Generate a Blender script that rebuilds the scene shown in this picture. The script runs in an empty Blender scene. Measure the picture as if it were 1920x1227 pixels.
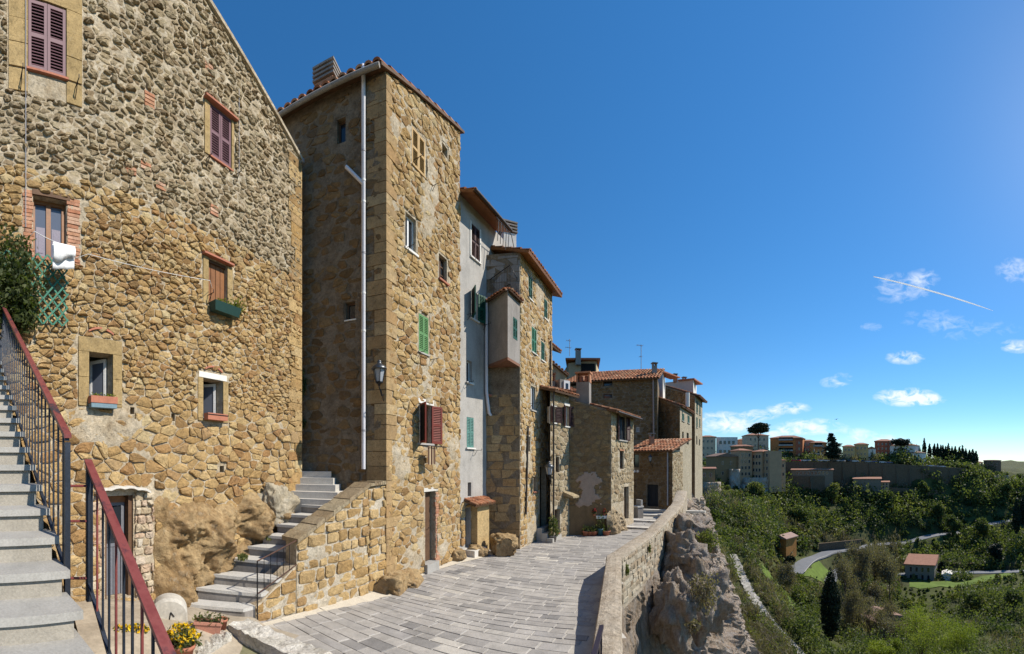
import bpy, math, random
import numpy as np
from math import sin, cos, pi, radians, atan2, sqrt, exp
from mathutils import Vector, noise
from mathutils.geometry import delaunay_2d_cdt

sc = bpy.context.scene
COL = sc.collection
# ---------------------------------------------------------------- camera
ZC, F, HY = 3.25, 720.0, 870.0        # eye height, panorama focal length and horizon row in photo pixels
cam = bpy.data.cameras.new('camera')
cam.type = 'PANO'
cam.panorama_type = 'CENTRAL_CYLINDRICAL'   # the photograph is a stitched cylindrical panorama
cam.central_cylindrical_range_u_min = -960 / F
cam.central_cylindrical_range_u_max = 960 / F
cam.central_cylindrical_range_v_min = -(1227 - HY) / F
cam.central_cylindrical_range_v_max = HY / F
cam.central_cylindrical_radius = 1.0
cam.clip_start, cam.clip_end = 0.05, 20000
camo = bpy.data.objects.new('camera', cam)
COL.objects.link(camo)
camo.location = (0, 0, ZC)
camo.rotation_euler = (pi / 2, 0, 0)
sc.camera = camo
# ---------------------------------------------------------------- sky
SUN_AZ, SUN_EL = radians(86), radians(42)   # azimuth clockwise from +Y


def az(px): return (px - 960) / F
def P(px, py, r):
    a = az(px)
    return Vector((r * sin(a), r * cos(a), ZC + (HY - py) / F * r))
def G(px, py, z=0.0):
    return P(px, py, (ZC - z) * F / (py - HY))


def build_world():
    w = bpy.data.worlds.new('World')
    sc.world = w
    w.use_nodes = True
    nt = w.node_tree
    nt.nodes.clear()
    N = nt.nodes.new
    L = nt.links.new
    out = N('ShaderNodeOutputWorld')
    bg = N('ShaderNodeBackground')
    bg.inputs['Strength'].default_value = SKY_STRENGTH
    sky = N('ShaderNodeTexSky')
    sky.sky_type = 'NISHITA'
    sky.sun_disc = False
    sky.sun_elevation = SUN_EL
    sky.sun_rotation = SUN_AZ
    sky.altitude = 300
    sky.air_density = 1.0
    sky.dust_density = 0.12
    sky.ozone_density = 4.0
    tc = N('ShaderNodeTexCoord')

    def math_(op, a, b=None, clamp=False):
        n = N('ShaderNodeMath')
        n.operation = op
        n.use_clamp = clamp
        for i, v in enumerate((a, b)):
            if v is None: continue
            if isinstance(v, (int, float)): n.inputs[i].default_value = v
            else: L(v, n.inputs[i])
        return n.outputs[0]
    sep = N('ShaderNodeSeparateXYZ')
    L(tc.outputs['Generated'], sep.inputs[0])
    x, y, z = sep.outputs
    a = math_('ARCTAN2', x, y)
    h = math_('SQRT', math_('ADD', math_('MULTIPLY', x, x), math_('MULTIPLY', y, y)))
    t = math_('DIVIDE', z, math_('MAXIMUM', h, 0.02))
    # small fair-weather clouds: (photo px, py, half width, half height, density); the belt goes on round the horizon
    clouds = [(1362, 792, 46, 15, 1.0), (1427, 778, 26, 7, .8), (1480, 766, 28, 8, 1.0), (1521, 801, 46, 11, .95),
              (1700, 745, 40, 12, 1.35), (1738, 750, 26, 7, .9), (1697, 671, 25, 9, .9), (1560, 718, 16, 8, .55), (1580, 711, 14, 9, .55),
              (1612, 812, 22, 7, .6), (1640, 824, 40, 7, .7), (1690, 540, 40, 22, .42), (1735, 524, 20, 16, .42),
              (1905, 507, 28, 18, .5), (1908, 650, 22, 9, .8), (1745, 598, 44, 16, .25), (1830, 618, 70, 20, .22),
              (1455, 812, 30, 8, .7), (1880, 862, 60, 7, .5), (1790, 855, 50, 5, .3), (1637, 614, 20, 7, .3)]
    rnd = random.Random(5)
    for k in range(7):      # out of the frame: the same belt of clouds
        clouds.append((1990 + k * 270 + rnd.uniform(-30, 30), 800 - rnd.uniform(-40, 130), rnd.uniform(18, 45), rnd.uniform(8, 14), rnd.uniform(.6, 1.1)))
    base = N('ShaderNodeCombineXYZ')
    L(a, base.inputs[0])
    L(t, base.inputs[1])
    tot = None
    for (px, py, wx, wy, k) in clouds:
        aa = az(px)
        while aa > pi: aa -= 2 * pi
        ku, kv = F / wx / 1.7, F / wy / 1.7
        vm = N('ShaderNodeVectorMath')
        vm.operation = 'MULTIPLY_ADD'
        L(base.outputs[0], vm.inputs[0])
        vm.inputs[1].default_value = (ku, kv, 0)
        vm.inputs[2].default_value = (-aa * ku, -(HY - py) / F * kv, 0)
        dt = N('ShaderNodeVectorMath')
        dt.operation = 'DOT_PRODUCT'
        L(vm.outputs[0], dt.inputs[0])
        L(vm.outputs[0], dt.inputs[1])
        e = math_('SUBTRACT', 1.0, dt.outputs['Value'], True)
        ma = N('ShaderNodeMath')
        ma.operation = 'MULTIPLY_ADD'
        L(e, ma.inputs[0])
        ma.inputs[1].default_value = k
        if tot is None: ma.inputs[2].default_value = 0
        else: L(tot, ma.inputs[2])
        tot = ma.outputs[0]
    cmb = N('ShaderNodeCombineXYZ')
    L(math_('MULTIPLY', a, 1.0), cmb.inputs[0])
    L(math_('MULTIPLY', t, 1.7), cmb.inputs[1])
    nz = N('ShaderNodeTexNoise')
    nz.inputs['Scale'].default_value = 26
    nz.inputs['Detail'].default_value = 7
    nz.inputs['Roughness'].default_value = .62
    nz.inputs['Distortion'].default_value = .6
    L(cmb.outputs[0], nz.inputs['Vector'])
    m = math_('MULTIPLY', tot, math_('ADD', math_('MULTIPLY', math_('SUBTRACT', nz.outputs[0], .42), 4.2), .35))
    m = math_('MULTIPLY', math_('SUBTRACT', m, .10), 1.05, True)
    mix = N('ShaderNodeMix')
    mix.data_type = 'RGBA'
    L(math_('MULTIPLY', m, .85), mix.inputs['Factor'])
    hs = N('ShaderNodeHueSaturation')
    hs.inputs['Saturation'].default_value = SKY_SAT
    hs.inputs['Value'].default_value = 1.0
    gm = N('ShaderNodeGamma')
    gm.inputs['Gamma'].default_value = .80
    L(sky.outputs[0], gm.inputs['Color'])
    L(gm.outputs[0], hs.inputs['Color'])
    tn = N('ShaderNodeMix')
    tn.data_type = 'RGBA'
    tn.blend_type = 'MULTIPLY'
    tn.inputs['Factor'].default_value = 1.0
    L(hs.outputs[0], tn.inputs['A'])
    tn.inputs['B'].default_value = (.80, .98, 1.06, 1)
    L(tn.outputs['Result'], mix.inputs['A'])
    mix.inputs['B'].default_value = CLOUD
    L(mix.outputs['Result'], bg.inputs['Color'])
    L(bg.outputs[0], out.inputs[0])
    w.cycles.sampling_method = 'MANUAL'
    w.cycles.sample_map_resolution = 128


SKY_STRENGTH, SKY_SAT, CLOUD = 0.147, 1.38, (5.4, 5.65, 6.0, 1)
build_world()
sl = bpy.data.lights.new('sun', 'SUN')
sl.energy = 4.5
sl.angle = radians(.53)
sl.color = (1.0, .93, .82)
so = bpy.data.objects.new('sun', sl)
COL.objects.link(so)
so.rotation_euler = (pi / 2 - SUN_EL, 0, -SUN_AZ + pi)   # lamp shines along its -Z
d = -Vector((sin(SUN_AZ) * cos(SUN_EL), cos(SUN_AZ) * cos(SUN_EL), sin(SUN_EL)))
so.rotation_euler = d.to_track_quat('-Z', 'Y').to_euler()
so.location = (20, 0, 40)
vs = sc.view_settings
vs.view_transform = 'Standard'
vs.look = 'None'
vs.exposure = 0.45
vs.gamma = 1.0
vs.use_curve_mapping = False
sc.render.engine = 'CYCLES'
sc.cycles.use_denoising = True
sc.cycles.max_bounces = 6
sc.cycles.diffuse_bounces = 3
sc.cycles.glossy_bounces = 2
sc.cycles.transmission_bounces = 4
sc.cycles.transparent_max_bounces = 6
sc.cycles.caustics_reflective = sc.cycles.caustics_refractive = False
sc.cycles.sample_clamp_indirect = 8


# ---------------------------------------------------------------- materials
MATS = {}
class NT:
    def __init__(s, name):
        s.m = bpy.data.materials.new(name)
        s.m.use_nodes = True
        s.t = s.m.node_tree
        s.b = s.t.nodes['Principled BSDF']
        s.o = s.t.nodes['Material Output']
        s.tc = s.t.nodes.new('ShaderNodeTexCoord')
    def n(s, k): return s.t.nodes.new('ShaderNode' + k)
    def l(s, a, b): s.t.links.new(a, b)
    def noise(s, scale, detail=5, rough=.6, vec=None, dist=0):
        n = s.n('TexNoise')
        n.inputs['Scale'].default_value = scale
        n.inputs['Detail'].default_value = detail
        n.inputs['Roughness'].default_value = rough
        n.inputs['Distortion'].default_value = dist
        s.l(vec or s.tc.outputs['Object'], n.inputs['Vector'])
        return n.outputs[0]
    def vor(s, scale, feature='F1', vec=None):
        n = s.n('TexVoronoi')
        n.feature = feature
        n.inputs['Scale'].default_value = scale
        s.l(vec or s.tc.outputs['Object'], n.inputs['Vector'])
        return n
    def ramp(s, fac, stops):
        n = s.n('ValToRGB')
        e = n.color_ramp.elements
        while len(e) < len(stops): e.new(.5)
        for i, (p, c) in enumerate(stops):
            e[i].position = p
            e[i].color = (c, c, c, 1) if isinstance(c, (int, float)) else (*c, 1)
        s.l(fac, n.inputs[0])
        return n.outputs[0]
    def mix(s, fac, a, b, mode='MIX'):
        n = s.n('Mix')
        n.data_type = 'RGBA'
        n.blend_type = mode
        for k, v in (('Factor', fac), ('A', a), ('B', b)):
            if isinstance(v, (int, float)): n.inputs[k].default_value = v if k == 'Factor' else (v, v, v, 1)
            elif isinstance(v, tuple): n.inputs[k].default_value = (*v, 1)
            else: s.l(v, n.inputs[k])
        return n.outputs['Result']
    def math(s, op, a, b=0.0, clamp=False):
        n = s.n('Math')
        n.operation = op
        n.use_clamp = clamp
        for i, v in enumerate((a, b)):
            if isinstance(v, (int, float)): n.inputs[i].default_value = v
            else: s.l(v, n.inputs[i])
        return n.outputs[0]
    def attr(s, name):
        n = s.n('Attribute')
        n.attribute_name = name
        return n
    def scaled(s, v):
        n = s.n('Mapping')
        n.inputs['Scale'].default_value = v
        s.l(s.tc.outputs['Object'], n.inputs['Vector'])
        return n.outputs[0]
    def bump(s, h, strength=.4, dist=.02, prev=None):
        n = s.n('Bump')
        n.inputs['Strength'].default_value = strength
        n.inputs['Distance'].default_value = dist
        s.l(h, n.inputs['Height'])
        if prev is not None: s.l(prev, n.inputs['Normal'])
        return n.outputs[0]
    def done(s, col, rough=.85, bump=None, metal=0.0, spec=.3):
        if isinstance(col, tuple): s.b.inputs['Base Color'].default_value = (*col, 1)
        else: s.l(col, s.b.inputs['Base Color'])
        if isinstance(rough, (int, float)): s.b.inputs['Roughness'].default_value = rough
        else: s.l(rough, s.b.inputs['Roughness'])
        s.b.inputs['Metallic'].default_value = metal
        s.b.inputs['Specular IOR Level'].default_value = spec
        if bump is not None: s.l(bump, s.b.inputs['Normal'])
        return s.m


def sc3(c, k): return tuple(min(1, x * k) for x in c)


def plain(name, col, rough=.8, var=.3, scale=5, bump=.15, bscale=40, metal=0.0, spec=.3, stain=0.0):
    if name in MATS: return MATS[name]
    t = NT(name)
    n1 = t.noise(scale, 6, .65)
    c = t.ramp(n1, [(.25, sc3(col, 1 - var)), (.5, col), (.78, sc3(col, 1 + var * .7))])
    n2 = t.noise(bscale, 4)
    c = t.mix(.35, c, t.mix(1.0, c, t.ramp(n2, [(.3, .55), (.7, 1.25)]), 'MULTIPLY'))
    if stain:
        st = t.noise(1.0, 6, .7, t.scaled((2.2, 2.2, .45)))
        c = t.mix(t.math('MULTIPLY', t.ramp(st, [(.5, 0.0), (.72, 1.0)]), stain), c, sc3(col, .45))
    MATS[name] = t.done(c, rough, t.bump(n2, bump, .01) if bump else None, metal, spec)
    return MATS[name]


def masonry(name, cols, mort=False, bump=.6, grain=26, stain=.35, grey=0.0):
    """weathered tuff: colour chosen by the piece's own 'tint', pores and lichen by noise"""
    if name in MATS: return MATS[name]
    t = NT(name)
    tint = t.attr('tint').outputs['Fac']
    n = len(cols)
    base = t.ramp(tint, [(i / (n - 1), c) for i, c in enumerate(cols)]) if not mort else t.ramp(t.noise(2.2, 6, .7), [(.25 + .5 * i / (n - 1), c) for i, c in enumerate(cols)])
    g = t.noise(grain, 6, .7)
    g2 = t.noise(5.5, 5, .6)
    c = t.mix(1.0, base, t.ramp(g, [(.28, .62), (.5, 1.0), (.75, 1.22)]), 'MULTIPLY')
    c = t.mix(.6, c, t.mix(1.0, c, t.ramp(g2, [(.3, .7), (.7, 1.25)]), 'MULTIPLY'))
    pit = t.noise(12, 6, .75, None, .5)
    c = t.mix(.75, c, t.mix(1.0, c, t.ramp(pit, [(.30, .42), (.46, .92), (.6, 1.06), (.75, 1.28)]), 'MULTIPLY'))
    big = t.noise(1.0, 7, .72, t.scaled((.55, .55, .35)))
    c = t.mix(t.math('MULTIPLY', t.ramp(big, [(.46, 0.0), (.68, 1.0)]), stain), c, t.mix(.5, c, (.13, .12, .10)))
    lich = t.noise(7.5, 8, .75)
    c = t.mix(t.math('MULTIPLY', t.ramp(lich, [(.60, 0.0), (.70, 1.0)]), .45 + grey), c, (.40, .38, .33))
    pores = t.vor(grain * 2.2).outputs['Distance']
    h = t.math('ADD', g, t.math('MULTIPLY', t.ramp(pores, [(.05, 0.0), (.3, 1.0)]), .5))
    b = t.bump(h, bump, .02)
    b = t.bump(pit, bump * .9, .045, b)
    MATS[name] = t.done(c, .95, b, 0, .1)
    return MATS[name]


TUFF = masonry('tuff stone', [(.26, .155, .066), (.46, .305, .137), (.39, .245, .10), (.54, .385, .19), (.48, .33, .15), (.34, .19, .08), (.55, .43, .235)], bump=.85)
TUFFG = masonry('weathered grey tuff', [(.28, .20, .115), (.41, .32, .195), (.35, .26, .15), (.46, .375, .24), (.39, .31, .20), (.31, .22, .125)], stain=.5, grey=.2, bump=.85)
MORT = masonry('lime mortar', [(.34, .25, .15), (.46, .37, .25), (.53, .45, .33), (.56, .50, .40)], True, .9, 18, .4)
MORTD = masonry('dirty shaded mortar', [(.12, .082, .05), (.19, .14, .09), (.25, .195, .135), (.20, .15, .10)], True, .9, 18, .6)  # darker copy of the lime mortar: shade and weathering both in the colour
TUFFD = masonry('dark brown tuff', [(.13, .078, .036), (.21, .13, .062), (.17, .10, .042), (.25, .165, .08), (.15, .09, .04)], stain=.55)  # darker tuff for faces out of the sun, shade put into the colour
ASHLAR = masonry('smooth tuff block', [(.30, .20, .10), (.38, .26, .13), (.34, .21, .095), (.42, .31, .17)], bump=.3, stain=.45)
QUOIN = masonry('dressed tuff surround', [(.33, .235, .11), (.40, .285, .135)], bump=.35, grain=40, stain=.2)
BRICK = masonry('old brick', [(.42, .20, .115), (.50, .28, .17), (.40, .17, .095), (.55, .36, .25)], bump=.4, grain=40, stain=.2)
ROCK = masonry('bedrock', [(.33, .225, .115), (.40, .285, .15), (.28, .18, .085), (.36, .30, .21)], True, 1.0, 9, .45, .15)
PLGREY = plain('grey cement render', (.40, .375, .34), .9, .25, 1.6, .25, 22, stain=.45)
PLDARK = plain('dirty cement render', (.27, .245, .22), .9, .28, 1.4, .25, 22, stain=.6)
PLWHITE = plain('white plaster', (.72, .69, .63), .9, .12, 3, .15, 30, stain=.15)
PLPINK = plain('pinkish plaster', (.38, .27, .20), .9, .2, 3, .2, 30)
TRAV = plain('travertine', (.60, .565, .50), .75, .15, 6, .35, 35)
PEPER = plain('grey step stone', (.36, .345, .315), .85, .18, 4, .3, 60)
PAVER = None
IRON = plain('black iron', (.022, .022, .025), .5, .3, 8, .1, 60, .6, .5)
IRONB = plain('blue grey iron', (.035, .042, .058), .45, .3, 8, .1, 60, .5, .5)
def worn_rail():
    t = NT('worn red paint')
    n = t.noise(7, 7, .7)
    c = t.ramp(n, [(.35, (.15, .03, .026)), (.5, (.20, .05, .042)), (.58, (.11, .03, .03)), (.66, (.03, .028, .036))])
    return t.done(c, .4, t.bump(t.noise(60, 4), .1, .01), .1, .5)
REDRAIL = worn_rail()
REDBAR = plain('worn red bar paint', (.20, .05, .045), .5, .6, 3, .06, 50, .1, .4)
MAUVE = plain('mauve shutter paint', (.155, .075, .09), .6, .12, 5, .05, 60)
GREEN = plain('dark green paint', (.008, .075, .048), .55, .2, 6, .05, 60)
LGREEN = plain('light green paint', (.115, .26, .095), .6, .15, 6, .05, 60)
TEAL = plain('faded teal paint', (.10, .23, .20), .65, .2, 6, .05, 60)
RUST = plain('rust red paint', (.185, .035, .022), .55, .2, 5, .05, 60)
BROWN = plain('dark brown paint', (.06, .022, .018), .55, .2, 5, .05, 60)
YELLOW = plain('ochre paint', (.42, .26, .085), .6, .15, 5, .05, 60)
WOOD = plain('varnished wood', (.23, .095, .032), .5, .35, 4, .1, 30)
WOODD = plain('old dark wood', (.12, .065, .035), .75, .4, 4, .2, 30)
TERRA = plain('terracotta', (.40, .155, .095), .85, .22, 7, .1, 40)
TILE = None
WHITE = plain('white paint', (.75, .74, .72), .5, .06, 5, .03, 40)
PIPE = plain('white plastic pipe', (.66, .65, .68), .4, .08, 4, 0, 40)
PIPEG = plain('grey pipe', (.34, .33, .35), .5, .1, 4, 0, 40)
PIPEB = plain('brown pipe', (.05, .038, .03), .5, .2, 4, 0, 40)
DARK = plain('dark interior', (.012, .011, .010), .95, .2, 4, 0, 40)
CLOTH = plain('white cotton', (.78, .77, .76), .9, .05, 6, .1, 90)
EARTH = plain('potting soil', (.05, .035, .022), .95, .3, 10, .4, 40)


def glass_mat(name, col):
    t = NT(name)
    MATS[name] = t.done(col, .06, None, 0, .6)
    return MATS[name]
GLASS = glass_mat('window glass', (.02, .024, .03))
GLASSB = glass_mat('pale reflecting glass', (.10, .115, .15))


def tile_mat():
    t = NT('roof tile clay')
    tint = t.attr('tint').outputs['Fac']
    c = t.ramp(tint, [(0, (.20, .075, .038)), (.3, (.34, .135, .065)), (.6, (.42, .19, .10)), (.85, (.28, .15, .085)), (1, (.48, .28, .17))])
    n = t.noise(9, 6, .7)
    c = t.mix(1.0, c, t.ramp(n, [(.3, .55), (.5, 1.0), (.7, 1.2)]), 'MULTIPLY')
    l = t.noise(5, 8, .75)
    c = t.mix(t.math('MULTIPLY', t.ramp(l, [(.55, 0.0), (.66, 1.0)]), .6), c, (.20, .19, .14))
    return t.done(c, .9, t.bump(n, .3, .01), 0, .2)
TILE = tile_mat()


def paver_mat():
    t = NT('grey paving stone')
    tint = t.attr('tint').outputs['Fac']
    c = t.ramp(tint, [(0, (.215, .205, .195)), (.3, (.315, .295, .27)), (.6, (.385, .36, .325)), (.8, (.295, .28, .265)), (1, (.48, .445, .385))])
    n = t.noise(2.4, 7, .7, t.scaled((1, 1, 1)))
    c = t.mix(1.0, c, t.ramp(n, [(.3, .70), (.5, 1.0), (.72, 1.25)]), 'MULTIPLY')
    g = t.noise(38, 5, .7)
    c = t.mix(.6, c, t.mix(1.0, c, t.ramp(g, [(.3, .65), (.7, 1.25)]), 'MULTIPLY'))
    w = t.noise(.8, 6, .7)
    c = t.mix(t.math('MULTIPLY', t.ramp(w, [(.5, 0.0), (.7, 1.0)]), .35), c, (.40, .37, .33))
    return t.done(c, .8, t.bump(g, .35, .01), 0, .3)
PAVER = paver_mat()


def leaf_mat(name, cols, trans=.25):
    t = NT(name)
    tint = t.attr('tint').outputs['Fac']
    c = t.ramp(tint, [(i / (len(cols) - 1), k) for i, k in enumerate(cols)])
    t.done(c, .6, None, 0, .25)
    tr = t.n('BsdfTranslucent')
    t.l(t.mix(1.0, c, (1.3, 1.5, .6), 'MULTIPLY'), tr.inputs['Color'])
    ms = t.n('MixShader')
    ms.inputs[0].default_value = trans
    t.l(t.b.outputs[0], ms.inputs[1])
    t.l(tr.outputs[0], ms.inputs[2])
    t.l(ms.outputs[0], t.o.inputs['Surface'])
    MATS[name] = t.m
    return t.m
LEAF = leaf_mat('leaves', [(.046, .062, .024), (.072, .092, .032), (.104, .124, .040), (.145, .155, .05), (.19, .178, .072)], .4)
SPRING = leaf_mat('young spring leaves', [(.13, .16, .022), (.20, .23, .03), (.26, .28, .045)], .35)
DKLEAF = leaf_mat('dark conifer needles', [(.008, .016, .009), (.014, .028, .013), (.022, .038, .016)], .05)
TWIG = leaf_mat('bare twigs', [(.13, .102, .074), (.175, .142, .10), (.23, .19, .125)], .3)
FLOWER = leaf_mat('yellow petals', [(.62, .36, .01), (.75, .55, .02)], .2)
REDFL = leaf_mat('red petals', [(.35, .03, .03), (.45, .06, .07)], .2)
BARK = plain('bark', (.085, .065, .048), .9, .3, 8, .5, 20)


# ---------------------------------------------------------------- geometry helpers
def mark(o, label=None, cat=None, group=None, kind=None):
    if label: o['label'] = label
    if cat: o['category'] = cat
    if group: o['group'] = group
    if kind: o['kind'] = kind
    return o


def root_of(o):
    while o.parent: o = o.parent
    return o


def thing(name, label, cat, loc=(0, 0, 0), group=None):
    o = bpy.data.objects.new(name, None)
    o.empty_display_size = .2
    o.location = loc
    COL.objects.link(o)
    return mark(o, label, cat, group)


class MB:
    """collects shapes given in world coordinates; build() links them as one mesh object"""
    def __init__(s): s.v, s.f, s.t, s.tint, s.sm = [], [], [], .5, []
    def poly(s, pts, smooth=False):
        k = len(s.v)
        s.v += [tuple(p) for p in pts]
        s.f.append(tuple(range(k, k + len(pts))))
        s.t.append(s.tint)
        s.sm.append(smooth)
    def raw(s, vs, fs, smooth=False):
        k = len(s.v)
        s.v += [tuple(p) for p in vs]
        for f in fs:
            s.f.append(tuple(i + k for i in f))
            s.t.append(s.tint)
            s.sm.append(smooth)
    def hexa(s, p):     # 8 points: bottom 4, top 4 (ccw from above)
        s.raw(p, [(3, 2, 1, 0), (4, 5, 6, 7), (0, 1, 5, 4), (1, 2, 6, 5), (2, 3, 7, 6), (3, 0, 4, 7)])
    def box(s, o, u, v, w):   # corner o and three edge vectors
        o, u, v, w = Vector(o), Vector(u), Vector(v), Vector(w)
        if u.cross(v).dot(w) < 0: u, v = v, u
        s.hexa([o, o + u, o + u + v, o + v, o + w, o + u + w, o + u + v + w, o + v + w])
    def abox(s, x0, y0, z0, x1, y1, z1): s.box((x0, y0, z0), (x1 - x0, 0, 0), (0, y1 - y0, 0), (0, 0, z1 - z0))
    def tube(s, pts, r, n=8, caps=True, smooth=True):
        pts = [Vector(p) for p in pts]
        rs = r if isinstance(r, (list, tuple)) else [r] * len(pts)
        vs, fs = [], []
        prev = None
        for i, p in enumerate(pts):
            d = (pts[min(i + 1, len(pts) - 1)] - pts[max(i - 1, 0)]).normalized()
            a = prev if prev is not None else (Vector((0, 0, 1)) if abs(d.z) < .9 else Vector((1, 0, 0)))
            a = (a - d * a.dot(d)).normalized()
            prev = a
            b = d.cross(a)
            vs += [p + (a * cos(2 * pi * k / n) + b * sin(2 * pi * k / n)) * rs[i] for k in range(n)]
        for i in range(len(pts) - 1):
            for k in range(n):
                fs.append((i * n + k, i * n + (k + 1) % n, (i + 1) * n + (k + 1) % n, (i + 1) * n + k))
        s.raw(vs, fs, smooth)
        if caps:
            s.poly([vs[k] for k in reversed(range(n))])
            s.poly([vs[(len(pts) - 1) * n + k] for k in range(n)])
    def lathe(s, c, prof, n=14, smooth=True):   # prof: (radius, z)
        vs, fs = [], []
        for (r, z) in prof: vs += [(c[0] + r * cos(2 * pi * k / n), c[1] + r * sin(2 * pi * k / n), c[2] + z) for k in range(n)]
        for i in range(len(prof) - 1):
            for k in range(n): fs.append((i * n + k, i * n + (k + 1) % n, (i + 1) * n + (k + 1) % n, (i + 1) * n + k))
        s.raw(vs, fs, smooth)
    def build(s, name, mat, parent=None, label=None, cat=None, group=None, kind=None, at=None):
        me = bpy.data.meshes.new(name)
        o = bpy.data.objects.new(name, me)
        base = Vector((0, 0, 0))
        if parent is not None:
            base = root_of(parent).location.copy()
        if at is not None: base = Vector(at)
        me.from_pydata([(v[0] - base.x, v[1] - base.y, v[2] - base.z) for v in s.v], [], s.f)
        a = me.attributes.new('tint', 'FLOAT', 'FACE')
        a.data.foreach_set('value', s.t)
        if any(s.sm): me.polygons.foreach_set('use_smooth', s.sm)
        me.materials.append(mat)
        COL.objects.link(o)
        if parent is not None:
            o.parent = parent
            if at is not None: o.location = base - root_of(parent).location
        elif at is not None: o.location = base
        else: o.location = (0, 0, 0)
        return mark(o, label, cat, group, kind)


class Fac:
    """vertical wall plane from a to b (2D); outside is on the right when walking a -> b"""
    def __init__(s, a, b):
        s.a, s.b = Vector(a[:2]), Vector(b[:2])
        s.L = (s.b - s.a).length
        s.u = (s.b - s.a) / s.L
        s.n = Vector((s.u.y, -s.u.x))
    def s_(s, px):
        d = Vector((sin(az(px)), cos(az(px))))
        # a + u*k = d*r
        det = s.u.x * (-d.y) + s.u.y * d.x
        return (-s.a.x * (-d.y) + (-s.a.y) * d.x) / det
    def r_(s, px):
        return (s.a + s.u * s.s_(px)).length
    def z_(s, px, py): return ZC + (HY - py) / F * s.r_(px)
    def rect(s, px0, px1, yt, yb):
        pc = (px0 + px1) / 2
        return (s.s_(px0), s.s_(px1), s.z_(pc, yb), s.z_(pc, yt))
    def w(s, k, z, d=0.0):
        p = s.a + s.u * k + s.n * d
        return Vector((p.x, p.y, z))
    def box(s, mb, s0, s1, z0, z1, d0, d1):
        u = Vector((*s.u, 0)); n = Vector((*s.n, 0))
        mb.box(s.w(s0, z0, d0), u * (s1 - s0), n * (d1 - d0), (0, 0, z1 - z0))
    def P(s, px, py, d=0.0): return s.w(s.s_(px), s.z_(px, py), d)


def wallpanel(mb, f, s0, s1, zb, zt0, zt1, holes=(), depth=.25):
    """wall face with rectangular holes and their reveals; sloping top allowed"""
    hs = [(max(s0 + .01, a), min(s1 - .01, b), c, d) for a, b, c, d in holes if b > s0 and a < s1]
    S = sorted({s0, s1, *[x for h in hs for x in h[:2]]})
    Z = sorted({zb, *[x for h in hs for x in h[2:]]})
    top = lambda k: zt0 + (zt1 - zt0) * (k - s0) / (s1 - s0)
    for i in range(len(S) - 1):
        for j in range(len(Z)):
            a, b = S[i], S[i + 1]
            z0 = Z[j]
            m = (a + b) / 2
            last = j == len(Z) - 1
            zm = (z0 + (top(m) if last else Z[j + 1])) / 2
            if any(h[0] < m < h[1] and h[2] < zm < h[3] for h in hs): continue
            za, zb_ = (top(a), top(b)) if last else (Z[j + 1], Z[j + 1])
            mb.poly([f.w(a, z0), f.w(b, z0), f.w(b, zb_), f.w(a, za)])
    for a, b, c, d in hs:
        mb.poly([f.w(a, c), f.w(a, d), f.w(a, d, -depth), f.w(a, c, -depth)][::-1])
        mb.poly([f.w(b, c), f.w(b, d), f.w(b, d, -depth), f.w(b, c, -depth)])
        mb.poly([f.w(a, c), f.w(b, c), f.w(b, c, -depth), f.w(a, c, -depth)])
        mb.poly([f.w(a, d), f.w(b, d), f.w(b, d, -depth), f.w(a, d, -depth)][::-1])


def mortar_skin(f, s0, s1, zb, ztop, holes, parent, mat, amp=.022, base=.006, res=.065, seed=0, patch=None, name='mortar'):
    """uneven mortar bed in front of the wall plane; stones show through it where they stand proud"""
    ns, nz = max(2, int((s1 - s0) / res)), max(2, int((max(ztop(s0), ztop(s1)) - zb) / res))
    hs = [(a - .03, b + .03, c - .03, d + .03) for a, b, c, d in holes]
    vs, ok = [], []
    for i in range(ns + 1):
        s = s0 + (s1 - s0) * i / ns
        zt = ztop(s)
        for k in range(nz + 1):
            z = zb + (zt - zb) * k / nz
            q = Vector((s * 3.1 + seed, z * 4.2, seed * 1.7))
            d = base + amp * (noise.noise(q) + .7 * noise.noise(q * 2.3) + .5 * noise.noise(q * 5.1))
            if patch is not None: d += patch(s, z)
            inh = any(a < s < b and c < z < e for a, b, c, e in hs)
            ok.append(not inh)
            vs.append(f.w(s, z, max(.002, d) if 0 < i < ns and 0 < k < nz else -.01))
    fs = []
    for i in range(ns):
        for k in range(nz):
            q = (i * (nz + 1) + k, (i + 1) * (nz + 1) + k, (i + 1) * (nz + 1) + k + 1, i * (nz + 1) + k + 1)
            if all(ok[j] for j in q): fs.append(q)
    mb = MB()
    mb.raw(vs, fs, True)
    return mb.build(name, mat, parent)


def clip(poly, nx, ny, c):   # keep nx*x+ny*y <= c
    out = []
    for i in range(len(poly)):
        p, q = poly[i], poly[(i + 1) % len(poly)]
        dp, dq = nx * p[0] + ny * p[1] - c, nx * q[0] + ny * q[1] - c
        if dp <= 0: out.append(p)
        if (dp < 0) != (dq < 0) and dp != dq:
            k = dp / (dp - dq)
            out.append((p[0] + (q[0] - p[0]) * k, p[1] + (q[1] - p[1]) * k))
    return out


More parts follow.
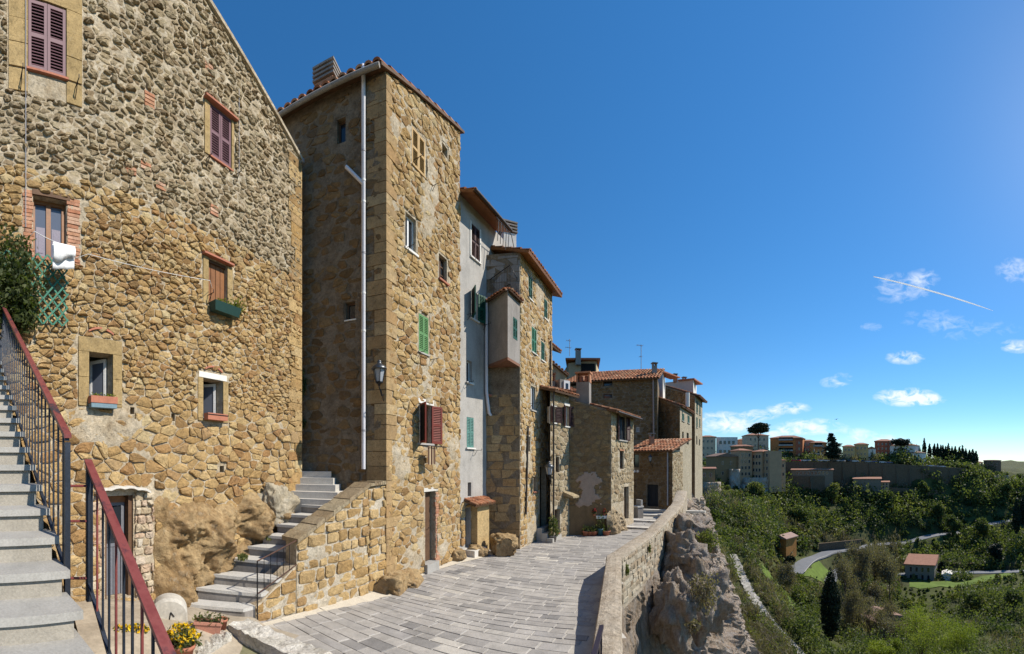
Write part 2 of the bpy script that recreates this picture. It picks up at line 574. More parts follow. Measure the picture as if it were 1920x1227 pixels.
def voronoi(pts):
    """cells (ccw polygons) of 2D points"""
    vs, es, fs, *_ = delaunay_2d_cdt([Vector(p) for p in pts], [], [], 0, 1e-6)
    cells = [[] for _ in vs]
    for f in fs:
        (ax, ay), (bx, by), (cx, cy) = vs[f[0]], vs[f[1]], vs[f[2]]
        D = 2 * (ax * (by - cy) + bx * (cy - ay) + cx * (ay - by))
        if abs(D) < 1e-9: continue
        A, B, C = ax * ax + ay * ay, bx * bx + by * by, cx * cx + cy * cy
        o = ((A * (by - cy) + B * (cy - ay) + C * (ay - by)) / D, (A * (cx - bx) + B * (ax - cx) + C * (bx - ax)) / D)
        for i in f: cells[i].append(o)
    out = []
    for v, c in zip(vs, cells):
        out.append((tuple(v), sorted(c, key=lambda p: atan2(p[1] - v[1], p[0] - v[0]))))
    return out


def rubble(s0, s1, z0, ztop, cw, ch, rng, holes=(), jit=.33, vary=None, zmax=None):
    """irregular stones as convex polygons in wall coordinates; ztop(s) is the upper edge"""
    asp = cw / ch
    zmax = zmax or max(ztop(s0), ztop(s1))
    pts = []
    z = z0 - 2 * ch
    row = 0
    while z < zmax + 2 * ch:
        k = 1.0 if vary is None else vary((z - z0) / (zmax - z0))
        hgt = ch * k * rng.uniform(.75, 1.3)
        s = s0 - 2 * cw + rng.uniform(0, cw)
        while s < s1 + 2 * cw:
            wd = cw * k * rng.choice((.45, .6, .8, 1, 1.3, 1.7)) * rng.uniform(.85, 1.15)
            pts.append((s + wd / 2 + rng.uniform(-jit, jit) * wd * .4, (z + hgt / 2 + rng.uniform(-jit, jit) * hgt) * asp))
            s += wd
        z += hgt
        row += 1
    sl = (ztop(s1) - ztop(s0)) / (s1 - s0)
    res = []
    for c, poly in voronoi(pts):
        if len(poly) < 3: continue
        cx, cz = c[0], c[1] / asp
        if not (s0 - .1 < cx < s1 + .1 and z0 - .1 < cz < ztop(cx) + .1): continue
        p = [(x, y / asp) for x, y in poly]
        p = clip(p, -1, 0, -s0); p = clip(p, 1, 0, s1); p = clip(p, 0, -1, -z0)
        p = clip(p, -sl, 1, ztop(0) if s0 <= 0 <= s1 else ztop(s0) - sl * s0)
        bad = False
        for a, b, d, e in holes:
            if not p: break
            if a < cx < b and d < cz < e: bad = True; break
            xs = [q[0] for q in p]; zs = [q[1] for q in p]
            if max(xs) <= a or min(xs) >= b or max(zs) <= d or min(zs) >= e: continue
            o = [(a - cx, 0), (cx - b, 1), (d - cz, 2), (cz - e, 3)]
            k = max(o)[1]
            p = clip(p, *((1, 0, a), (-1, 0, -b), (0, 1, d), (0, -1, -e))[k])
        if bad or len(p) < 3: continue
        ar = abs(sum(p[i][0] * p[(i + 1) % len(p)][1] - p[(i + 1) % len(p)][0] * p[i][1] for i in range(len(p)))) / 2
        if ar < cw * ch * .12: continue
        res.append((p, ar))
    return res


def coursed(s0, s1, z0, ztop, cw, ch, rng, holes=(), slope=0.0):
    """squared blocks in courses, as polygons"""
    res = []
    z = z0
    zmax = max(ztop(s0), ztop(s1)) + abs(slope) * (s1 - s0)
    sl = (ztop(s1) - ztop(s0)) / (s1 - s0)
    while z < zmax:
        h = ch * rng.uniform(.8, 1.25)
        s = s0 - rng.uniform(0, cw)
        while s < s1:
            w = cw * rng.uniform(.6, 1.5)
            j = lambda a: rng.uniform(-a, a)
            zz = z + slope * (s - s0)
            p = [(s + j(.02), zz + j(.015)), (s + w + j(.02), zz + slope * w + j(.015)), (s + w + j(.02), zz + h + slope * w + j(.015)), (s + j(.02), zz + h + j(.015))]
            s += w
            cx, cz = sum(q[0] for q in p) / 4, sum(q[1] for q in p) / 4
            p = clip(p, -1, 0, -s0); p = clip(p, 1, 0, s1); p = clip(p, 0, -1, -z0) if p else p
            p = clip(p, -sl, 1, ztop(s0) - sl * s0) if p else p
            bad = False
            for a, b, d, e in holes:
                if not p: break
                if a < cx < b and d < cz < e: bad = True; break
                xs = [q[0] for q in p]; zs = [q[1] for q in p]
                if max(xs) <= a or min(xs) >= b or max(zs) <= d or min(zs) >= e: continue
                k = max([(a - cx, 0), (cx - b, 1), (d - cz, 2), (cz - e, 3)])[1]
                p = clip(p, *((1, 0, a), (-1, 0, -b), (0, 1, d), (0, -1, -e))[k])
            if bad or len(p) < 3: continue
            ar = abs(sum(p[i][0] * p[(i + 1) % len(p)][1] - p[(i + 1) % len(p)][0] * p[i][1] for i in range(len(p)))) / 2
            if ar > cw * ch * .1: res.append((p, ar))
        z += h
    return res


def stone_shape(mb, p, place, rng, gap, proud, soft=True):
    """one stone: outline p (wall coords) -> bulging piece; place(s, z, d) gives the world point"""
    n = len(p)
    cx, cz = sum(q[0] for q in p) / n, sum(q[1] for q in p) / n
    q = []
    for x, z in p:
        dx, dz = x - cx, z - cz
        L = sqrt(dx * dx + dz * dz) + 1e-6
        k = max(.3, 1 - gap * rng.uniform(.5, 1.6) / L)
        q.append((cx + dx * k, cz + dz * k))
    if soft:
        r = []
        m = len(q)
        for i in range(m):
            a, b = q[i], q[(i + 1) % m]
            L = sqrt((a[0] - b[0]) ** 2 + (a[1] - b[1]) ** 2)
            if L < .02: r.append(((a[0] + b[0]) / 2, (a[1] + b[1]) / 2)); continue
            k = rng.uniform(.07, .24)
            for t in (k, 1 - k): r.append((a[0] + (b[0] - a[0]) * t + rng.uniform(-.011, .011), a[1] + (b[1] - a[1]) * t + rng.uniform(-.011, .011)))
        q = r
    m = len(q)
    d = proud * rng.uniform(.3, 1.4)
    tx, tz = rng.uniform(-.09, .09), rng.uniform(-.09, .09)
    dep = lambda x, z, b: b + (x - cx) * tx + (z - cz) * tz
    vs = [place(x, z, -.02) for x, z in q]
    vs += [place(cx + (x - cx) * .95, cz + (z - cz) * .95, dep(x, z, d * rng.uniform(.55, .95))) for x, z in q]
    e = rng.uniform(.5, .7)
    vs += [place(cx + (x - cx) * e, cz + (z - cz) * e, dep(x, z, d * rng.uniform(.85, 1.25))) for x, z in q]
    vs.append(place(cx, cz, d * 1.1))
    fs = []
    for i in range(m):
        j = (i + 1) % m
        fs += [(i, j, m + j, m + i), (m + i, m + j, 2 * m + j, 2 * m + i), (2 * m + i, 2 * m + j, 3 * m)]
    mb.raw(vs, fs)


def lay_stones(polys, place, parent, mat, rng, gap=.02, proud=.035, nmax=300, name='stone', soft=True, visible=None, tint=None):
    order = sorted(range(len(polys)), key=lambda i: -polys[i][1] * (visible(polys[i][0]) if visible else 1))
    rest = MB()
    for c, i in enumerate(order):
        p = polys[i][0]
        mb = MB() if c < nmax else rest
        mb.tint = rng.random() if tint is None else min(1, max(0, tint(p) + rng.uniform(-.25, .25)))
        stone_shape(mb, p, place, rng, gap, proud, soft)
        if c < nmax: mb.build(name, mat, parent)
    if rest.f: rest.build('small_' + name + 's', mat, parent, kind='stuff')


def tile_roof(parent, e0, e1, r0, r1, tw=.2, tl=.38, rng=None, slab=.08, part='roof', under=WOODD):
    """eave e0-e1, ridge r0-r1; slab with rows of curved clay tiles"""
    rng = rng or random.Random(3)
    e0, e1, r0, r1 = map(Vector, (e0, e1, r0, r1))
    nrm = (e1 - e0).cross(r0 - e0).normalized()
    if nrm.z < 0: nrm = -nrm
    mb = MB()
    dn = nrm * slab
    mb.hexa([e0 - dn, e1 - dn, r1 - dn, r0 - dn, e0, e1, r1, r0])
    ro = mb.build(part, under, parent)
    t = MB()
    nc = max(2, int((e1 - e0).length / tw))
    nr = max(2, int((r0 - e0).length / tl))
    seg = 5
    for i in range(nc):
        u = (i + .5) / nc
        for j in range(nr):
            t.tint = rng.random()
            v0, v1 = j / nr, min(1.0, (j + 1.12) / nr)
            pa = (e0 + (e1 - e0) * u).lerp(r0 + (r1 - r0) * u, v0)
            pb = (e0 + (e1 - e0) * u).lerp(r0 + (r1 - r0) * u, v1)
            wu = (e1 - e0).normalized()
            jx = wu * rng.uniform(-.012, .012)
            ra, rb = tw * .46, tw * .36
            vs = []
            for (p, rad, up) in ((pa, ra, .025 + rng.uniform(0, .012)), (pb, rb, .0)):
                for k in range(seg + 1):
                    a = pi * k / seg
                    vs.append(p + jx - wu * cos(a) * rad + nrm * (sin(a) * rad * .8 + up))
            fs = [(k, k + 1, seg + 2 + k, seg + 1 + k) for k in range(seg)]
            t.raw(vs, fs, False)
            vs2 = [pa + jx - wu * cos(pi * k / seg) * ra * .8 + nrm * (sin(pi * k / seg) * ra * .6) for k in range(seg + 1)]
            t.raw(vs[:seg + 1] + vs2, [(k, k + 1, seg + 2 + k, seg + 1 + k) for k in range(seg)], False)
    t.build('tiles', TILE, ro, kind='stuff')
    return ro
# ---------------------------------------------------------------- windows, doors, shutters
def shutter_leaf(root, f, s0, s1, z0, z1, d, mat, near=False, label=None, mid=True):
    th, st = .035, min(.055, (s1 - s0) * .16)
    mb = MB()
    f.box(mb, s0, s0 + st, z0, z1, d, d + th)
    f.box(mb, s1 - st, s1, z0, z1, d, d + th)
    rails = [(z0, z0 + .075), (z1 - .06, z1)]
    if mid: rails.append(((z0 + z1) / 2 - .035, (z0 + z1) / 2 + .035))
    for a, b in rails: f.box(mb, s0 + st, s1 - st, a, b, d + .002, d + th - .002)
    leaf = mb.build('shutter', mat, root, label)
    rails.sort()
    sm = MB()
    slat_me = None
    for (a, b), (c, e) in zip(rails[:-1], rails[1:]):
        n = max(3, int((c - b) / .05))
        for k in range(n):
            z = b + (c - b) * (k + .5) / n
            h = (c - b) / n
            m = MB() if near else sm
            u = Vector((*f.u, 0)) * (s1 - s0 - 2 * st - .002)
            o = f.w(s0 + st + .001, z - h * .42, d + th - .004)
            m.box(o, u, Vector((*f.n, 0)) * -.026 + Vector((0, 0, h * .72)), Vector((*f.n, 0)) * .004 + Vector((0, 0, .007)))
            if near:
                if slat_me is None:
                    ob = m.build('slat', mat, leaf, at=f.w((s0 + s1) / 2, z, d))
                    slat_me = ob.data
                else:
                    ob = bpy.data.objects.new('slat', slat_me)
                    COL.objects.link(ob)
                    ob.parent = leaf
                    ob.location = f.w((s0 + s1) / 2, z, d) - root_of(leaf).location
    if not near: sm.build('slats', mat, leaf, kind='stuff')
    bk = MB()
    f.box(bk, s0 + st, s1 - st, z0 + .07, z1 - .05, d - .004, d + .003)
    bk.build('backing', DARK, leaf)
    return leaf


def swung(f, s_h, ang, sign):
    """plane of a leaf hinged at s_h and opened by ang degrees; sign +1: leaf extends to +s when closed"""
    h = f.w(s_h, 0, .03)
    u3 = Vector((f.u.x, f.u.y)) * sign
    a = radians(ang)
    d2 = u3 * cos(a) + f.n * sin(a)
    p = Vector((h.x, h.y))
    return p, d2


def open_leaf(root, f, s_h, ang, sign, width, z0, z1, mat):
    p, d2 = swung(f, s_h, ang, sign)
    q = p + d2 * width
    g = Fac(p, q) if sign < 0 else Fac(q, p)
    return shutter_leaf(root, g, 0, width, z0, z1, -.017, mat)


def glazing(root, f, r, mat, depth=.16, nx=2, nz=1, glass=None, fw=.045):
    s0, s1, z0, z1 = r
    glass = glass or GLASS
    mb = MB()
    d0, d1 = -depth - .05, -depth
    e = .012
    f.box(mb, s0 - e, s0 + fw, z0 - e, z1 + e, d0, d1)
    f.box(mb, s1 - fw, s1 + e, z0 - e, z1 + e, d0, d1)
    f.box(mb, s0 + fw, s1 - fw, z0 - e, z0 + fw, d0, d1 - .002)
    f.box(mb, s0 + fw, s1 - fw, z1 - fw, z1 + e, d0, d1 - .002)
    for i in range(1, nx):
        c = s0 + (s1 - s0) * i / nx
        f.box(mb, c - fw * .7, c + fw * .7, z0 + fw, z1 - fw, d0, d1 - .001)
    for j in range(1, nz):
        c = z0 + (z1 - z0) * j / nz
        f.box(mb, s0 + fw, s1 - fw, c - .014, c + .014, d0 + .004, d1 - .006)
    w = mb.build('window', mat, root)
    for i in range(nx):
        a, b = s0 + (s1 - s0) * i / nx, s0 + (s1 - s0) * (i + 1) / nx
        p = MB()
        f.box(p, a - e, b + e, z0, z1, d0 + .012, d0 + .02)
        p.build('pane', glass, w)
    return w


def sill(root, f, r, mat, over=.06, proud=.07, th=.05):
    mb = MB()
    f.box(mb, r[0] - over, r[1] + over, r[2] - th, r[2] + .004, -.1, proud)
    return mb.build('sill', mat, root)


def surround(root, f, r, left, right, top, bottom, mat, proud=.03, split=None):
    """dressed stone frame of separate blocks round an opening"""
    s0, s1, z0, z1 = r
    rng = random.Random(int(s0 * 100))
    def blk(a, b, c, d):
        mb = MB()
        mb.tint = rng.random()
        f.box(mb, a + .004, b - .004, c + .004, d - .004, -.12, proud * rng.uniform(.8, 1.2))
        mb.build('surround_block', mat, root)
    n = split or max(1, int((z1 - z0) / .6))
    for k in range(n):
        c, d = z0 + (z1 - z0) * k / n, z0 + (z1 - z0) * (k + 1) / n
        if left: blk(s0 - left, s0, c, d)
        if right: blk(s1, s1 + right, c, d)
    if top: blk(s0 - left, s1 + right, z1, z1 + top)
    if bottom: blk(s0 - left, s1 + right, z0 - bottom, z0)


def door(root, f, r, mat, depth=.18, planks=4, glassfrac=0.0, name='door', label=None):
    s0, s1, z0, z1 = r
    mb = MB()
    f.box(mb, s0 - .01, s1 + .01, z0, z1 + .01, -depth - .06, -depth - .03)
    d = mb.build(name, mat, root, label)
    zt = z1 - (z1 - z0) * glassfrac
    w = (s1 - s0) / planks
    for k in range(planks):
        p = MB()
        f.box(p, s0 + k * w + .006, s0 + (k + 1) * w - .006, z0 + .01, zt - .01, -depth - .031, -depth)
        p.build('plank', mat, d)
    if glassfrac:
        p = MB()
        f.box(p, s0, s1, zt, zt + .06, -depth - .031, -depth + .005)
        f.box(p, s0, s1, z1 - .07, z1, -depth - .031, -depth + .005)
        f.box(p, s0, s0 + .07, z0, z1, -depth - .031, -depth + .008)
        f.box(p, s1 - .07, s1, z0, z1, -depth - .031, -depth + .008)
        p.build('door_frame', mat, d)
        p = MB()
        f.box(p, s0 + .06, s1 - .06, zt + .05, z1 - .06, -depth - .02, -depth - .015)
        p.build('pane', GLASS, d)
    h = MB()
    hs = s0 + (s1 - s0) * .82
    zh = z0 + 1.0
    h.tube([f.w(hs, zh, -depth), f.w(hs, zh, -depth + .05), f.w(hs - .1, zh, -depth + .05)], .01, 6)
    h.build('handle', IRON, d)
    return d


def bracket(root, f, px, py, out=.45, side=.0, name='laundry_bracket'):
    k, z = f.s_(px), f.z_(px, py)
    mb = MB()
    mb.tube([f.w(k, z, 0), f.w(k, z, out)], .009, 5)
    mb.tube([f.w(k, z - .18, 0), f.w(k, z - .18, .04), f.w(k, z, .16)], .008, 5)
    mb.tube([f.w(k, z, out), f.w(k, z + .06, out)], .008, 5)
    return mb.build(name, IRON, root)


def pot(name, label, c, r, h, mat=None, plant=None, cat='pot', group=None, leaf=None, flower=None, box=None, seed=1):
    """round pot (or box=(len, dir)) with soil and a small plant"""
    mat = mat or TERRA
    rng = random.Random(seed)
    c = Vector(c)
    t = thing(name, label, cat, c, group)
    m = MB()
    if box is None:
        m.lathe(c, [(0.0, 0.0), (r * .72, 0.0), (r * .95, h * .8), (r * 1.06, h * .8), (r * 1.08, h), (r * .93, h), (r * .88, h * .85), (0, h * .85)], 16)
        m.build('pot_body', mat, t)
        s_ = MB()
        s_.lathe(c, [(0, h * .88), (r * .9, h * .88)], 12)
        s_.build('soil', EARTH, t)
        ext = (Vector((r, 0, 0)), Vector((0, r, 0)))
    else:
        L, dr = box
        u = Vector((dr[0], dr[1], 0)).normalized()
        v = Vector((-u.y, u.x, 0))
        o = c - u * L / 2 - v * r
        m.hexa([o + u * .03 + v * .03, o + u * (L - .03) + v * .03, o + u * (L - .03) + v * (2 * r - .03), o + u * .03 + v * (2 * r - .03),
                o + Vector((0, 0, h * .86)), o + u * L + Vector((0, 0, h * .86)), o + u * L + v * 2 * r + Vector((0, 0, h * .86)), o + v * 2 * r + Vector((0, 0, h * .86))])
        for a, b, l, w in ((o - u * .012 - v * .012, u, L + .024, .03), (o - u * .012 + v * (2 * r - .018), u, L + .024, .03)):
            m.box(a + Vector((0, 0, h * .8)), u * l, v * w, (0, 0, h * .2))
        for a in (o - u * .012, o + u * (L - .018)):
            m.box(a + v * .02 + Vector((0, 0, h * .8)), u * .03, v * (2 * r - .04), (0, 0, h * .198))
        m.build('pot_body', mat, t)
        s_ = MB()
        s_.poly([o + u * .02 + v * .02 + Vector((0, 0, h * .9)), o + u * (L - .02) + v * .02 + Vector((0, 0, h * .9)), o + u * (L - .02) + v * (2 * r - .02) + Vector((0, 0, h * .9)), o + u * .02 + v * (2 * r - .02) + Vector((0, 0, h * .9))])
        s_.build('soil', EARTH, t)
        ext = (u * L / 2, v * r)
    if plant:
        n, hh, size = plant
        lv, fl = MB(), MB()
        for k in range(n):
            a, b = rng.uniform(-1, 1), rng.uniform(-1, 1)
            z = h * .85 + hh * rng.random() ** .8 * (1.15 - .5 * (a * a + b * b) / 2)
            p = c + ext[0] * a * 1.15 + ext[1] * b * 1.15 + Vector((0, 0, z))
            d = Vector((rng.gauss(0, 1), rng.gauss(0, 1), rng.gauss(.6, .7))).normalized()
            e = d.cross(Vector((rng.gauss(0, 1), rng.gauss(0, 1), rng.gauss(0, 1)))).normalized()
            is_f = flower is not None and z > h * .85 + hh * .35 and rng.random() < .4
            q = fl if is_f else lv
            q.tint = rng.random()
            sz = size * rng.uniform(.7, 1.4)
            q.poly([p - d * sz, p + e * sz * .42, p + d * sz, p - e * sz * .42])
            if is_f: q.poly([p - e * sz * .9, p + d.cross(e) * sz * .5, p + e * sz * .9, p - d.cross(e) * sz * .5])
        for k in range(14):
            a, b = rng.uniform(-.7, .7), rng.uniform(-.7, .7)
            p = c + ext[0] * a + ext[1] * b + Vector((0, 0, h * .85))
            lv.tint = .2
            lv.tube([p, p + Vector((rng.uniform(-.04, .04), rng.uniform(-.04, .04), hh * rng.uniform(.5, 1)))], .004, 4, False)
        lv.build('foliage', leaf or LEAF, t)
        if fl.f: fl.build('blossom', flower, t)
    return t


def lantern(name, label, c, s=1.0, arm=None, group=None):
    """wall lantern: bracket arm, cage, glass and cap; c is the middle of the glass"""
    c = Vector(c)
    t = thing(name, label, 'street lamp', c, group)
    m = MB()
    m.lathe(c, [(.085 * s, -.16 * s), (.10 * s, -.15 * s), (.10 * s, -.13 * s)], 6, False)
    for k in range(6):
        a = 2 * pi * k / 6
        m.tube([c + Vector((.085 * s * cos(a), .085 * s * sin(a), -.15 * s)), c + Vector((.15 * s * cos(a), .15 * s * sin(a), .16 * s))], .008 * s, 5)
    m.build('cage', IRON, t)
    m = MB()
    m.lathe(c, [(.0, .165 * s), (.185 * s, .16 * s), (.19 * s, .18 * s), (.14 * s, .25 * s), (.07 * s, .29 * s), (.05 * s, .33 * s), (.06 * s, .35 * s), (.02 * s, .39 * s), (0, .40 * s)], 12)
    m.build('cap', plain('lamp metal', (.10, .105, .11), .4, .2, 6, 0, 30, .8), t)
    m = MB()
    m.lathe(c, [(.08 * s, -.148 * s), (.142 * s, .158 * s)], 6, False)
    m.build('glass', plain('frosted glass', (.32, .34, .37), .25, .1, 8, 0, 30), t)
    m = MB()
    m.lathe(c, [(0, -.24 * s), (.03 * s, -.22 * s), (.035 * s, -.19 * s), (.085 * s, -.158 * s)], 8)
    if arm is not None:
        w = Vector(arm)
        low = Vector((c.x, c.y, c.z - .26 * s))
        m.tube([c + Vector((0, 0, -.22 * s)), low, low.lerp(w, .5) + Vector((0, 0, -.14 * s)), w + Vector((0, 0, -.05 * s))], .014 * s, 6)
        m.tube([w + Vector((0, 0, .05 * s)), w + Vector((0, 0, -.32 * s))], .018 * s, 6)
        m.tube([low.lerp(w, .3), w + Vector((0, 0, -.26 * s))], .01 * s, 5)
    m.build('bracket', IRON, t)
    return t


def body(root, C, zb, tops, holes=None, mats=None, default=None, depth=.25):
    """walls round a footprint C (ccw); tops: height at each corner; returns wall object and plane per edge"""
    out = []
    holes, mats = holes or {}, mats or {}
    n = len(C)
    for i in range(n):
        f = Fac(C[i], C[(i + 1) % n])
        mb = MB()
        wallpanel(mb, f, 0, f.L, zb, tops[i], tops[(i + 1) % n], holes.get(i, ()), depth)
        out.append((mb.build('wall', mats.get(i, default or MORT), root), f))
    return out


def chimney(root, c, w, d, h, mat, ang=0.0, slabs=0, cap=None, zb=0):
    m = MB()
    u = Vector((cos(ang), sin(ang), 0)); v = Vector((-sin(ang), cos(ang), 0))
    c = Vector(c)
    m.box(c - u * w / 2 - v * d / 2, u * w, v * d, (0, 0, h))
    ch = m.build('chimney', mat, root)
    if slabs:
        for k in range(slabs):
            q = MB()
            e = .05
            q.box(c - u * (w / 2 + e) - v * (d / 2 + e) + Vector((0, 0, h + .04 + k * .13)), u * (w + 2 * e), v * (d + 2 * e), (0, 0, .06))
            q.build('chimney_slab', PLDARK, ch)
        q = MB()
        q.box(c - u * w * .38 - v * d * .38 + Vector((0, 0, h)), u * w * .76, v * d * .76, (0, 0, .04 + slabs * .13 - .02))
        q.build('flue', DARK, ch)
    if cap == 'pots':
        for k in (-1, 1):
            q = MB()
            q.lathe(c + u * k * w * .22 + Vector((0, 0, h)), [(.10, 0), (.12, .0), (.09, .32), (.07, .32), (.07, .05)], 10)
            q.build('chimney_pot', TERRA, ch)
        q = MB()
        q.box(c - u * (w / 2 + .06) - v * (d / 2 + .06) + Vector((0, 0, h + .42)), u * (w + .12), v * (d + .12), (0, 0, .07))
        for a in (-1, 1):
            q.box(c + u * (a * w * .47 - .04) - v * d * .4 + Vector((0, 0, h)), u * .08, v * d * .8, (0, 0, .419))
        q.build('chimney_cap', BRICK, ch)
    if cap == 'slab':
        q = MB()
        q.box(c - u * (w / 2 + .07) - v * (d / 2 + .07) + Vector((0, 0, h + .18)), u * (w + .14), v * (d + .14), (0, 0, .08))
        for a in (-1, 1):
            q.box(c + u * (a * w * .4 - .05) - v * d * .4 + Vector((0, 0, h)), u * .1, v * d * .8, (0, 0, .179))
        q.build('chimney_cap', PLDARK, ch)
    return ch


# ================================================================ HOUSE A (big gable at the left)
def seen(f, z=True):
    def k(p):
        c = f.w(sum(q[0] for q in p) / len(p), sum(q[1] for q in p) / len(p))
        a = atan2(c.x, c.y)
        r = sqrt(c.x ** 2 + c.y ** 2)
        v = (c.z - ZC) / r
        if abs(a) > 1.4 or v > 1.25 or v < -.5: return .001
        return 1 / (r * r)
    return k


DA, FOOT = 6.3, az(-105)
footA = Vector((DA * sin(FOOT), DA * cos(FOOT)))
uA = Vector((-sin(FOOT + pi / 2) * -1, 0))
uA = Vector((sin(FOOT + pi / 2), cos(FOOT + pi / 2)))
SA0, SAR = -8.0, .3
cornerA = footA + uA * (DA * math.tan(az(563) - FOOT))
A0 = footA + uA * SA0
fA = Fac(A0, cornerA)
LA = fA.L
zc_ = fA.z_(563, 302)
z385 = fA.z_(385, 0)
slA = (zc_ - z385) / (fA.s_(563) - fA.s_(385))
sR = SAR - SA0
zR = zc_ + slA * (sR - LA)
houseA = thing('stone_house', 'tall gabled rubble stone house with mauve shutters, nearest on the left', 'house', (A0.x, A0.y, 0))
Aw = {'s1': fA.rect(52, 124, 6, 139), 's2': fA.rect(393, 433, 209, 306), 'w3': fA.rect(62, 125, 372, 487), 'w4': fA.rect(390, 425, 491, 577),
      'w5': fA.rect(166, 210, 663, 757), 'w6': fA.rect(380, 417, 712, 786), 'dr': fA.rect(197, 250, 930, 1122)}
holesA = list(Aw.values())
niches = [fA.rect(244, 252, 764, 777), fA.rect(321, 328, 776, 790), fA.rect(412, 420, 874, 886)]
mb = MB()
wallpanel(mb, fA, 0, sR, -.2, zR + slA * sR * 1.0, zR, holesA + niches, .28)
wallpanel(mb, fA, sR, LA, -.2, zR, zc_, holesA + niches, .28)
wallA = mb.build('wall', MORT, houseA)
backA = [cornerA, cornerA + Vector((-7.5, -1.8)), A0 + Vector((-7.5, -.6)), A0]
for i in range(3):
    f = Fac(backA[i], backA[i + 1])
    mb = MB()
    zz = [zc_, zc_, zR + slA * sR, zR + slA * sR]
    wallpanel(mb, f, 0, f.L, -.2, zz[i], zz[i + 1])
    mb.build('side_wall', MORT if i else TUFFD, houseA)
rngA = random.Random(11)
blockA = [(a - l, b + r, c - bo, d + t) for (a, b, c, d), (l, r, t, bo) in (
    (Aw['s1'], (.34, .30, .35, .42)), (Aw['s2'], (.16, .09, .06, .02)), (Aw['w3'], (.18, .26, .05, .02)), (Aw['w4'], (.16, .17, .06, .02)),
    (Aw['w5'], (.21, .20, .27, .10)), (Aw['w6'], (.15, .17, .18, .10)), (Aw['dr'], (.1, .45, .14, .0)))] + niches
topA = lambda s: zR + slA * abs(s - sR)
polysA = []
zlow = 2.45
for (a, b) in ((SAR - SA0 - 3.0, sR), (sR, LA)):
    polysA += rubble(a, b, .35, (lambda s, a=a, b=b: topA(s) - .05), .25, .145, rngA, blockA, .46,
                     vary=lambda t: 1.2 if t < .27 else (.74 if t < .55 else .72), zmax=max(topA(a), topA(b)))
# ragged upper zone carries smaller stones in more mortar
up = [p for p in polysA if sum(q[1] for q in p[0]) / len(p[0]) > 8.2]
low = [p for p in polysA if sum(q[1] for q in p[0]) / len(p[0]) <= 8.2]
lay_stones(low, fA.w, wallA, TUFF, rngA, .010, .045, 230, visible=seen(fA))
lay_stones(up, fA.w, wallA, TUFFG, rngA, .018, .046, 70, visible=seen(fA))
def patchA(s, z):
    v = noise.fractal(Vector((s * .8 + 3, z * .8, 2)), 1, 2, 4)
    sx, zx = fA.s_(195), fA.z_(195, 800)
    near = exp(-((s - sx) / .9) ** 2 - ((z - zx) / .55) ** 2)
    up_ = max(0, min(1, (z - 7.6) / 1.6)) * .012
    return up_ + .05 * max(0, min(1, (v * (.8 if z > 7 else .35) + near * 1.0 - .5) * 4))
for (a, b) in ((sR - 3.0, sR), (sR, LA)):
    mortar_skin(fA, a, b - (.06 if b == LA else 0), .1, lambda s: topA(s) - .02, holesA + niches + blockA[:2], wallA, MORT, .017, .004, .06, 3, patchA)
# gable verge and roof
mb = MB()
rn = Vector((*fA.n, 0))
for (a, b) in ((0, sR), (LA + .06, sR)):
    pa, pb = fA.w(a, topA(a) + .0, .07), fA.w(b, topA(b) + .0, .07)
    q = [pa, pb, pb - rn * 7.6, pa - rn * 7.6]
    mb.hexa([v + Vector((0, 0, .0)) for v in q] + [v + Vector((0, 0, .09)) for v in q] if a > b else [q[1], q[0], q[3], q[2]] + [v + Vector((0, 0, .09)) for v in (q[1], q[0], q[3], q[2])])
mb.build('roof', MORT, houseA)
mb = MB()
e = fA.w(LA, zc_ + .02, .05)
mb.tube([e + Vector((.03, .06, 0)), e + Vector((-1.5, .06 - .35, 0))], .06, 8)
mb.build('gutter', PIPEG, houseA)
# mauve shutters with stone surrounds
for key, lab in (('s1', 'mauve louvred shutter leaf, upper left window'), ('s2', 'mauve louvred shutter leaf, upper right window')):
    a, b, c, d = Aw[key]
    m = (a + b) / 2
    shutter_leaf(houseA, fA, a + .01, m - .004, c + .02, d - .01, -.03, MAUVE, True, lab)
    shutter_leaf(houseA, fA, m + .004, b - .01, c + .02, d - .01, -.03, MAUVE, True, lab)
    sill(houseA, fA, Aw[key], TERRA, .03, .05, .03)
    mb = MB()
    fA.box(mb, a - .02, b + .02, c, d + .02, -.27, -.22)
    mb.build('window', DARK, houseA)
surround(houseA, fA, Aw['s1'], .33, .29, .34, 0, QUOIN, .025, 3)
surround(houseA, fA, (Aw['s1'][0], Aw['s1'][1], Aw['s1'][2] - .4, Aw['s1'][2] - .03), .33, .29, 0, 0, QUOIN, .025, 1)
surround(houseA, fA, Aw['s2'], .15, .08, 0, 0, QUOIN, .025, 2)
surround(houseA, fA, Aw['w4'], .15, .16, 0, 0, QUOIN, .025, 2)
for k in ('s2', 'w4'):
    a, b, c, d = Aw[k]
    mb = MB()
    fA.box(mb, a - .17, b + .14, d + .01, d + .05, -.1, .11)
    mb.build('lintel_tile', TERRA, houseA)
def brick_jamb(root, f, s0, s1, z0, z1, rng, ch=.065):
    z = z0
    while z < z1:
        mb = MB()
        mb.tint = rng.random()
        j = rng.uniform(-.03, .03)
        f.box(mb, s0 + (j if rng.random() < .5 else 0), s1 + j, z + .006, z + ch - .006, -.05, .018 + rng.uniform(-.005, .008))
        mb.build('brick', BRICK, root)
        z += ch
a, b, c, d = Aw['w3']
brick_jamb(wallA, fA, a - .17, a - .005, c - .05, d + .05, rngA)
brick_jamb(wallA, fA, b + .005, b + .24, c - .05, d + .02, rngA)
mb = MB()
fA.box(mb, a - .02, b + .05, d + .005, d + .09, -.25, .03)
mb.build('lintel', WOODD, houseA)
glazing(houseA, fA, (a, b, c + .02, d), WOOD, .10, 2, 1, GLASSB, .06)
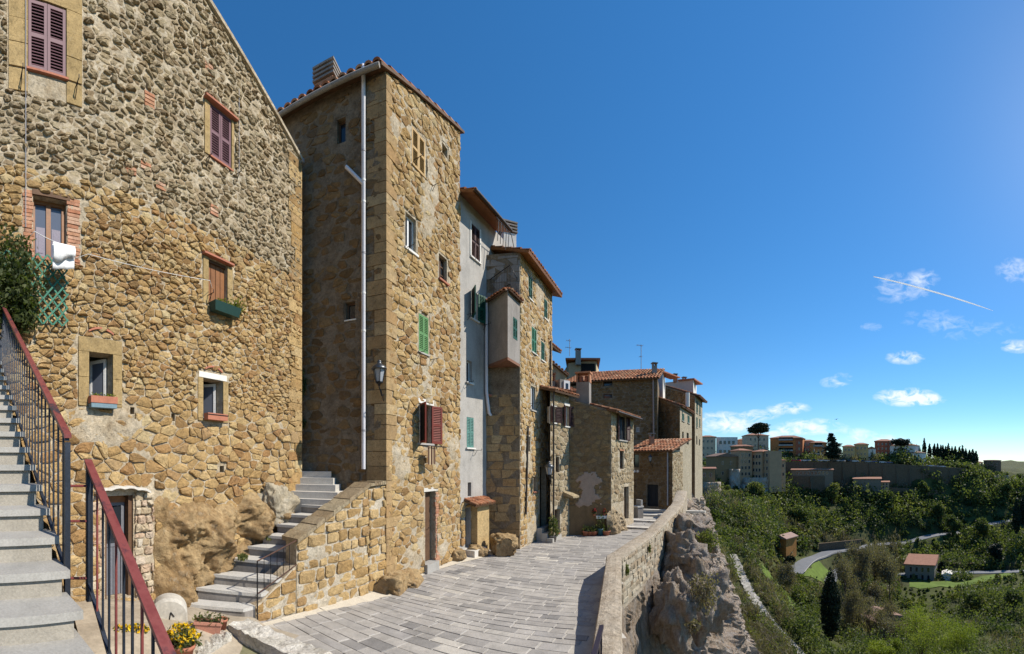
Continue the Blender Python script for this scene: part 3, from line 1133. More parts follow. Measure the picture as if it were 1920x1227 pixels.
sill(houseA, fA, Aw['w3'], TERRA, .03, .06, .04)
for x0, x1 in ((a + .07, (a + b) / 2 - .05), ((a + b) / 2 + .05, b - .07)):
    mb = MB()
    zc0 = c + (d - c) * .07
    fA.box(mb, x0 + .01, x1 - .01, zc0, zc0 + (d - c) * .5, -.122, -.118)
    fA.box(mb, x0 + .05, x1 - .05, zc0 + .08, zc0 + (d - c) * .42, -.1181, -.112)
    mb.build('inner_shutter', plain('grey lilac inner shutter', (.17, .15, .20), .5, .1), houseA)
a, b, c, d = Aw['w4']
mb = MB()
fA.box(mb, a, b, c, d, -.14, -.10)
w4 = mb.build('window', WOOD, houseA)
for k in range(4):
    mb = MB()
    w = (b - a) / 4
    fA.box(mb, a + w * k + .008, a + w * (k + 1) - .008, c + .05, d - .05, -.10, -.07)
    mb.build('panel', WOOD, w4)
mb = MB()
fA.box(mb, a - .02, b + .02, d - .06, d + .012, -.2, -.03)
mb.build('lintel', WOODD, houseA)
surround(houseA, fA, Aw['w5'], .20, .19, .26, .06, QUOIN, .04, 2)
surround(houseA, fA, Aw['w6'], .14, .16, 0, .06, QUOIN, .03, 2)
for k, thx in (('w5', .33), ('w6', .16)):
    a, b, c, d = Aw[k]
    m = (a + b) / 2
    mb = MB()      # small relieving arch of tiles
    for i in range(8):
        x0, x1 = m - .24 + .06 * i, m - .24 + .06 * (i + 1)
        h = lambda x: d + thx + .09 * (1 - ((x - m) / .26) ** 2)
        mb.raw([fA.w(x0, h(x0), -.05), fA.w(x1, h(x1), -.05), fA.w(x1, h(x1) + .035, -.05), fA.w(x0, h(x0) + .035, -.05),
                fA.w(x0, h(x0), .05), fA.w(x1, h(x1), .05), fA.w(x1, h(x1) + .035, .05), fA.w(x0, h(x0) + .035, .05)],
               [(4, 5, 6, 7), (3, 2, 1, 0), (0, 1, 5, 4), (2, 3, 7, 6), (1, 2, 6, 5), (3, 0, 4, 7)])
    mb.build('tile_arch', TERRA, houseA)
a, b, c, d = Aw['w6']
mb = MB()
fA.box(mb, a - .10, b + .12, d + .01, d + .13, -.05, .012)
mb.build('lintel', PLWHITE, houseA, 'white plaster lintel')
for k in ('w5', 'w6'):
    a, b, c, d = Aw[k]
    mb = MB()       # casement standing open inside
    p, q = fA.w(b - .02, 0, -.20), fA.w(b - .22, 0, -.50)
    g = Fac((q.x, q.y), (p.x, p.y))
    g.box(mb, 0, .05, c + .03, d - .03, 0, .03)
    g.box(mb, g.L - .05, g.L, c + .03, d - .03, 0, .03)
    g.box(mb, .05, g.L - .05, c + .03, c + .09, 0, .029)
    g.box(mb, .05, g.L - .05, d - .09, d - .03, 0, .029)
    cw = mb.build('window', WHITE, houseA, 'casement standing open')
    mb = MB()
    g.box(mb, .04, g.L - .04, c + .08, d - .08, .01, .016)
    mb.build('pane', GLASSB, cw)
    mb = MB()
    fA.box(mb, a - .01, b + .01, c - .06, c + .003, -.27, .03)
    mb.build('sill', QUOIN, houseA)
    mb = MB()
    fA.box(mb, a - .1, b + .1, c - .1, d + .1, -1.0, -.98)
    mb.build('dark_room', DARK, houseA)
# ground floor door
a, b, c, d = Aw['dr']
gy = plain('grey green door paint', (.16, .165, .185), .5, .15, 6, .05)
door(houseA, fA, (a + .02, b - .09, c, d - .13), gy, .20, 6, .48, label='grey door with dark upper pane')
mb = MB()
n = 9
for i in range(n):     # wooden tympanum under the arch
    x0, x1 = a + (b - a) * i / n, a + (b - a) * (i + 1) / n
    h = lambda x: d - .12 + .14 * (1 - ((x - (a + b) / 2) / ((b - a) / 2)) ** 2)
    mb.poly([fA.w(x0, d - .14, -.17), fA.w(x1, d - .14, -.17), fA.w(x1, h(x1), -.17), fA.w(x0, h(x0), -.17)])
mb.build('tympanum', WOOD, houseA)
mb = MB()
fA.box(mb, a, a + .03, c, d, -.2, .0); fA.box(mb, b - .08, b, c, d, -.2, -.05)
mb.build('door_frame', WOODD, houseA)
rj = random.Random(4)
lay_stones(coursed(b + .02, b + .42, c, lambda s: d + .05, .2, .14, rj), fA.w, wallA, masonry('pale jamb stone', [(.40, .30, .18), (.52, .44, .32), (.45, .30, .20), (.56, .5, .4)], bump=.5), rj, .01, .07, 60, soft=True)
lay_stones(coursed(a - .32, a - .02, c, lambda s: d + .02, .22, .2, rj), fA.w, wallA, MATS['pale jamb stone'], rj, .012, .05, 60, soft=True)
mb = MB()
for i in range(12):    # thin projecting stone hood over the door
    x0, x1 = a - .22 + (b - a + .5) * i / 12, a - .22 + (b - a + .5) * (i + 1) / 12
    h = lambda x: d + .04 + .10 * (1 - ((x - (a + b) / 2) / ((b - a) / 2 + .3)) ** 2) + .015 * sin(x * 23)
    mb.hexa([fA.w(x0, h(x0), .18), fA.w(x1, h(x1), .18), fA.w(x1, h(x1), -.05), fA.w(x0, h(x0), -.05),
             fA.w(x0, h(x0) + .045, .18), fA.w(x1, h(x1) + .045, .18), fA.w(x1, h(x1) + .045, -.05), fA.w(x0, h(x0) + .045, -.05)])
mb.build('door_hood', TRAV, houseA)
# quoins on the far corner
rq = random.Random(8)
z = .6
while z < zc_ - .3:
    h = rq.uniform(.22, .36)
    w = rq.choice((.28, .45, .55))
    mb = MB()
    mb.tint = rq.random()
    fA.box(mb, LA - w, LA + .02, z + .008, z + h - .008, -.3, .045)
    mb.build('quoin', TUFF, wallA)
    z += h
# thin cables down the wall
for px, y0, y1 in ((47, 0, 430), (445, 170, 330)):
    mb = MB()
    mb.tube([fA.P(px, y0 + (y1 - y0) * k / 6, .06) for k in range(7)], .007, 5)
    mb.build('cable', PIPEG, houseA)
for px, py in ((38, 150), (140, 168), (385, 300), (440, 330), (388, 555), (525, 640), (140, 560)):
    bracket(houseA, fA, px, py, .22)
# bits of patched brick
for px, py, nb in ((279, 204, 4), (244, 328, 2), (272, 320, 2), (390, 140, 3), (300, 357, 2), (400, 405, 3)):
    for k in range(nb):
        mb = MB()
        mb.tint = rq.random()
        s, z = fA.s_(px), fA.z_(px, py) + k * .075
        fA.box(mb, s - .11, s + .11, z, z + .055, -.03, .04)
        mb.build('brick', BRICK, wallA)

# ================================================================ HOUSE B (tall tower house)
cB = Vector((9.9 * sin(az(722)), 9.9 * cos(az(722))))
eB = Vector((13.2 * sin(az(862)), 13.2 * cos(az(862))))
lB = Vector((-7.6, cB.y - .02))
houseB = thing('tower_house', 'tall narrow stone tower house with white downpipe on its shaded side', 'house', (cB.x, cB.y, 0))
fBl, fB = Fac(lB, cB), Fac(cB, eB)
zB0 = fB.z_(722, 132)
zB1 = fB.z_(862, 247)
CB = [lB, cB, eB, Vector((-7.0, 15.2))]
Bw = {'y': fB.rect(772, 797, 250, 321), 'h': fB.rect(829, 839, 273, 292), 'w': fB.rect(760, 780, 405, 471), 'm': fB.rect(823, 838, 481, 528),
      'g': fB.rect(785, 803, 592, 663), 'r': fB.rect(787, 808, 760, 832), 'd': fB.rect(797, 816, 922, 1058)}
Bl = {'a': fBl.rect(632, 648, 222, 268), 'b': fBl.rect(648, 666, 566, 600)}
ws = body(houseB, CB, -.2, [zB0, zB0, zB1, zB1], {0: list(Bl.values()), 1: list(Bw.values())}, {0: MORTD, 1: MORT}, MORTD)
wallBl, wallB = ws[0][0], ws[1][0]
rngB = random.Random(21)
bl = [(r[0] - .06, r[1] + .06, r[2] - .06, r[3] + .06) for r in Bw.values()]
topB = lambda s: zB0 + (zB1 - zB0) * s / fB.L - .03
pB = rubble(0, fB.L, .05, topB, .29, .18, rngB, bl, .42, vary=lambda t: 1.1 if t < .5 else .95)
lay_stones(pB, fB.w, wallB, TUFF, rngB, .012, .04, 300, visible=seen(fB))
def patchB(s, z): return .04 * max(0, min(1, (noise.fractal(Vector((s * .7 + 9, z * .55, 5)), 1, 2, 4) - .22) * 4))
mortar_skin(fB, .02, fB.L - .02, .0, topB, list(Bw.values()), wallB, MORT, .018, .008, .07, 8, patchB)
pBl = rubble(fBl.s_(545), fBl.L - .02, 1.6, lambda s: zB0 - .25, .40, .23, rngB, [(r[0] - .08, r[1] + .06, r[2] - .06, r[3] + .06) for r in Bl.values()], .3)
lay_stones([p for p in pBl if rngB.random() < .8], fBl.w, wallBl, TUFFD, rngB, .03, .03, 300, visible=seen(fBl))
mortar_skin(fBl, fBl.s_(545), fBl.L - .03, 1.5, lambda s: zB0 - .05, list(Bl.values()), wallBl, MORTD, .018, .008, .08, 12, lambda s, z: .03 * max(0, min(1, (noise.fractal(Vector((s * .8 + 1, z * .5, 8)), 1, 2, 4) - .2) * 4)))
# corner blocks of the tower
z = .0
while z < zB0 - .3:
    h = rngB.uniform(.26, .40)
    w1, w2 = rngB.choice(((.25, .5), (.45, .28)))
    mb = MB()
    mb.tint = rngB.random()
    p = cB
    uu, nn, u2, n2 = fB.u, fB.n, -fBl.u, fBl.n
    def pt(a, b, zz): q = p + uu * a + u2 * b; return Vector((q.x, q.y, zz))
    o = .035
    q0 = p + nn * o + n2 * o + Vector((.02, -.0))
    pts = [q0, p + uu * w1 + nn * o, p + uu * w1 - nn * .1, p + u2 * w2 - n2 * .1, p + u2 * w2 + n2 * o]
    mb.raw([(v.x, v.y, z + .008) for v in pts] + [(v.x, v.y, z + h - .008) for v in pts],
           [(0, 1, 6, 5), (1, 2, 7, 6), (2, 3, 8, 7), (3, 4, 9, 8), (4, 0, 5, 9), (5, 6, 7, 8, 9), (4, 3, 2, 1, 0)])
    mb.build('quoin', ASHLAR, wallB)
    z += h
# roof: single slope rising from the shaded eave
ov = .32
up = Vector((fB.u.x, fB.u.y, (zB1 - zB0) / fB.L))
def atB(s, k, dz=0):      # s along the front, k back from the front
    q = cB + fB.u * s - Vector((1, 0)) * k
    return Vector((q.x, q.y, zB0 + (zB1 - zB0) * s / fB.L + dz))
tile_roof(houseB, atB(-ov, 5.5, .05), atB(-ov, -.12, .05), atB(fB.L + .1, 5.5, .05), atB(fB.L + .1, -.12, .05), .24, .42, rngB, .07)
mb = MB()
mb.tube([atB(-ov - .05, -.1, -.06), atB(-ov - .05, 5.4, -.06)], .065, 8)
mb.build('gutter', PLDARK, houseB)
mb = MB()
k = fBl.s_(684)
zt = fBl.z_(684, 150)
mb.tube([atB(-ov - .05, 5.4 - 5.1, -.08), fBl.w(k + .05, zt + .12, .25), fBl.w(k, zt - .1, .09), fBl.w(k, fBl.z_(684, 880), .09)], .055, 10)
mb.tube([fBl.P(684, 350, .10), fBl.P(652, 318, .10)], .05, 8)
dp = mb.build('downpipe', PIPE, houseB)
for y in (290, 345, 385, 480, 555, 625, 810):
    mb = MB()
    z = fBl.z_(684, y)
    mb.tube([fBl.w(k, z, .09), fBl.w(k, z + .05, .09)], .063, 10)
    mb.build('pipe_collar', WHITE if y % 2 else PIPEG, dp)
for r in Bl.values(): glazing(houseB, fBl, r, WOODD, .12, 1)
sill(houseB, fBl, Bl['b'], PLWHITE, .03, .03, .03)
chimney(houseB, fBl.w(fBl.s_(588), zB0 + .1, -.9), .60, .6, 1.05, BRICK, 0, 4)
# openings of the front
def closed_shutters(root, f, r, mat, label=None, surroundmat=None):
    a, b, c, d = r
    m = (a + b) / 2
    for x0, x1 in ((a + .005, m - .003), (m + .003, b - .005)):
        shutter_leaf(root, f, x0, x1, c + .01, d - .01, -.03, mat, False, label)
    mb = MB()
    f.box(mb, a - .02, b + .02, c - .02, d + .02, -.24, -.2)
    mb.build('window', DARK, root)
closed_shutters(houseB, fB, Bw['y'], YELLOW, 'ochre shutter leaf')
sill(houseB, fB, Bw['y'], YELLOW, .02, .04, .03)
glazing(houseB, fB, Bw['h'], WOODD, .2, 1)
glazing(houseB, fB, Bw['w'], WHITE, .10, 2)
sill(houseB, fB, Bw['w'], PLWHITE, .06, .06, .06)
glazing(houseB, fB, Bw['m'], WOODD, .12, 2, 3)
sill(houseB, fB, Bw['m'], TERRA, .05, .08, .05)
closed_shutters(houseB, fB, Bw['g'], LGREEN, 'light green shutter leaf')
sill(houseB, fB, Bw['g'], PLGREY, .04, .05, .04)
a, b, c, d = Bw['r']
glazing(houseB, fB, Bw['r'], WOOD, .12, 2)
open_leaf(houseB, fB, a, 125, 1, .42, c, d, RUST)
open_leaf(houseB, fB, b, 160, -1, .40, c, d, RUST)
mb = MB()
fB.box(mb, a - .12, b + .1, d + .02, d + .16, -.05, .04)
mb.build('lintel', PLWHITE, houseB, 'white lintel over the red shutters')
sill(houseB, fB, Bw['r'], PLGREY, .1, .07, .05)
a, b, c, d = Bw['d']
door(houseB, fB, (a, b - .06, c + .06, d), WOODD, .16, 5, .0, label='weathered brown plank door')
mb = MB()
fB.box(mb, a - .1, b + .15, d + .005, d + .12, -.05, .03)
mb.build('lintel', TRAV, houseB)
mb = MB()
fB.box(mb, a - .05, b + .05, -.1, c + .05, -.3, .12)
mb.build('doorstep', PEPER, houseB)
brick_jamb(wallB, fB, b + .01, b + .26, .05, d - .05, rngB, .075)
for px, py in ((776, 300), (808, 350), (760, 465), (843, 540), (780, 662), (806, 675), (745, 640)): bracket(houseB, fB, px, py, .3)
# ivy tuft and lantern belong to the tower's shaded side
lantern('wall_lantern', 'black wall lantern with frosted glass on the corner of the tower house', P(711, 706, 9.6), 1.05, fB.w(.03, P(711, 706, 9.6).z - .35, .0) + Vector((-.03, -.04, 0)))

# ================================================================ STAIR WALL and little staircase
def roadz(x, y): return .09 * max(0.0, min(6.0, 9.3 - y)) if x < 1.5 else .09 * max(0.0, min(6.0, 9.3 - y)) * max(0, 1 - (x - 1.5) / 1.5)
w0 = Vector((-4.38, 5.56))
w1 = Vector((cB.x + .01, cB.y - .03))
fW = Fac(w0, w1)
stairwall = thing('stair_wall', 'sloping tuff block wall beside the small stone staircase', 'wall', (w0.x, w0.y, 0))
sA, sB_, sC = fW.s_(556), fW.s_(690), fW.L
zA, zB_ = fW.z_(556, 1018), fW.z_(690, 912)
prof = [(0, .62), (sA - .02, 1.22), (sA, zA), (sB_, zB_), (sC, zB_ + .02)]
mb = MB()
th = .34
for (a, za), (b, zb) in zip(prof[:-1], prof[1:]):
    if b - a < .05: continue
    mb.hexa([fW.w(a, -.1, -th), fW.w(a, -.1), fW.w(b, -.1), fW.w(b, -.1, -th), fW.w(a, za, -th), fW.w(a, za), fW.w(b, zb), fW.w(b, zb, -th)])
core = mb.build('wall_core', MORT, stairwall)
rw = random.Random(31)
pw = []
for (a, za), (b, zb) in zip(prof[:-1], prof[1:]):
    if b - a < .05: continue
    pw += coursed(a, b, .1 if a > .5 else .3, lambda s, a=a, b=b, za=za, zb=zb: za + (zb - za) * (s - a) / (b - a) - .03, .40, .235, rw)
lay_stones(pw, fW.w, core, TUFF, rw, .016, .045, 300, name='block', tint=lambda p: .55)
for (a, za), (b, zb) in zip(prof[:-1], prof[1:]):
    if b - a > .05: mortar_skin(fW, a, b, .0, lambda s, a=a, b=b, za=za, zb=zb: za + (zb - za) * (s - a) / (b - a), [], core, masonry('pale joint mortar', [(.44, .36, .26), (.52, .45, .34), (.58, .52, .42)], True, .8, 18, .25), .014, .012, .06, 4, lambda s, z: .03 * max(0, min(1, (noise.fractal(Vector((s + 1, z, 8)), 1, 2, 4) - .25) * 4)))
mb = MB()
nseg = 9
for (a, za), (b, zb) in (((sA - .05, zA), (sB_, zB_)), ((sB_, zB_), (sC, zB_ + .02))):
    for k in range(nseg):
        x0, x1 = a + (b - a) * k / nseg, a + (b - a) * (k + 1) / nseg
        y0, y1 = za + (zb - za) * k / nseg, za + (zb - za) * (k + 1) / nseg
        j = rw.uniform(0, .03)
        q = MB()
        q.tint = rw.random()
        q.hexa([fW.w(x0 + .006, y0, -th - .08), fW.w(x0 + .006, y0, .09), fW.w(x1 - .006, y1, .09), fW.w(x1 - .006, y1, -th - .08),
                fW.w(x0 + .006, y0 + .07 + j, -th - .08), fW.w(x0 + .006, y0 + .07 + j, .09), fW.w(x1 - .006, y1 + .07 + j, .09), fW.w(x1 - .006, y1 + .07 + j, -th - .08)])
        q.build('coping_stone', TUFFG, stairwall)
stairs = thing('stone_staircase', 'small worn stone staircase climbing between the gabled house and the tower', 'stairs', (-5.2, 5.4, .3))
for n in range(9):
    p0 = fW.w(-.22 + .37 * n, 0, -.02 if n < 3 else -th - .02)
    ed = Vector((-.87, -.5, 0)).lerp(Vector((-1, .0, 0)), n / 8)
    p1 = p0 + ed * (1.32 if n < 3 else 1.15)
    z = .62 + .20 * n
    dr = Vector((*fW.u, 0)) * (.42 if n < 8 else 1.0)
    j = Vector((*fW.u, 0)) * rw.uniform(-.02, .02)
    mb = MB()
    q = [p0 + j, p0 + dr + j, p1 + dr + j * 2, p1 + j * 2]
    mb.hexa([Vector((v.x, v.y, -.05)) for v in q][::-1] + [Vector((v.x, v.y, z - .06)) for v in q][::-1])
    st = mb.build('step', PLDARK, stairs)
    mb = MB()
    e = Vector((*fW.u, 0)) * -.03
    q = [p0 + j + e, p0 + dr + j, p1 + dr + j * 2, p1 + j * 2 + e]
    mb.hexa([Vector((v.x, v.y, z - .06)) for v in q][::-1] + [Vector((v.x, v.y, z)) for v in q][::-1])
    mb.build('tread', plain('worn pale step', (.50, .48, .44), .8, .15, 5, .3, 40), st)
for n in range(5):
    z = 2.36 + .17 * n
    y0 = 8.42 + .2 * n
    mb = MB()
    x1 = -4.05 - .16 * n
    mb.hexa([Vector(v) for v in ((-6.3, y0 - .25, 0), (x1, y0, 0), (x1 - .1, 9.4, 0), (-7.0, 9.4, 0), (-6.3, y0 - .25, z), (x1, y0, z), (x1 - .1, 9.4, z), (-7.0, 9.4, z))])
    mb.build('step', TRAV if n % 2 else MATS['worn pale step'], stairs)
# handrail of the little staircase
mb = MB()
rail_l = thing('stair_handrail', 'thin rusty iron handrail beside the small stone staircase', 'handrail', fW.w(.0, .4, .03))
ra, rb = fW.w(.0, fW.z_(478, 1052) , .05), fW.w(sA - .04, zA + .06, .05)
mb.tube([Vector((ra.x, ra.y, .32)), ra], .014, 6); mb.build('post', IRON, rail_l)
mb = MB(); mb.tube([ra, rb], .014, 6); mb.build('top_rail', plain('rusty iron', (.09, .045, .03), .7, .4, 12, .1), rail_l)
mb = MB(); lo = Vector((0, 0, -.60)); mb.tube([ra + lo, rb + lo * .8], .012, 6); mb.build('bottom_rail', MATS['rusty iron'], rail_l)
for k in range(1, 6):
    mb = MB(); p, q = ra.lerp(rb, k / 6.2), (ra + lo).lerp(rb + lo * .8, k / 6.2)
    mb.tube([p, q], .007, 5); mb.build('baluster', IRON, rail_l)

# striped cloth on a rack under the red shutters
a, b, c, d = Bw['r']
cl = thing('striped_cloth', 'brown cloth with cream stripes hung on a rack below the red shutters', 'cloth', fB.w(a + .1, c - .1, .3))
for k in range(7):
    mb = MB(); x0 = a + .0 + .055 * k
    fB.box(mb, x0, x0 + .053, c - .62 - .02 * sin(k), c - .10, .28 + .012 * (k % 2), .295 + .012 * (k % 2)); mb.build('stripe', plain('cream stripe', (.55, .42, .26), .9, .1) if k % 3 == 1 else plain('brown cloth', (.12, .065, .04), .9, .2), cl)
mb = MB(); mb.tube([fB.w(a - .15, c - .09, .05), fB.w(a - .15, c - .09, .36), fB.w(b + .25, c - .09, .36), fB.w(b + .25, c - .09, .05)], .01, 5); mb.build('rack', IRON, cl)
# ================================================================ ROAD with pavers, PARAPET
rngR = random.Random(41)
road = MB()
RP = [(-9, -6), (.3, -6), (.5, 2), (1.3, 5.15), (2.86, 10.5), (5.0, 13.4), (8.7, 19.0), (10.8, 24.0), (11.0, 30), (-4, 30), (-9, 12)]
# road sheet as a grid so that it follows the gentle rise
gx = np.arange(-9, 12.1, .5); gy_ = np.arange(-6, 30.1, .5)
def inside(x, y, poly):
    r = False
    j = len(poly) - 1
    for i in range(len(poly)):
        xi, yi = poly[i]; xj, yj = poly[j]
        if (yi > y) != (yj > y) and x < (xj - xi) * (y - yi) / (yj - yi) + xi: r = not r
        j = i
    return r
def roadh(x, y):
    z = roadz(x, y)
    # broad shallow steps at the far end
    q = (x - 5.6) * .62 + (y - 18.2) * .78
    return z + sum(.085 for k in (0.2, 1.9, 3.7, 5.4) if q > k and y > 15)
for x in gx[:-1]:
    for y in gy_[:-1]:
        if inside(x + .25, y + .25, RP):
            road.poly([(a, b, roadz(a, b) - .010) for a, b in ((x, y), (x + .5, y), (x + .5, y + .5), (x, y + .5))])
roado = road.build('road', plain('sandy joints', (.42, .39, .34), .95, .2, 3, .3, 30), None, kind='structure')
ru = Vector((sin(radians(24)), cos(radians(24))))   # along the lane
rv = Vector((ru.y, -ru.x))                          # to the right
pav = []
t = -2.0
while t < 21.5:
    h = rngR.uniform(.17, .34)
    s = -7.5 + rngR.uniform(0, .4)
    while s < 5.5:
        w = rngR.uniform(.28, .85)
        c = ru * (t + h / 2) + rv * (s + w / 2)
        ce = c + rv * (w / 2)
        if inside(ce.x, ce.y, RP) and c.y > -1 and (c - Vector((-4.7, 4.5))).length > 1.0:
            # keep clear of houses on the left
            keep = True
            for f, e in ((fA, .0), (fW, -.05), (fB, .0)):
                k = (c - f.a).dot(f.u)
                if -.1 < k < f.L + .1 and (c - f.a).dot(f.n) < e: keep = False
            if keep and (c.x > -3.4 or c.y > 4.9): pav.append((t, s, h, w, c))
        s += w
    t += h
pav.sort(key=lambda p: p[4].length)
front = [p for p in pav if abs(atan2(p[4].x, p[4].y)) < 1.2 and p[4].length > 6.0]
ids = {id(p) for p in front[:300]}
rest = MB()
for p in pav:
    t, s, h, w, c = p
    own = id(p) in ids
    m = MB() if own else rest
    m.tint = min(1, max(0, rngR.gauss(.5, .25)))
    g = .008
    j = lambda: rngR.uniform(-.008, .008)
    z0 = roadh(c.x, c.y)
    up = rngR.uniform(-.004, .004)
    q, q2 = [], []
    for a, b in ((t + g, s + g), (t + g, s + w - g), (t + h - g, s + w - g), (t + h - g, s + g)):
        v = ru * (a + j()) + rv * (b + j())
        zz = roadz(v.x, v.y) + (z0 - roadz(c.x, c.y))
        q.append(Vector((v.x, v.y, zz - .05)))
        vi = v + (c - v) * .035
        q2.append(Vector((vi.x, vi.y, zz + up + rngR.uniform(-.0025, .0025))))
    qm = [Vector((a.x, a.y, b.z - .008)) for a, b in zip(q, q2)]
    vs = q + qm + q2
    m.raw(vs, [(0, 4, 5, 1), (1, 5, 6, 2), (2, 6, 7, 3), (3, 7, 4, 0), (4, 8, 9, 5), (5, 9, 10, 6), (6, 10, 11, 7), (7, 11, 8, 4), (8, 11, 10, 9)])
    if own: m.build('paver', PAVER, roado)
rest.build('far_pavers', PAVER, roado, kind='stuff')
# risers of the shallow steps
for k in (0.2, 1.9, 3.7, 5.4):
    mb = MB()
    c0 = Vector((5.6, 18.2)) + Vector((.62, .78)) * k
    dv = Vector((.78, -.62))
    n_ = sum(1 for x in (0.2, 1.9, 3.7, 5.4) if x <= k)
    o = c0 - dv * 2.2
    mb.box((o.x, o.y, (n_ - 1) * .085 - .03), Vector((*dv, 0)) * 5.2, Vector((.62, .78, 0)) * .30, (0, 0, .085 + .036))
    mb.build('step_edge', TRAV, roado)
# sandy mortar fillet along the wall foot
mb = MB()
pts = [(470, 1200), (550, 1176), (620, 1153), (690, 1131), (735, 1116), (765, 1098), (800, 1074), (862, 1056), (905, 1046)]
for (a, b) in zip(pts[:-1], pts[1:]):
    p, q = G(*a, .0), G(*b, .0)
    for v in (p, q): v.z = 0
    p, q = G(*a, roadz(p.x, p.y)), G(*b, roadz(q.x, q.y))
    n = Vector((-(q - p).y, (q - p).x, 0)).normalized()
    m_ = .35
    mb.poly([p - n * .03 + Vector((0, 0, .008)), q - n * .03 + Vector((0, 0, .008)), q + n * m_ + Vector((0, 0, .06)), p + n * m_ + Vector((0, 0, .06))])
mb.build('mortar_fillet', plain('pale sand mortar', (.55, .49, .39), .95, .12, 4, .4, 25), roado)

PT = .62
inner = [Vector((.10, 2.3)), Vector((1.075, 5.19)), Vector((2.68, 10.67)), Vector((4.94, 13.75)), Vector((8.45, 19.2)), Vector((10.3, 22.6))]
outer = [Vector((.72, 2.1)), Vector((1.50, 5.08)), Vector((3.02, 10.32)), Vector((5.07, 13.07)), Vector((8.95, 18.75)), Vector((10.9, 22.2))]
ptop = [PT + .02, PT + .0, PT, PT + .06, 1.05, 1.5]
parapet = thing('parapet_wall', 'low stone parapet curving along the cliff edge of the lane', 'wall', (2.6, 9, 0))
mb = MB()
NS = 14
PI_, PO_, PZ_ = [], [], []
for i in range(len(inner) - 1):
    for k in range(NS):
        t = k / NS
        PI_.append(inner[i].lerp(inner[i + 1], t)); PO_.append(outer[i].lerp(outer[i + 1], t)); PZ_.append(ptop[i] + (ptop[i + 1] - ptop[i]) * t)
PI_.append(inner[-1]); PO_.append(outer[-1]); PZ_.append(ptop[-1])
vs, fs = [], []
for a, b, z in zip(PI_, PO_, PZ_):
    nz = lambda p, q: noise.fractal(Vector((p.x * 2.3, p.y * 2.3, q)), 1.0, 2.0, 4) * .02
    zt = z
    m1, m2 = a.lerp(b, .3), a.lerp(b, .7)
    vs += [(a.x, a.y, -.1), (a.x + nz(a, 1), a.y, zt - .05 + nz(a, 2)), (a.lerp(b, .06).x, a.lerp(b, .06).y, zt + nz(a, 3)),
           (m1.x, m1.y, zt + .02 + nz(m1, 4) * 1.3), (m2.x, m2.y, zt + .015 + nz(m2, 5) * 1.3), (a.lerp(b, .95).x, a.lerp(b, .95).y, zt - .01 + nz(b, 6)), (b.x + nz(b, 7), b.y, zt - .06), (b.x, b.y, -.9)]
for i in range(len(PI_) - 1):
    for k in range(7): fs.append((i * 8 + k, (i + 1) * 8 + k, (i + 1) * 8 + k + 1, i * 8 + k + 1))
fs.append(tuple(range(7, -1, -1)))
fs.append(tuple((len(PI_) - 1) * 8 + k for k in range(8)))
mb.raw(vs, fs, False)
parcore = mb.build('parapet_core', masonry('parapet mortar', [(.33, .26, .185), (.42, .345, .255), (.47, .40, .31), (.36, .275, .195)], True, 1.0, 20, .35, .1), parapet)
rngP = random.Random(51)
for seg in (2, 3):
    # squared blocks on the valley face beyond the bend
    f = Fac(outer[seg + 1], outer[seg]) if False else Fac(outer[seg], outer[seg + 1])
    pl = lambda s, z, d, f=f: f.w(s, z, d)
    ps = coursed(.05, f.L - .05, -.75, lambda s, seg=seg, f=f: ptop[seg] + (ptop[seg + 1] - ptop[seg]) * s / f.L - .1, .34, .17, rngP)
    lay_stones(ps, pl, parcore, masonry('pale parapet stone', [(.30, .22, .14), (.42, .34, .24), (.48, .42, .32), (.36, .27, .18)], stain=.3, grey=.2), rngP, .007, .022, 120, name='block')

# near railing end standing by the parapet
rr = thing('stair_railing_end', 'dark iron railing end in front of the parapet, bottom edge of the view', 'railing', (1.0, 4.6, 0))
e0, e1 = P(1128, 1174, 5.2), P(1114, 1227, 4.1)
e2 = e1 + (e1 - e0) * 1.0
mb = MB()
d = (e2 - e0)
mb.box(e0 + Vector((-.03, 0, -.035)), (.06, 0, 0), d, (0, 0, .05)); mb.build('top_rail', plain('bluish black paint', (.03, .025, .04), .4, .2), rr)
for k in range(6):
    p = e0.lerp(e2, .04 + k * .19)
    mb = MB(); mb.abox(p.x - .012, p.y - .012, p.z - .95, p.x + .012, p.y + .012, p.z - .03); mb.build('baluster', MATS['bluish black paint'], rr)

# ================================================================ ENTRANCE STAIRS at the left with railings
up_st = thing('entrance_stairs', 'broad grey stone steps climbing to the upper left', 'stairs', (-2.2, 0, 2.1))
dU = Vector((-.9940, .110)); nU = Vector((dU.y, -dU.x)) * -1      # climbing direction; nU points south
nU = Vector((-.110, -.994))
TR, RS = .267, .180
o0 = Vector((-2.18, 1.0))
r5 = random.Random(61)
for n in range(-9, 16):
    z = 2.34 + RS * n
    a = o0 + dU * (TR * n)
    if n < 0: a = o0 + dU * (TR * n) - dU * .0
    ln = TR + .06 if n != -1 else .95
    if n < -1: a = o0 - dU * (.70 + TR * (-n - 1))
    if n == -1: a = o0 - dU * .70
    wob = r5.uniform(-.015, .015)
    q = [a + nU * -.0, a + dU * ln - nU * .0, a + dU * ln + nU * 2.3, a + nU * 2.3]
    mb = MB()
    zb = -.2
    mb.hexa([Vector((*v, zb)) for v in q][::-1] + [Vector((*v, z - .055)) for v in q][::-1])
    st = mb.build('step', plain('speckled riser', (.33, .30, .25), .95, .2, 5, .6, 50), up_st)
    e = dU * -.035
    nout = nU * -.05
    q = [a + e + nout, a + dU * ln + nout, a + dU * ln + nU * 2.32, a + e + nU * 2.32]
    mb = MB()
    mb.hexa([Vector((*v, z - .055 + wob * .2)) for v in q][::-1] + [Vector((*v, z + wob * .2)) for v in q][::-1])
    mb.build('tread', PEPER, st)
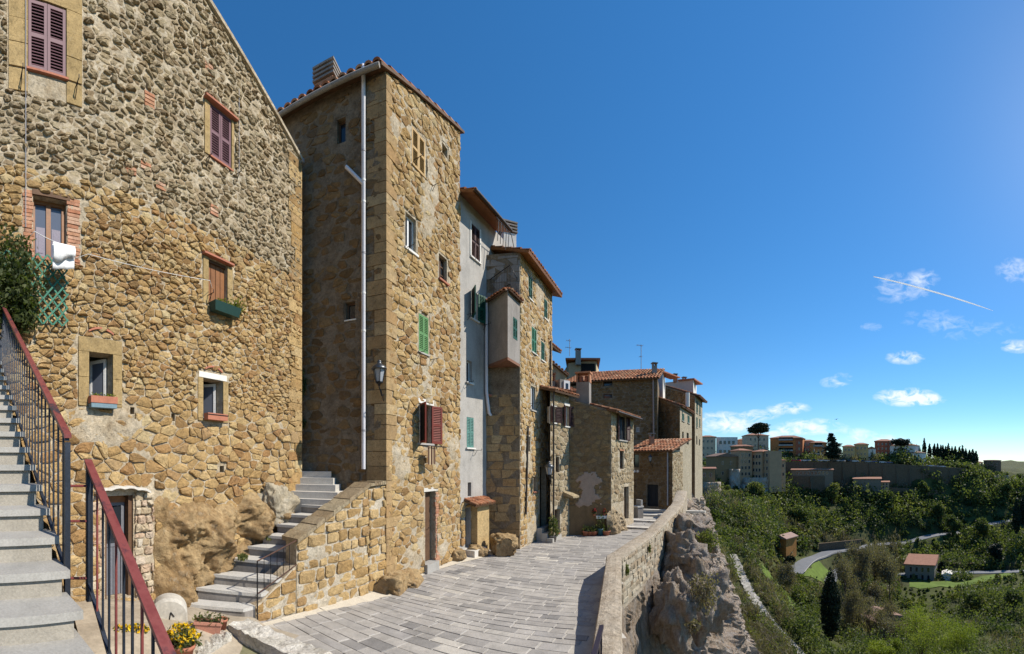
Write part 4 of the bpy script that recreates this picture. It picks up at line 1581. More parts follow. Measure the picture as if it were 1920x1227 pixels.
# rough dark rock flank under the railing
vs, fs = [], []
ny = 40
for i in range(ny + 1):
    t = i / ny
    c = o0 - dU * .15 + dU * (4.3 * t)
    z = 2.10 + .674 * 4.3 * t - .1
    for k in range(9):
        d = k / 8
        off = .05 + .16 * (1 - abs(2 * min(1, d * 1.2) - 1)) + .07 * noise.fractal(Vector((t * 14, d * 5, 3)), 1, 2, 4)
        p = c - nU * off
        vs.append((p.x, p.y, z + .12 * noise.noise(Vector((t * 20, 1, 1))) - d * (z + .1)))
for i in range(ny):
    for k in range(8): fs.append((i * 9 + k, i * 9 + k + 1, (i + 1) * 9 + k + 1, (i + 1) * 9 + k))
mb = MB(); mb.raw(vs, fs); mb.build('rubble_flank', ROCK, up_st)
# railing along the upper flight
def rail_run(name, label, pa, pb, htop, lowz, n, posts, topmat, barmat, w=.05):
    """pa, pb: base points (on the slope line) of the run"""
    t = thing(name, label, 'railing', pa)
    pa, pb = Vector(pa), Vector(pb)
    H = Vector((0, 0, htop)); Lz = Vector((0, 0, lowz))
    d = (pb - pa).normalized()
    side = Vector((d.y, -d.x, 0)).normalized()
    mb = MB(); mb.box(pa + H - side * w / 2 - d * .02, pb - pa + d * .04, side * w, (0, 0, .028)); mb.build('top_rail', topmat, t)
    mb = MB(); mb.box(pa + H - side * w * .3 - Vector((0, 0, .030)), pb - pa, side * w * .6, (0, 0, .026)); mb.build('under_rail', barmat, t)
    mb = MB(); mb.box(pa + Lz - side * .015, pb - pa, side * .03, (0, 0, .022)); mb.build('bottom_rail', barmat, t)
    for k in range(n):
        p = pa.lerp(pb, (k + .7) / (n + .4))
        mb = MB(); mb.box(p + Lz - side * .007 - d * .007, side * .014, Vector((d.x, d.y, 0)).normalized() * .014, (0, 0, htop - lowz - .03))
        mb.build('baluster', REDBAR if (barmat is IRONB and k % 3 == 1 and topmat is REDRAIL and name == 'lower_stair_railing') else barmat, t)
    for k in posts:
        p = pa.lerp(pb, k)
        mb = MB(); mb.box(p - side * .02 - d * .02 + Vector((0, 0, -.05)), side * .04, Vector((d.x, d.y, 0)).normalized() * .04, (0, 0, htop + .02)); mb.build('post', barmat, t)
    return t
b1 = P(126, 1115, 2.75)
pr1 = Vector((b1.x, b1.y, b1.z))
d1 = Vector((dU.x, dU.y, .674))
rail_run('upper_stair_railing', 'iron railing with worn red handrail along the upper flight of steps', pr1, pr1 + d1 * 3.75, 1.13, .12, 27, (0, .98), REDRAIL, IRONB, .055)
b2 = P(166, 1118, 3.0)
az2 = radians(101.0)
d2 = Vector((sin(az2), cos(az2), -.66))
rl2 = rail_run('lower_stair_railing', 'iron railing with worn red handrail descending towards the viewer', b2, b2 + d2 * 2.6, 1.03, .10, 19, (0, .99), REDRAIL, IRONB, .06)
for y in (912, 978, 1085):
    mb = MB(); mb.tube([P(131, y, 2.78), P(162, y, 2.98)], .011, 5); mb.build('link_bar', REDBAR, rl2)

# ================================================================ YARD, ROCK FOOT, small things in front of house A
yard = MB()
vs, fs = [], []
ng = 30
for i in range(ng + 1):
    for k in range(ng + 1):
        x = -7.0 + 3.6 * i / ng; y = 1.0 + 4.5 * k / ng
        z = .85 - .09 * max(0, y - 3.2) * 2 + .03 * noise.fractal(Vector((x * 2, y * 2, 0)), 1, 2, 4)
        z = max(.36, z - max(0, x + 4.4) * .30)
        vs.append((x, y, z))
for i in range(ng):
    for k in range(ng): fs.append((i * (ng + 1) + k, (i + 1) * (ng + 1) + k, (i + 1) * (ng + 1) + k + 1, i * (ng + 1) + k + 1))
yard.raw(vs, fs)
yard.build('yard_ground', plain('yard earth and mortar', (.38, .32, .24), .95, .25, 3, .5, 18), None, kind='structure')

def rock_sheet(name, label, f, s0, s1, z0, ztop, prot, seed, mat, ns=60, nz=40, rough=.18, parent=None, cat='rock'):
    """bedrock bulging out of a wall foot: grid over the wall plane pushed out by prot(s,z) and noise"""
    vs, fs = [], []
    for i in range(ns + 1):
        s = s0 + (s1 - s0) * i / ns
        zt = ztop(s)
        for k in range(nz + 1):
            z = z0 + (zt - z0) * k / nz
            e = min(1, k / nz * 0 + (1 - k / nz) * 5) * min(1, i / ns * 8) * min(1, (1 - i / ns) * 8)
            q = Vector((s * 1.1 + seed, z * 1.1, seed))
            d = prot(s, z) + rough * (noise.fractal(q * 1.4, .9, 2.1, 5) + .8 * (abs(noise.noise(q * 1.1)) - .25))
            d += .10 * (.3 - abs(noise.noise(q * 5.5))) + .05 * (.3 - abs(noise.noise(q * 13))) + .02 * noise.noise(q * 30)
            p = f.w(s + .12 * noise.noise(q * 2), z, -.06 + max(0, (d + .06)) * e)
            vs.append(p)
    for i in range(ns):
        for k in range(nz): fs.append((i * (nz + 1) + k, (i + 1) * (nz + 1) + k, (i + 1) * (nz + 1) + k + 1, i * (nz + 1) + k + 1))
    mb = MB()
    mb.raw(vs, fs, True)
    return mb.build(name, mat, parent, label, cat)
sa, sb = fA.s_(282), fA.s_(562)
def zrock(s):
    t = (s - sa) / (sb - sa)
    return 2.75 - .55 * sin(t * 9) * .45 - .2 * t + (.35 if t < .3 else 0) * (1 - t / .3)
def prot(s, z):
    t = (s - sa) / (sb - sa)
    h = 1 - (z - .2) / 2.6
    return .10 + .42 * max(0, h) ** .8 * (1 - .75 * t) + .22 * exp(-((t - .15) / .16) ** 2) * max(0, h)
rock_sheet('bedrock_foot', 'smooth tufa bedrock bulging from the foot of the gabled house', fA, sa, sb, .2, zrock, prot, 3.3, ROCK, 130, 90, .40)
def boulder(name, label, c, ex, seed, mat=None, sub=4, rough=.25, cat='rock', parent=None, flat=True):
    import bmesh
    bm = bmesh.new()
    bmesh.ops.create_icosphere(bm, subdivisions=sub, radius=1)
    mb = MB()
    c = Vector(c)
    vs = []
    rg_ = random.Random(int(seed * 10))
    pl_ = []
    for _ in range(16):
        n_ = Vector((rg_.gauss(0, 1), rg_.gauss(0, 1), rg_.gauss(0, 1))).normalized()
        pl_.append((n_, rg_.uniform(.62, .95)))
    for v in bm.verts:
        cut = min([1.15] + [d_ / max(1e-3, n_.dot(v.co)) for n_, d_ in pl_ if n_.dot(v.co) > .05])   # broken faces
        v.co = v.co * cut
        q = v.co * 1.2 + Vector((seed, seed * 2, 0))
        k = 1 + rough * .6 * (noise.fractal(q * 1.5, .8, 2.0, 5) + .8 * (.3 - abs(noise.noise(q * .9))))
        p = v.co * k
        p = Vector((max(-.82, min(.82, p.x)), max(-.82, min(.82, p.y)), max(-.8, min(.85, p.z)))) if flat else p
        vs.append(c + Vector((p.x * ex[0], p.y * ex[1], p.z * ex[2])))
    mb.raw(vs, [tuple(v.index for v in f.verts) for f in bm.faces], True)
    bm.free()
    return mb.build(name, mat or ROCK, parent, label, cat, at=(c.x, c.y, c.z - ex[2] * .7))
pb_ = fA.P(512, 948, .15)
boulder('boulder', 'big pale rounded boulder at the foot of the gabled house corner', pb_, (.42, .62, .62), 7.1, masonry('pale boulder', [(.30, .24, .15), (.42, .36, .26), (.5, .46, .38)], True, 1, 10, .5, .3), 5, .5, flat=False)
q_ = G(335, 1190, .3)
mill = thing('millstone_block', 'rounded whitish stone block with a dark bent iron mark in the yard', 'stone block', G(318, 1185, .42))
c = G(318, 1180, .50)
mb = MB()
n = 22
dirc = Vector((-c.x, -c.y, 0)).normalized(); sidec = Vector((-dirc.y, dirc.x, 0))
prof_ = []
for k in range(n + 1):
    a = pi * k / n
    prof_.append((-.30 * cos(a) * (1 if abs(cos(a)) < .97 else .98), .42 + .34 * sin(a) ** .7))
prof_ = [(-.29, 0)] + prof_ + [(.29, 0)]
vs = []
for dd, sc_ in ((.16, .94), (.12, 1.0), (-.12, 1.0), (-.16, .94)):
    vs += [c + Vector((0, 0, -.2)) + sidec * x * sc_ + Vector((0, 0, z * (sc_ if z > .3 else 1))) + dirc * dd for x, z in prof_]
m_ = len(prof_)
fs = [(i * m_ + k, i * m_ + k + 1, (i + 1) * m_ + k + 1, (i + 1) * m_ + k) for i in range(3) for k in range(m_ - 1)] + [tuple(range(m_ - 1, -1, -1)), tuple(3 * m_ + k for k in range(m_))]
mb.raw(vs, fs)
mb.build('stone_body', plain('whitish worn stone', (.50, .465, .40), .9, .22, 4, .5, 18, stain=.3), mill)
mb = MB()
o = c + dirc * .168 + Vector((0, 0, .12))
mb.tube([o + sidec * -.02, o + Vector((0, 0, .22)) + sidec * .02], .009, 5)
mb.tube([o + Vector((0, 0, .22)) + sidec * .02, o + Vector((0, 0, .15)) + sidec * .075], .009, 5)
mb.build('iron_mark', IRON, mill)
# travertine ledge / trough at the bottom edge
trough = thing('stone_trough', 'pitted white travertine trough rim at the bottom of the view', 'trough', G(480, 1215, .5))
l0, l1, l2, l3 = G(428, 1180, .62), G(548, 1240, .62), G(470, 1270, .62), G(372, 1205, .62)
for i, (a, b, wd) in enumerate(((G(428, 1172, .62), G(610, 1258, .62), -.42), (G(412, 1182, .62), G(352, 1222, .62), .22))):
    d = (b - a).normalized()
    nrm = Vector((d.y, -d.x, 0)) * (1 if i == 0 else -1)
    vs, fs = [], []
    K = 24
    for k in range(K + 1):
        p = a.lerp(b, k / K)
        for j, (o_, z_) in enumerate(((0, -.6), (0, 0), (.25, 0), (.5, 0), (.75, 0), (1, 0), (1, -.6))):
            zz = p.z + z_ + (0 if z_ else .05 * noise.fractal(Vector((k * .9, o_ * 6, i * 9)), 1, 2, 3) - i * .006)
            q = p + nrm * (o_ * wd + .008 * noise.noise(Vector((k * 1.1, j, 2))))
            vs.append((q.x, q.y, zz))
    for k in range(K):
        for j in range(6): fs.append((k * 7 + j, (k + 1) * 7 + j, (k + 1) * 7 + j + 1, k * 7 + j + 1))
    mb = MB(); mb.raw(vs, fs)
    mb.build('rim', masonry('pitted travertine', [(.40, .36, .29), (.58, .54, .46), (.66, .62, .55), (.62, .58, .50)], True, 1, 20, .3, .1), trough)
mb = MB()
a, b = G(440, 1200, .42), G(540, 1270, .42)
mb.abox(a.x - .5, a.y - 1.2, .3, a.x + .6, a.y + .1, .44); mb.build('basin_floor', plain('mossy water stone', (.22, .21, .12), .6, .3), trough)
pot('flower_trough', 'pink rectangular terracotta planter with green sprigs on the trough corner', G(391, 1187, .60), .085, .19, plain('pink terracotta', (.50, .235, .165), .85, .12), (120, .14, .03), 'planter', None, None, None, (.42, (.8, .6)), 3)
pot('flower_pot', 'small round terracotta pot beside the pink planter', G(417, 1180, .60), .085, .17, None, (30, .03, .03), 'pot', seed=4)
pot('pansy_pot', 'round terracotta pot with yellow pansies at the bottom edge', G(343, 1240, .60), .16, .24, None, (520, .25, .032), 'pot', None, None, FLOWER, None, 5)
pot('pansy_planter', 'terracotta planter with yellow flowers seen through the railing', G(246, 1215, .60), .09, .18, None, (300, .16, .03), 'planter', None, None, FLOWER, (.45, (.5, .8)), 6)
# window boxes
a, b, c, d = Aw['w5']
wb = thing('window_box', 'long terracotta window box with a pale blue lip on the lower left window', 'window box', fA.w((a + b) / 2, c - .05, .1))
mb = MB(); fA.box(mb, a - .03, b + .02, c - .02, c + .10, .05, .20); mb.build('box_body', TERRA, wb)
mb = MB(); fA.box(mb, a - .02, b + .01, c - .10, c - .022, .045, .19); mb.build('tray', plain('pale blue plastic', (.16, .24, .28), .6, .15), wb)
mb = MB(); rg = random.Random(2)
for k in range(70):
    p = fA.w(rg.uniform(a, b), c + .10 + rg.random() * .05, rg.uniform(.06, .19)); mb.tint = rg.random()
    e_ = Vector((rg.gauss(0, 1), rg.gauss(0, 1), rg.gauss(0, 1))).normalized() * .03; g_ = e_.cross(Vector((.3, .5, .8)))
    mb.poly([p - e_, p + g_ * .6, p + e_, p - g_ * .6])
mb.build('foliage', SPRING, wb)
a, b, c, d = Aw['w6']
wb = thing('window_box', 'terracotta window box without plants on the lower right window', 'window box', fA.w((a + b) / 2, c - .05, .1))
mb = MB(); fA.box(mb, a + .0, b - .0, c - .04, c + .10, .04, .18); mb.build('box_body', TERRA, wb)
mb = MB(); fA.box(mb, a - .02, b + .02, c + .06, c + .075, .181, .19); mb.build('guard_rail', IRON, wb)
a, b, c, d = Aw['w4']
wb = thing('window_box', 'dark green planter with trailing plants under the wooden window', 'window box', fA.w((a + b) / 2, c - .1, .1))
mb = MB()
q = [fA.w(a + .02, c - .17, .06), fA.w(b + .16, c - .17, .06), fA.w(b + .16, c - .17, .22), fA.w(a + .02, c - .17, .22), fA.w(a - .02, c + .02, .04), fA.w(b + .2, c + .02, .04), fA.w(b + .2, c + .02, .27), fA.w(a - .02, c + .02, .27)]
mb.hexa(q[3::-1] + q[:3:-1] if False else [q[3], q[2], q[1], q[0], q[7], q[6], q[5], q[4]]); mb.build('box_body', plain('dark green plastic', (.02, .055, .045), .45, .15), wb)
mb = MB()
for k in range(260):
    big = rg.random() < .5
    s = rg.uniform(a + .1, b + .2) if not big else b + .22 + rg.gauss(0, .11)
    z = c + .02 + (abs(rg.gauss(0, .05)) if not big else .10 + rg.gauss(0, .10))
    p = fA.w(s, z, .15 + rg.gauss(0, .06)); mb.tint = rg.uniform(.3, 1)
    e_ = Vector((rg.gauss(0, 1), rg.gauss(0, 1), rg.gauss(0, 1))).normalized() * .035; g_ = e_.cross(Vector((.3, .5, .8)))
    mb.poly([p - e_, p + g_ * .7, p + e_, p - g_ * .7])
mb.build('foliage', LEAF, wb)
# laundry line and towel
towel = thing('hanging_towel', 'white towel hanging on a wire below the wooden window', 'towel', fA.P(106, 522, .35))
for i, (z0, z1, dd) in enumerate(((478, 508, .40), (480, 524, .36))):
    vs, fs = [], []
    for k in range(13):
        for j in range(7):
            px = 87 + 39 * k / 12
            p = fA.P(px, z0 + 8 * k / 12 * (1 - j / 6) + (z1 - z0) * j / 6 + (5 * sin(k * .5) if i == 0 and j == 6 else 0), dd + .02 * sin(k * 1.1 + j * .4) * (j / 6) + (.03 if i == 0 else 0) * sin(pi * j / 6))
            vs.append(p)
    for k in range(12):
        for j in range(6): fs.append((k * 7 + j, (k + 1) * 7 + j, (k + 1) * 7 + j + 1, k * 7 + j + 1))
    mb = MB(); mb.raw(vs, fs, True); o = mb.build('towel_fold' if i == 0 else 'towel_sheet', CLOTH, towel)
    md = o.modifiers.new('thick', 'SOLIDIFY'); md.thickness = .006
for i, (qa, qb, lab) in enumerate((((48, 455), (128, 486), 'short clothes line in front of the wooden window'), ((128, 492), (394, 542), 'long clothes line crossing the gabled house front'))):
    mb = MB()
    mb.tube([fA.P(qa[0] + (qb[0] - qa[0]) * k / 12, qa[1] + (qb[1] - qa[1]) * k / 12 + 5 * sin(pi * k / 12), .38 if 0 < k < 12 else .06) for k in range(13)], .0055, 5)
    mb.build('clothes_line', WHITE, None, lab, 'wire', at=fA.P(*qa, .06))
# trellis with evergreen climber
tre = thing('garden_trellis', 'green diamond lattice trellis on the wall left of the towel', 'trellis', fA.P(60, 610, .1))
t0, t1, tb, tt = fA.s_(-40), fA.s_(124), fA.z_(100, 615), fA.z_(100, 488)
for sgn in (1, -1):
    x = t0 - 2
    while x < t1 + 2:
        a_, b_ = (x, tb), (x + sgn * (tt - tb) * .8, tt)
        # clip to the panel
        pts_ = []
        for k in range(41):
            s = a_[0] + (b_[0] - a_[0]) * k / 40; z = a_[1] + (b_[1] - a_[1]) * k / 40
            if t0 <= s <= t1: pts_.append((s, z))
        if len(pts_) > 3:
            mb = MB(); p, q = fA.w(*pts_[0], .12 + .012 * sgn), fA.w(*pts_[-1], .12 + .012 * sgn)
            d = (q - p).normalized(); up_ = Vector((*fA.n, 0)); si = d.cross(up_) * .028
            mb.box(p - si / 2, q - p, si, up_ * .012); mb.build('lath', plain('green trellis paint', (.03, .165, .105), .6, .2), tre)
        x += .17

rocks = [('brown rock the tower house stands on, beside the stair wall', fB.w(.0, .12, .02), (.62, .62, .50), 3.0), ('flat rock at the tower corner by the lane', fB.w(.75, .05, .02), (.6, .6, .40), 9.0), ('rock foot left of the grey house door', fB.w(fB.L - .25, .1, .05), (.35, .4, .3), 5.0)]
for lab, c, ex, sd in rocks: boulder('boulder', lab, c, ex, sd, ROCK, 5, .5)
# ================================================================ HOUSE C (grey rendered), D (stone, green shutters) and the oriel
def V2(px, r): return Vector((r * sin(az(px)), r * cos(az(px))))
c0, c1 = Vector((eB.x - .02, eB.y + .05)), V2(920, 15.05)
fC = Fac(c0, c0 + (c1 - c0).normalized() * 3.6)
zC = fC.z_(864, 366)
houseC = thing('rendered_house', 'narrow grey cement rendered house beside the tower house', 'house', (c0.x, c0.y, 0))
Cw = {'t': fC.rect(883, 899, 425, 487), 'g': fC.rect(884, 895.5, 548, 600), 's': fC.rect(875, 885, 677, 718), 'l': fC.rect(875, 888, 783, 840),
      'k': fC.rect(877, 883.5, 905, 931), 'd': fC.rect(872, 882, 953, 1033), 'v': fC.rect(913, 918.5, 812, 846), 'p': fC.rect(912, 919, 707, 742)}
CC = [c0, fC.b, fC.b + Vector((-4, 1.5)), Vector((-6, 15))]
wsC = body(houseC, CC, -.1, [zC, zC, zC + 1.4, zC + 1.4], {0: list(Cw.values())}, {0: PLGREY}, PLDARK)
# stone plinth below the render
rC = random.Random(71)
zpl = fC.z_(880, 940)
mb = MB(); fC.box(mb, .02, fC.L, -.1, zpl, -.05, .03)
plc = None
lay_stones(rubble(.03, fC.L * .93, .05, lambda s: zpl, .34, .22, rC, [(r[0] - .02, r[1] + .02, r[2] - .3, r[3] + .02) for r in Cw.values()], .3), lambda s, z, d: fC.w(s, z, d + .02), wsC[0][0], TUFF, rC, .012, .03, 120)
n_ = Vector((*fC.n, 0)); u_ = Vector((*fC.u, 0))
eave = lambda k, o, dz=0: fC.w(k, zC + dz - o * .18, o)
tile_roof(houseC, eave(-.05, .62), eave(fC.L * .72, .62), fC.w(-.05, zC + 1.5, -3.4), fC.w(fC.L * .72, zC + 1.5, -3.4), .22, .4, rC, .09, under=WOOD)
mb = MB(); mb.tube([eave(-.05, .68, -.02), eave(fC.L * .72, .68, -.02)], .055, 8); mb.build('gutter', PIPEB, houseC)
a, b, c, d = Cw['t']
closed_shutters(houseC, fC, Cw['t'], BROWN)
mb = MB(); fC.box(mb, a - .07, b + .07, c - .05, c, -.1, .06); fC.box(mb, a - .07, a - .0, c, d + .05, -.05, .03); fC.box(mb, b, b + .07, c, d + .05, -.05, .03)
mb.build('window_trim', PLWHITE, houseC)
a, b, c, d = Cw['g']
glazing(houseC, fC, Cw['g'], WHITE, .1, 2)
open_leaf(houseC, fC, a, 130, 1, .40, c, d, GREEN)
open_leaf(houseC, fC, b, 165, -1, .36, c, d, GREEN)
sill(houseC, fC, Cw['g'], PLWHITE, .08, .06, .05)
glazing(houseC, fC, Cw['s'], WHITE, .12, 1); sill(houseC, fC, Cw['s'], PLWHITE)
closed_shutters(houseC, fC, Cw['l'], TEAL); sill(houseC, fC, Cw['l'], PLWHITE)
glazing(houseC, fC, Cw['k'], WOODD, .15, 1); glazing(houseC, fC, Cw['v'], WOODD, .12, 1); glazing(houseC, fC, Cw['p'], WOODD, .14, 1)
sill(houseC, fC, Cw['p'], TERRA, .1, .22, .06)
a, b, c, d = Cw['d']
door(houseC, fC, (a, b, c + .1, d), BROWN, .2, 3)
mb = MB(); fC.box(mb, a - .15, b + .3, -.1, c + .1, -.2, .5); mb.build('doorstep', TRAV, houseC)
# little tiled porch wall right of the door
mb = MB(); fC.box(mb, b + .03, b + .85, 0, d + .12, .02, .28); mb.build('buttress', TUFF, houseC)
tile_roof(houseC, fC.w(b + .95, d + .12, .5), fC.w(a - .08, d + .12, .5), fC.w(b + .95, d + .34, -.02), fC.w(a - .08, d + .34, -.02), .17, .3, rC, .05, 'porch_roof')
k0 = fC.s_(917)
mb = MB()
mb.tube([fC.P(908, 560, .1), fC.P(908, 735, .1), fC.P(912, 775, .12), fC.P(921, 800, .3), fC.P(923, 830, .34), fC.P(923, 965, .34)], .06, 8)
mb.build('downpipe', PIPE, houseC, 'pale pipe with a dogleg')
for px, py in ((872, 718), (888, 845), (876, 590), (905, 610)): bracket(houseC, fC, px, py, .35)

dc, d1 = V2(975, 14.6), V2(1035, 18.1)
c1b = fC.P(912, 900).to_2d()
dl = c1b + (c1b - dc) * .9
houseD = thing('shuttered_house', 'tall stone house with dark green shutters and tiled eaves in mid lane', 'house', (dc.x, dc.y, 0))
fDl, fD = Fac(dl, dc), Fac(dc, d1)
zD = fD.z_(980, 480)
Dw = {'a': fD.rect(991, 998, 520, 562), 'b': fD.rect(1020, 1026, 562, 599), 'c': fD.rect(997, 1006, 616, 663), 'd': fD.rect(1014.5, 1021, 642, 677),
      'e': fD.rect(995, 1004, 725, 770), 'f': fD.rect(990, 994, 819, 847), 'g': fD.rect(1000, 1006, 894, 922), 'h': fD.rect(1012, 1024, 876, 994)}
CD = [dl, dc, d1, Vector((-3.0, 21.5))]
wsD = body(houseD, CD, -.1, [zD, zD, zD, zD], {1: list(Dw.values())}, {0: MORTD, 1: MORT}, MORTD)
rD = random.Random(81)
hb = [(r[0] - .05, r[1] + .05, r[2] - .05, r[3] + .05) for r in Dw.values()]
lay_stones(rubble(.02, fD.L, .05, lambda s: zD - .1, .34, .21, rD, hb, .3), fD.w, wsD[1][0], TUFF, rD, .02, .03, 220, visible=seen(fD))
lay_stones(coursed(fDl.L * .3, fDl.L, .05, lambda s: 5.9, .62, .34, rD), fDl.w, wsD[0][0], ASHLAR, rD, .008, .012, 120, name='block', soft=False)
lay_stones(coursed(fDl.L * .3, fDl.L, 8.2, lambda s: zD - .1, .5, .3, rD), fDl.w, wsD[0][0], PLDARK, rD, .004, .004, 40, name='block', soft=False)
mortar_skin(fD, .02, fD.L, .0, lambda s: zD - .02, list(Dw.values()), wsD[1][0], MORT, .018, .008, .08, 14, patchB)
ev = lambda k, o, dz=0: fD.w(k, zD + dz - o * .2, o)
tile_roof(houseD, ev(-.1, .42, .04), ev(fD.L + .3, .42, .04), fD.w(-.1, zD + 1.3, -3.8), fD.w(fD.L + .3, zD + 1.3, -3.8), .22, .4, rD, .10, under=WOOD)
for k, mt in (('a', GREEN), ('b', GREEN), ('c', plain('mid green paint', (.03, .15, .085), .6, .15)), ('d', GREEN)):
    closed_shutters(houseD, fD, Dw[k], mt); sill(houseD, fD, Dw[k], PLWHITE, .06, .06, .04)
glazing(houseD, fD, Dw['e'], WHITE, .08, 2); sill(houseD, fD, Dw['e'], PLGREY); glazing(houseD, fD, Dw['f'], WOODD, .12, 1); glazing(houseD, fD, Dw['g'], WOODD, .12, 1); sill(houseD, fD, Dw['g'], TERRA)
a, b, c, d = Dw['h']
door(houseD, fD, (a, b, c, d - .5), WOODD, .6, 3)
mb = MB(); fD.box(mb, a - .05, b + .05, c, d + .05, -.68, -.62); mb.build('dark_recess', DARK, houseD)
for k in range(3):
    mb = MB(); fD.box(mb, fD.s_(1002) - .05 * k + .1, fD.s_(1024), -.05, .18 * (3 - k), .05 + .25 * k, .3 + .25 * k); mb.build('doorstep', PEPER, houseD)
mb = MB(); mb.tube([fD.P(987, 800, .07), fD.P(983, 965, .07)], .04, 7); mb.build('downpipe', PIPEB, houseD)
mb = MB(); mb.tube([fD.P(1029, 640, .09), fD.P(1029, 985, .09)], .045, 7); mb.build('downpipe', PIPEB, houseD)
for px, py in ((988, 556), (1002, 660), (1006, 755), (992, 757)): bracket(houseD, fD, px, py, .35)
chimney(houseD, P(951, 476, 16.6), .60, .60, .75, PLWHITE, .4, 4)
# steel ladder rails by the roof terrace
mb = MB()
for k in range(5):
    x = -.9 + .22 * k
    mb.tube([fD.w(x, zD + .1, -.5), fD.w(x + .1, zD + .95, -.5)], .014, 5)
mb.tube([fD.w(-1.0, zD + .9, -.5), fD.w(.3, zD + .95, -.5)], .016, 5)
mb.tube([fD.w(.3, zD + .95, -.5), fD.w(.55, zD + .05, -.4)], .016, 5)
mb.build('roof_railing', IRON, houseD)
# oriel box with balcony
ox = [fC.P(912, 600), V2(952, 13.6), dc + Vector((-.03, -.05))]
oa, ob, oc = Vector(ox[0][:2]), Vector(ox[1]), Vector(ox[2])
f1, f2 = Fac(oa, ob), Fac(ob, oc)
zo0, zo1 = f1.z_(951, 670), f1.z_(951, 545)
oriel = thing('rendered_oriel', 'box shaped cement oriel with a tiled ledge and iron balcony on top', 'oriel', (ob.x, ob.y, zo0))
mb = MB()
q = [oa + f1.u * -.2, ob, oc + f2.u * .3, Vector((-.7, 15.6))]
mb.raw([(v.x, v.y, z) for z in (zo0, zo1) for v in q], [(0, 1, 5, 4), (2, 3, 7, 6), (3, 0, 4, 7), (4, 5, 6, 7)])
wr = f2.rect(962, 970, 597, 637)
wallpanel(mb, f2, 0, f2.L + .3, zo0, zo1, zo1, [wr], .15)
mb.build('oriel_wall', PLDARK, oriel)
closed_shutters(oriel, f2, wr, GREEN)
mb = MB(); mb.raw([(v.x, v.y, z) for z in (zo0 - .10, zo0 - .003) for v in q], [(3, 2, 1, 0), (4, 5, 6, 7), (0, 1, 5, 4), (1, 2, 6, 5), (2, 3, 7, 6), (3, 0, 4, 7)])
mb.build('oriel_floor', plain('rusty boards', (.21, .10, .06), .8, .35, 5), oriel)
tile_roof(oriel, f1.w(-.05, zo1 - .02, .16), f1.w(f1.L + .05, zo1 - .02, .14), f1.w(-.05, zo1 + .16, -.15), f1.w(f1.L - .12, zo1 + .16, -.15), .18, .3, rD, .04, 'ledge_roof')
tile_roof(oriel, f2.w(-.05, zo1 - .025, .14), f2.w(f2.L + .1, zo1 - .025, .14), f2.w(.12, zo1 + .15, -.15), f2.w(f2.L + .1, zo1 + .15, -.15), .18, .3, rD, .04, 'ledge_roof')
bz0, bz1 = zo1 + .25, f1.z_(950, 497)
p_, q_, r_ = f1.w(0, 0, -.1), f1.w(f1.L, 0, -.1), f2.w(f2.L, 0, -.1)
for z in (bz0, bz1):
    mb = MB(); mb.tube([Vector((v.x, v.y, z)) for v in (p_, q_, r_)], .018, 6); mb.build('balcony_rail', IRON, oriel)
for (a, b, n) in ((p_, q_, 13), (q_, r_, 7)):
    for k in range(n + 1):
        v = a.lerp(b, k / n); mb = MB(); mb.tube([Vector((v.x, v.y, bz0)), Vector((v.x, v.y, bz1))], .008, 4); mb.build('baluster', IRON, oriel)

# ================================================================ E1 low house with brown shutters and house D2 (front corner)
e0, e1 = V2(1032, 16.2), V2(1067, 17.4)
e2, e3 = V2(1146, 17.8), V2(1188, 20.5)
houseE = thing('low_house', 'low stone house with brown shutters set back beside the green shuttered house', 'house', (e0.x, e0.y, 0))
fE = Fac(e0, e1)
zE = fE.z_(1050, 737)
Ew = {'a': fE.rect(1035, 1041, 763, 793), 'b': fE.rect(1059, 1067, 762, 800), 'c': fE.rect(1042, 1049, 857, 886), 'd': fE.rect(1040, 1050, 955, 1000)}
CE = [e0, e1, e1 + Vector((.6, 4.5)), e0 + Vector((.3, 5))]
Ew['b'] = (Ew['b'][0], min(Ew['b'][1], fE.L - .02), *Ew['b'][2:])
wsE = body(houseE, CE, -.1, [zE, zE, zE + .9, zE + .9], {0: list(Ew.values())}, {0: MORT}, MORTD)
rE = random.Random(91)
lay_stones(rubble(.02, fE.L - .01, .05, lambda s: zE - .05, .36, .22, rE, [(r[0] - .04, r[1] + .04, r[2] - .04, r[3] + .04) for r in Ew.values()], .3), fE.w, wsE[0][0], TUFFG, rE, .02, .03, 150)
tile_roof(houseE, fE.w(-.05, zE - .02, .3), fE.w(fE.L + .4, zE - .02, .3), fE.w(-.05, zE + .9, -3.2), fE.w(fE.L + .4, zE + .9, -3.2), .22, .4, rE)
for k in ('a', 'b'):
    a, b, c, d = Ew[k]
    glazing(houseE, fE, Ew[k], WHITE, .1, 2)
    open_leaf(houseE, fE, a, 155, 1, .28, c, d, BROWN); open_leaf(houseE, fE, b, 150, -1, .30, c, d, BROWN)
    sill(houseE, fE, Ew[k], PLWHITE)
    mb = MB(); fE.box(mb, a - .06, b + .06, d + .01, d + .13, -.05, .03); mb.build('lintel', PLWHITE, houseE)
glazing(houseE, fE, Ew['c'], WOODD, .1, 1)
door(houseE, fE, Ew['d'], WOODD, .2, 3, .5)
mb = MB()
a = fE.s_(1055)
mb.hexa([fE.w(a, 1.85, .0), fE.w(a, 1.75, .55), fE.w(fE.L - .02, 1.75, .55), fE.w(fE.L - .02, 1.85, .0), fE.w(a, 2.02, .0), fE.w(a, 1.83, .55), fE.w(fE.L - .02, 1.83, .55), fE.w(fE.L - .02, 2.02, .0)])
mb.build('canopy', TUFFG, houseE)
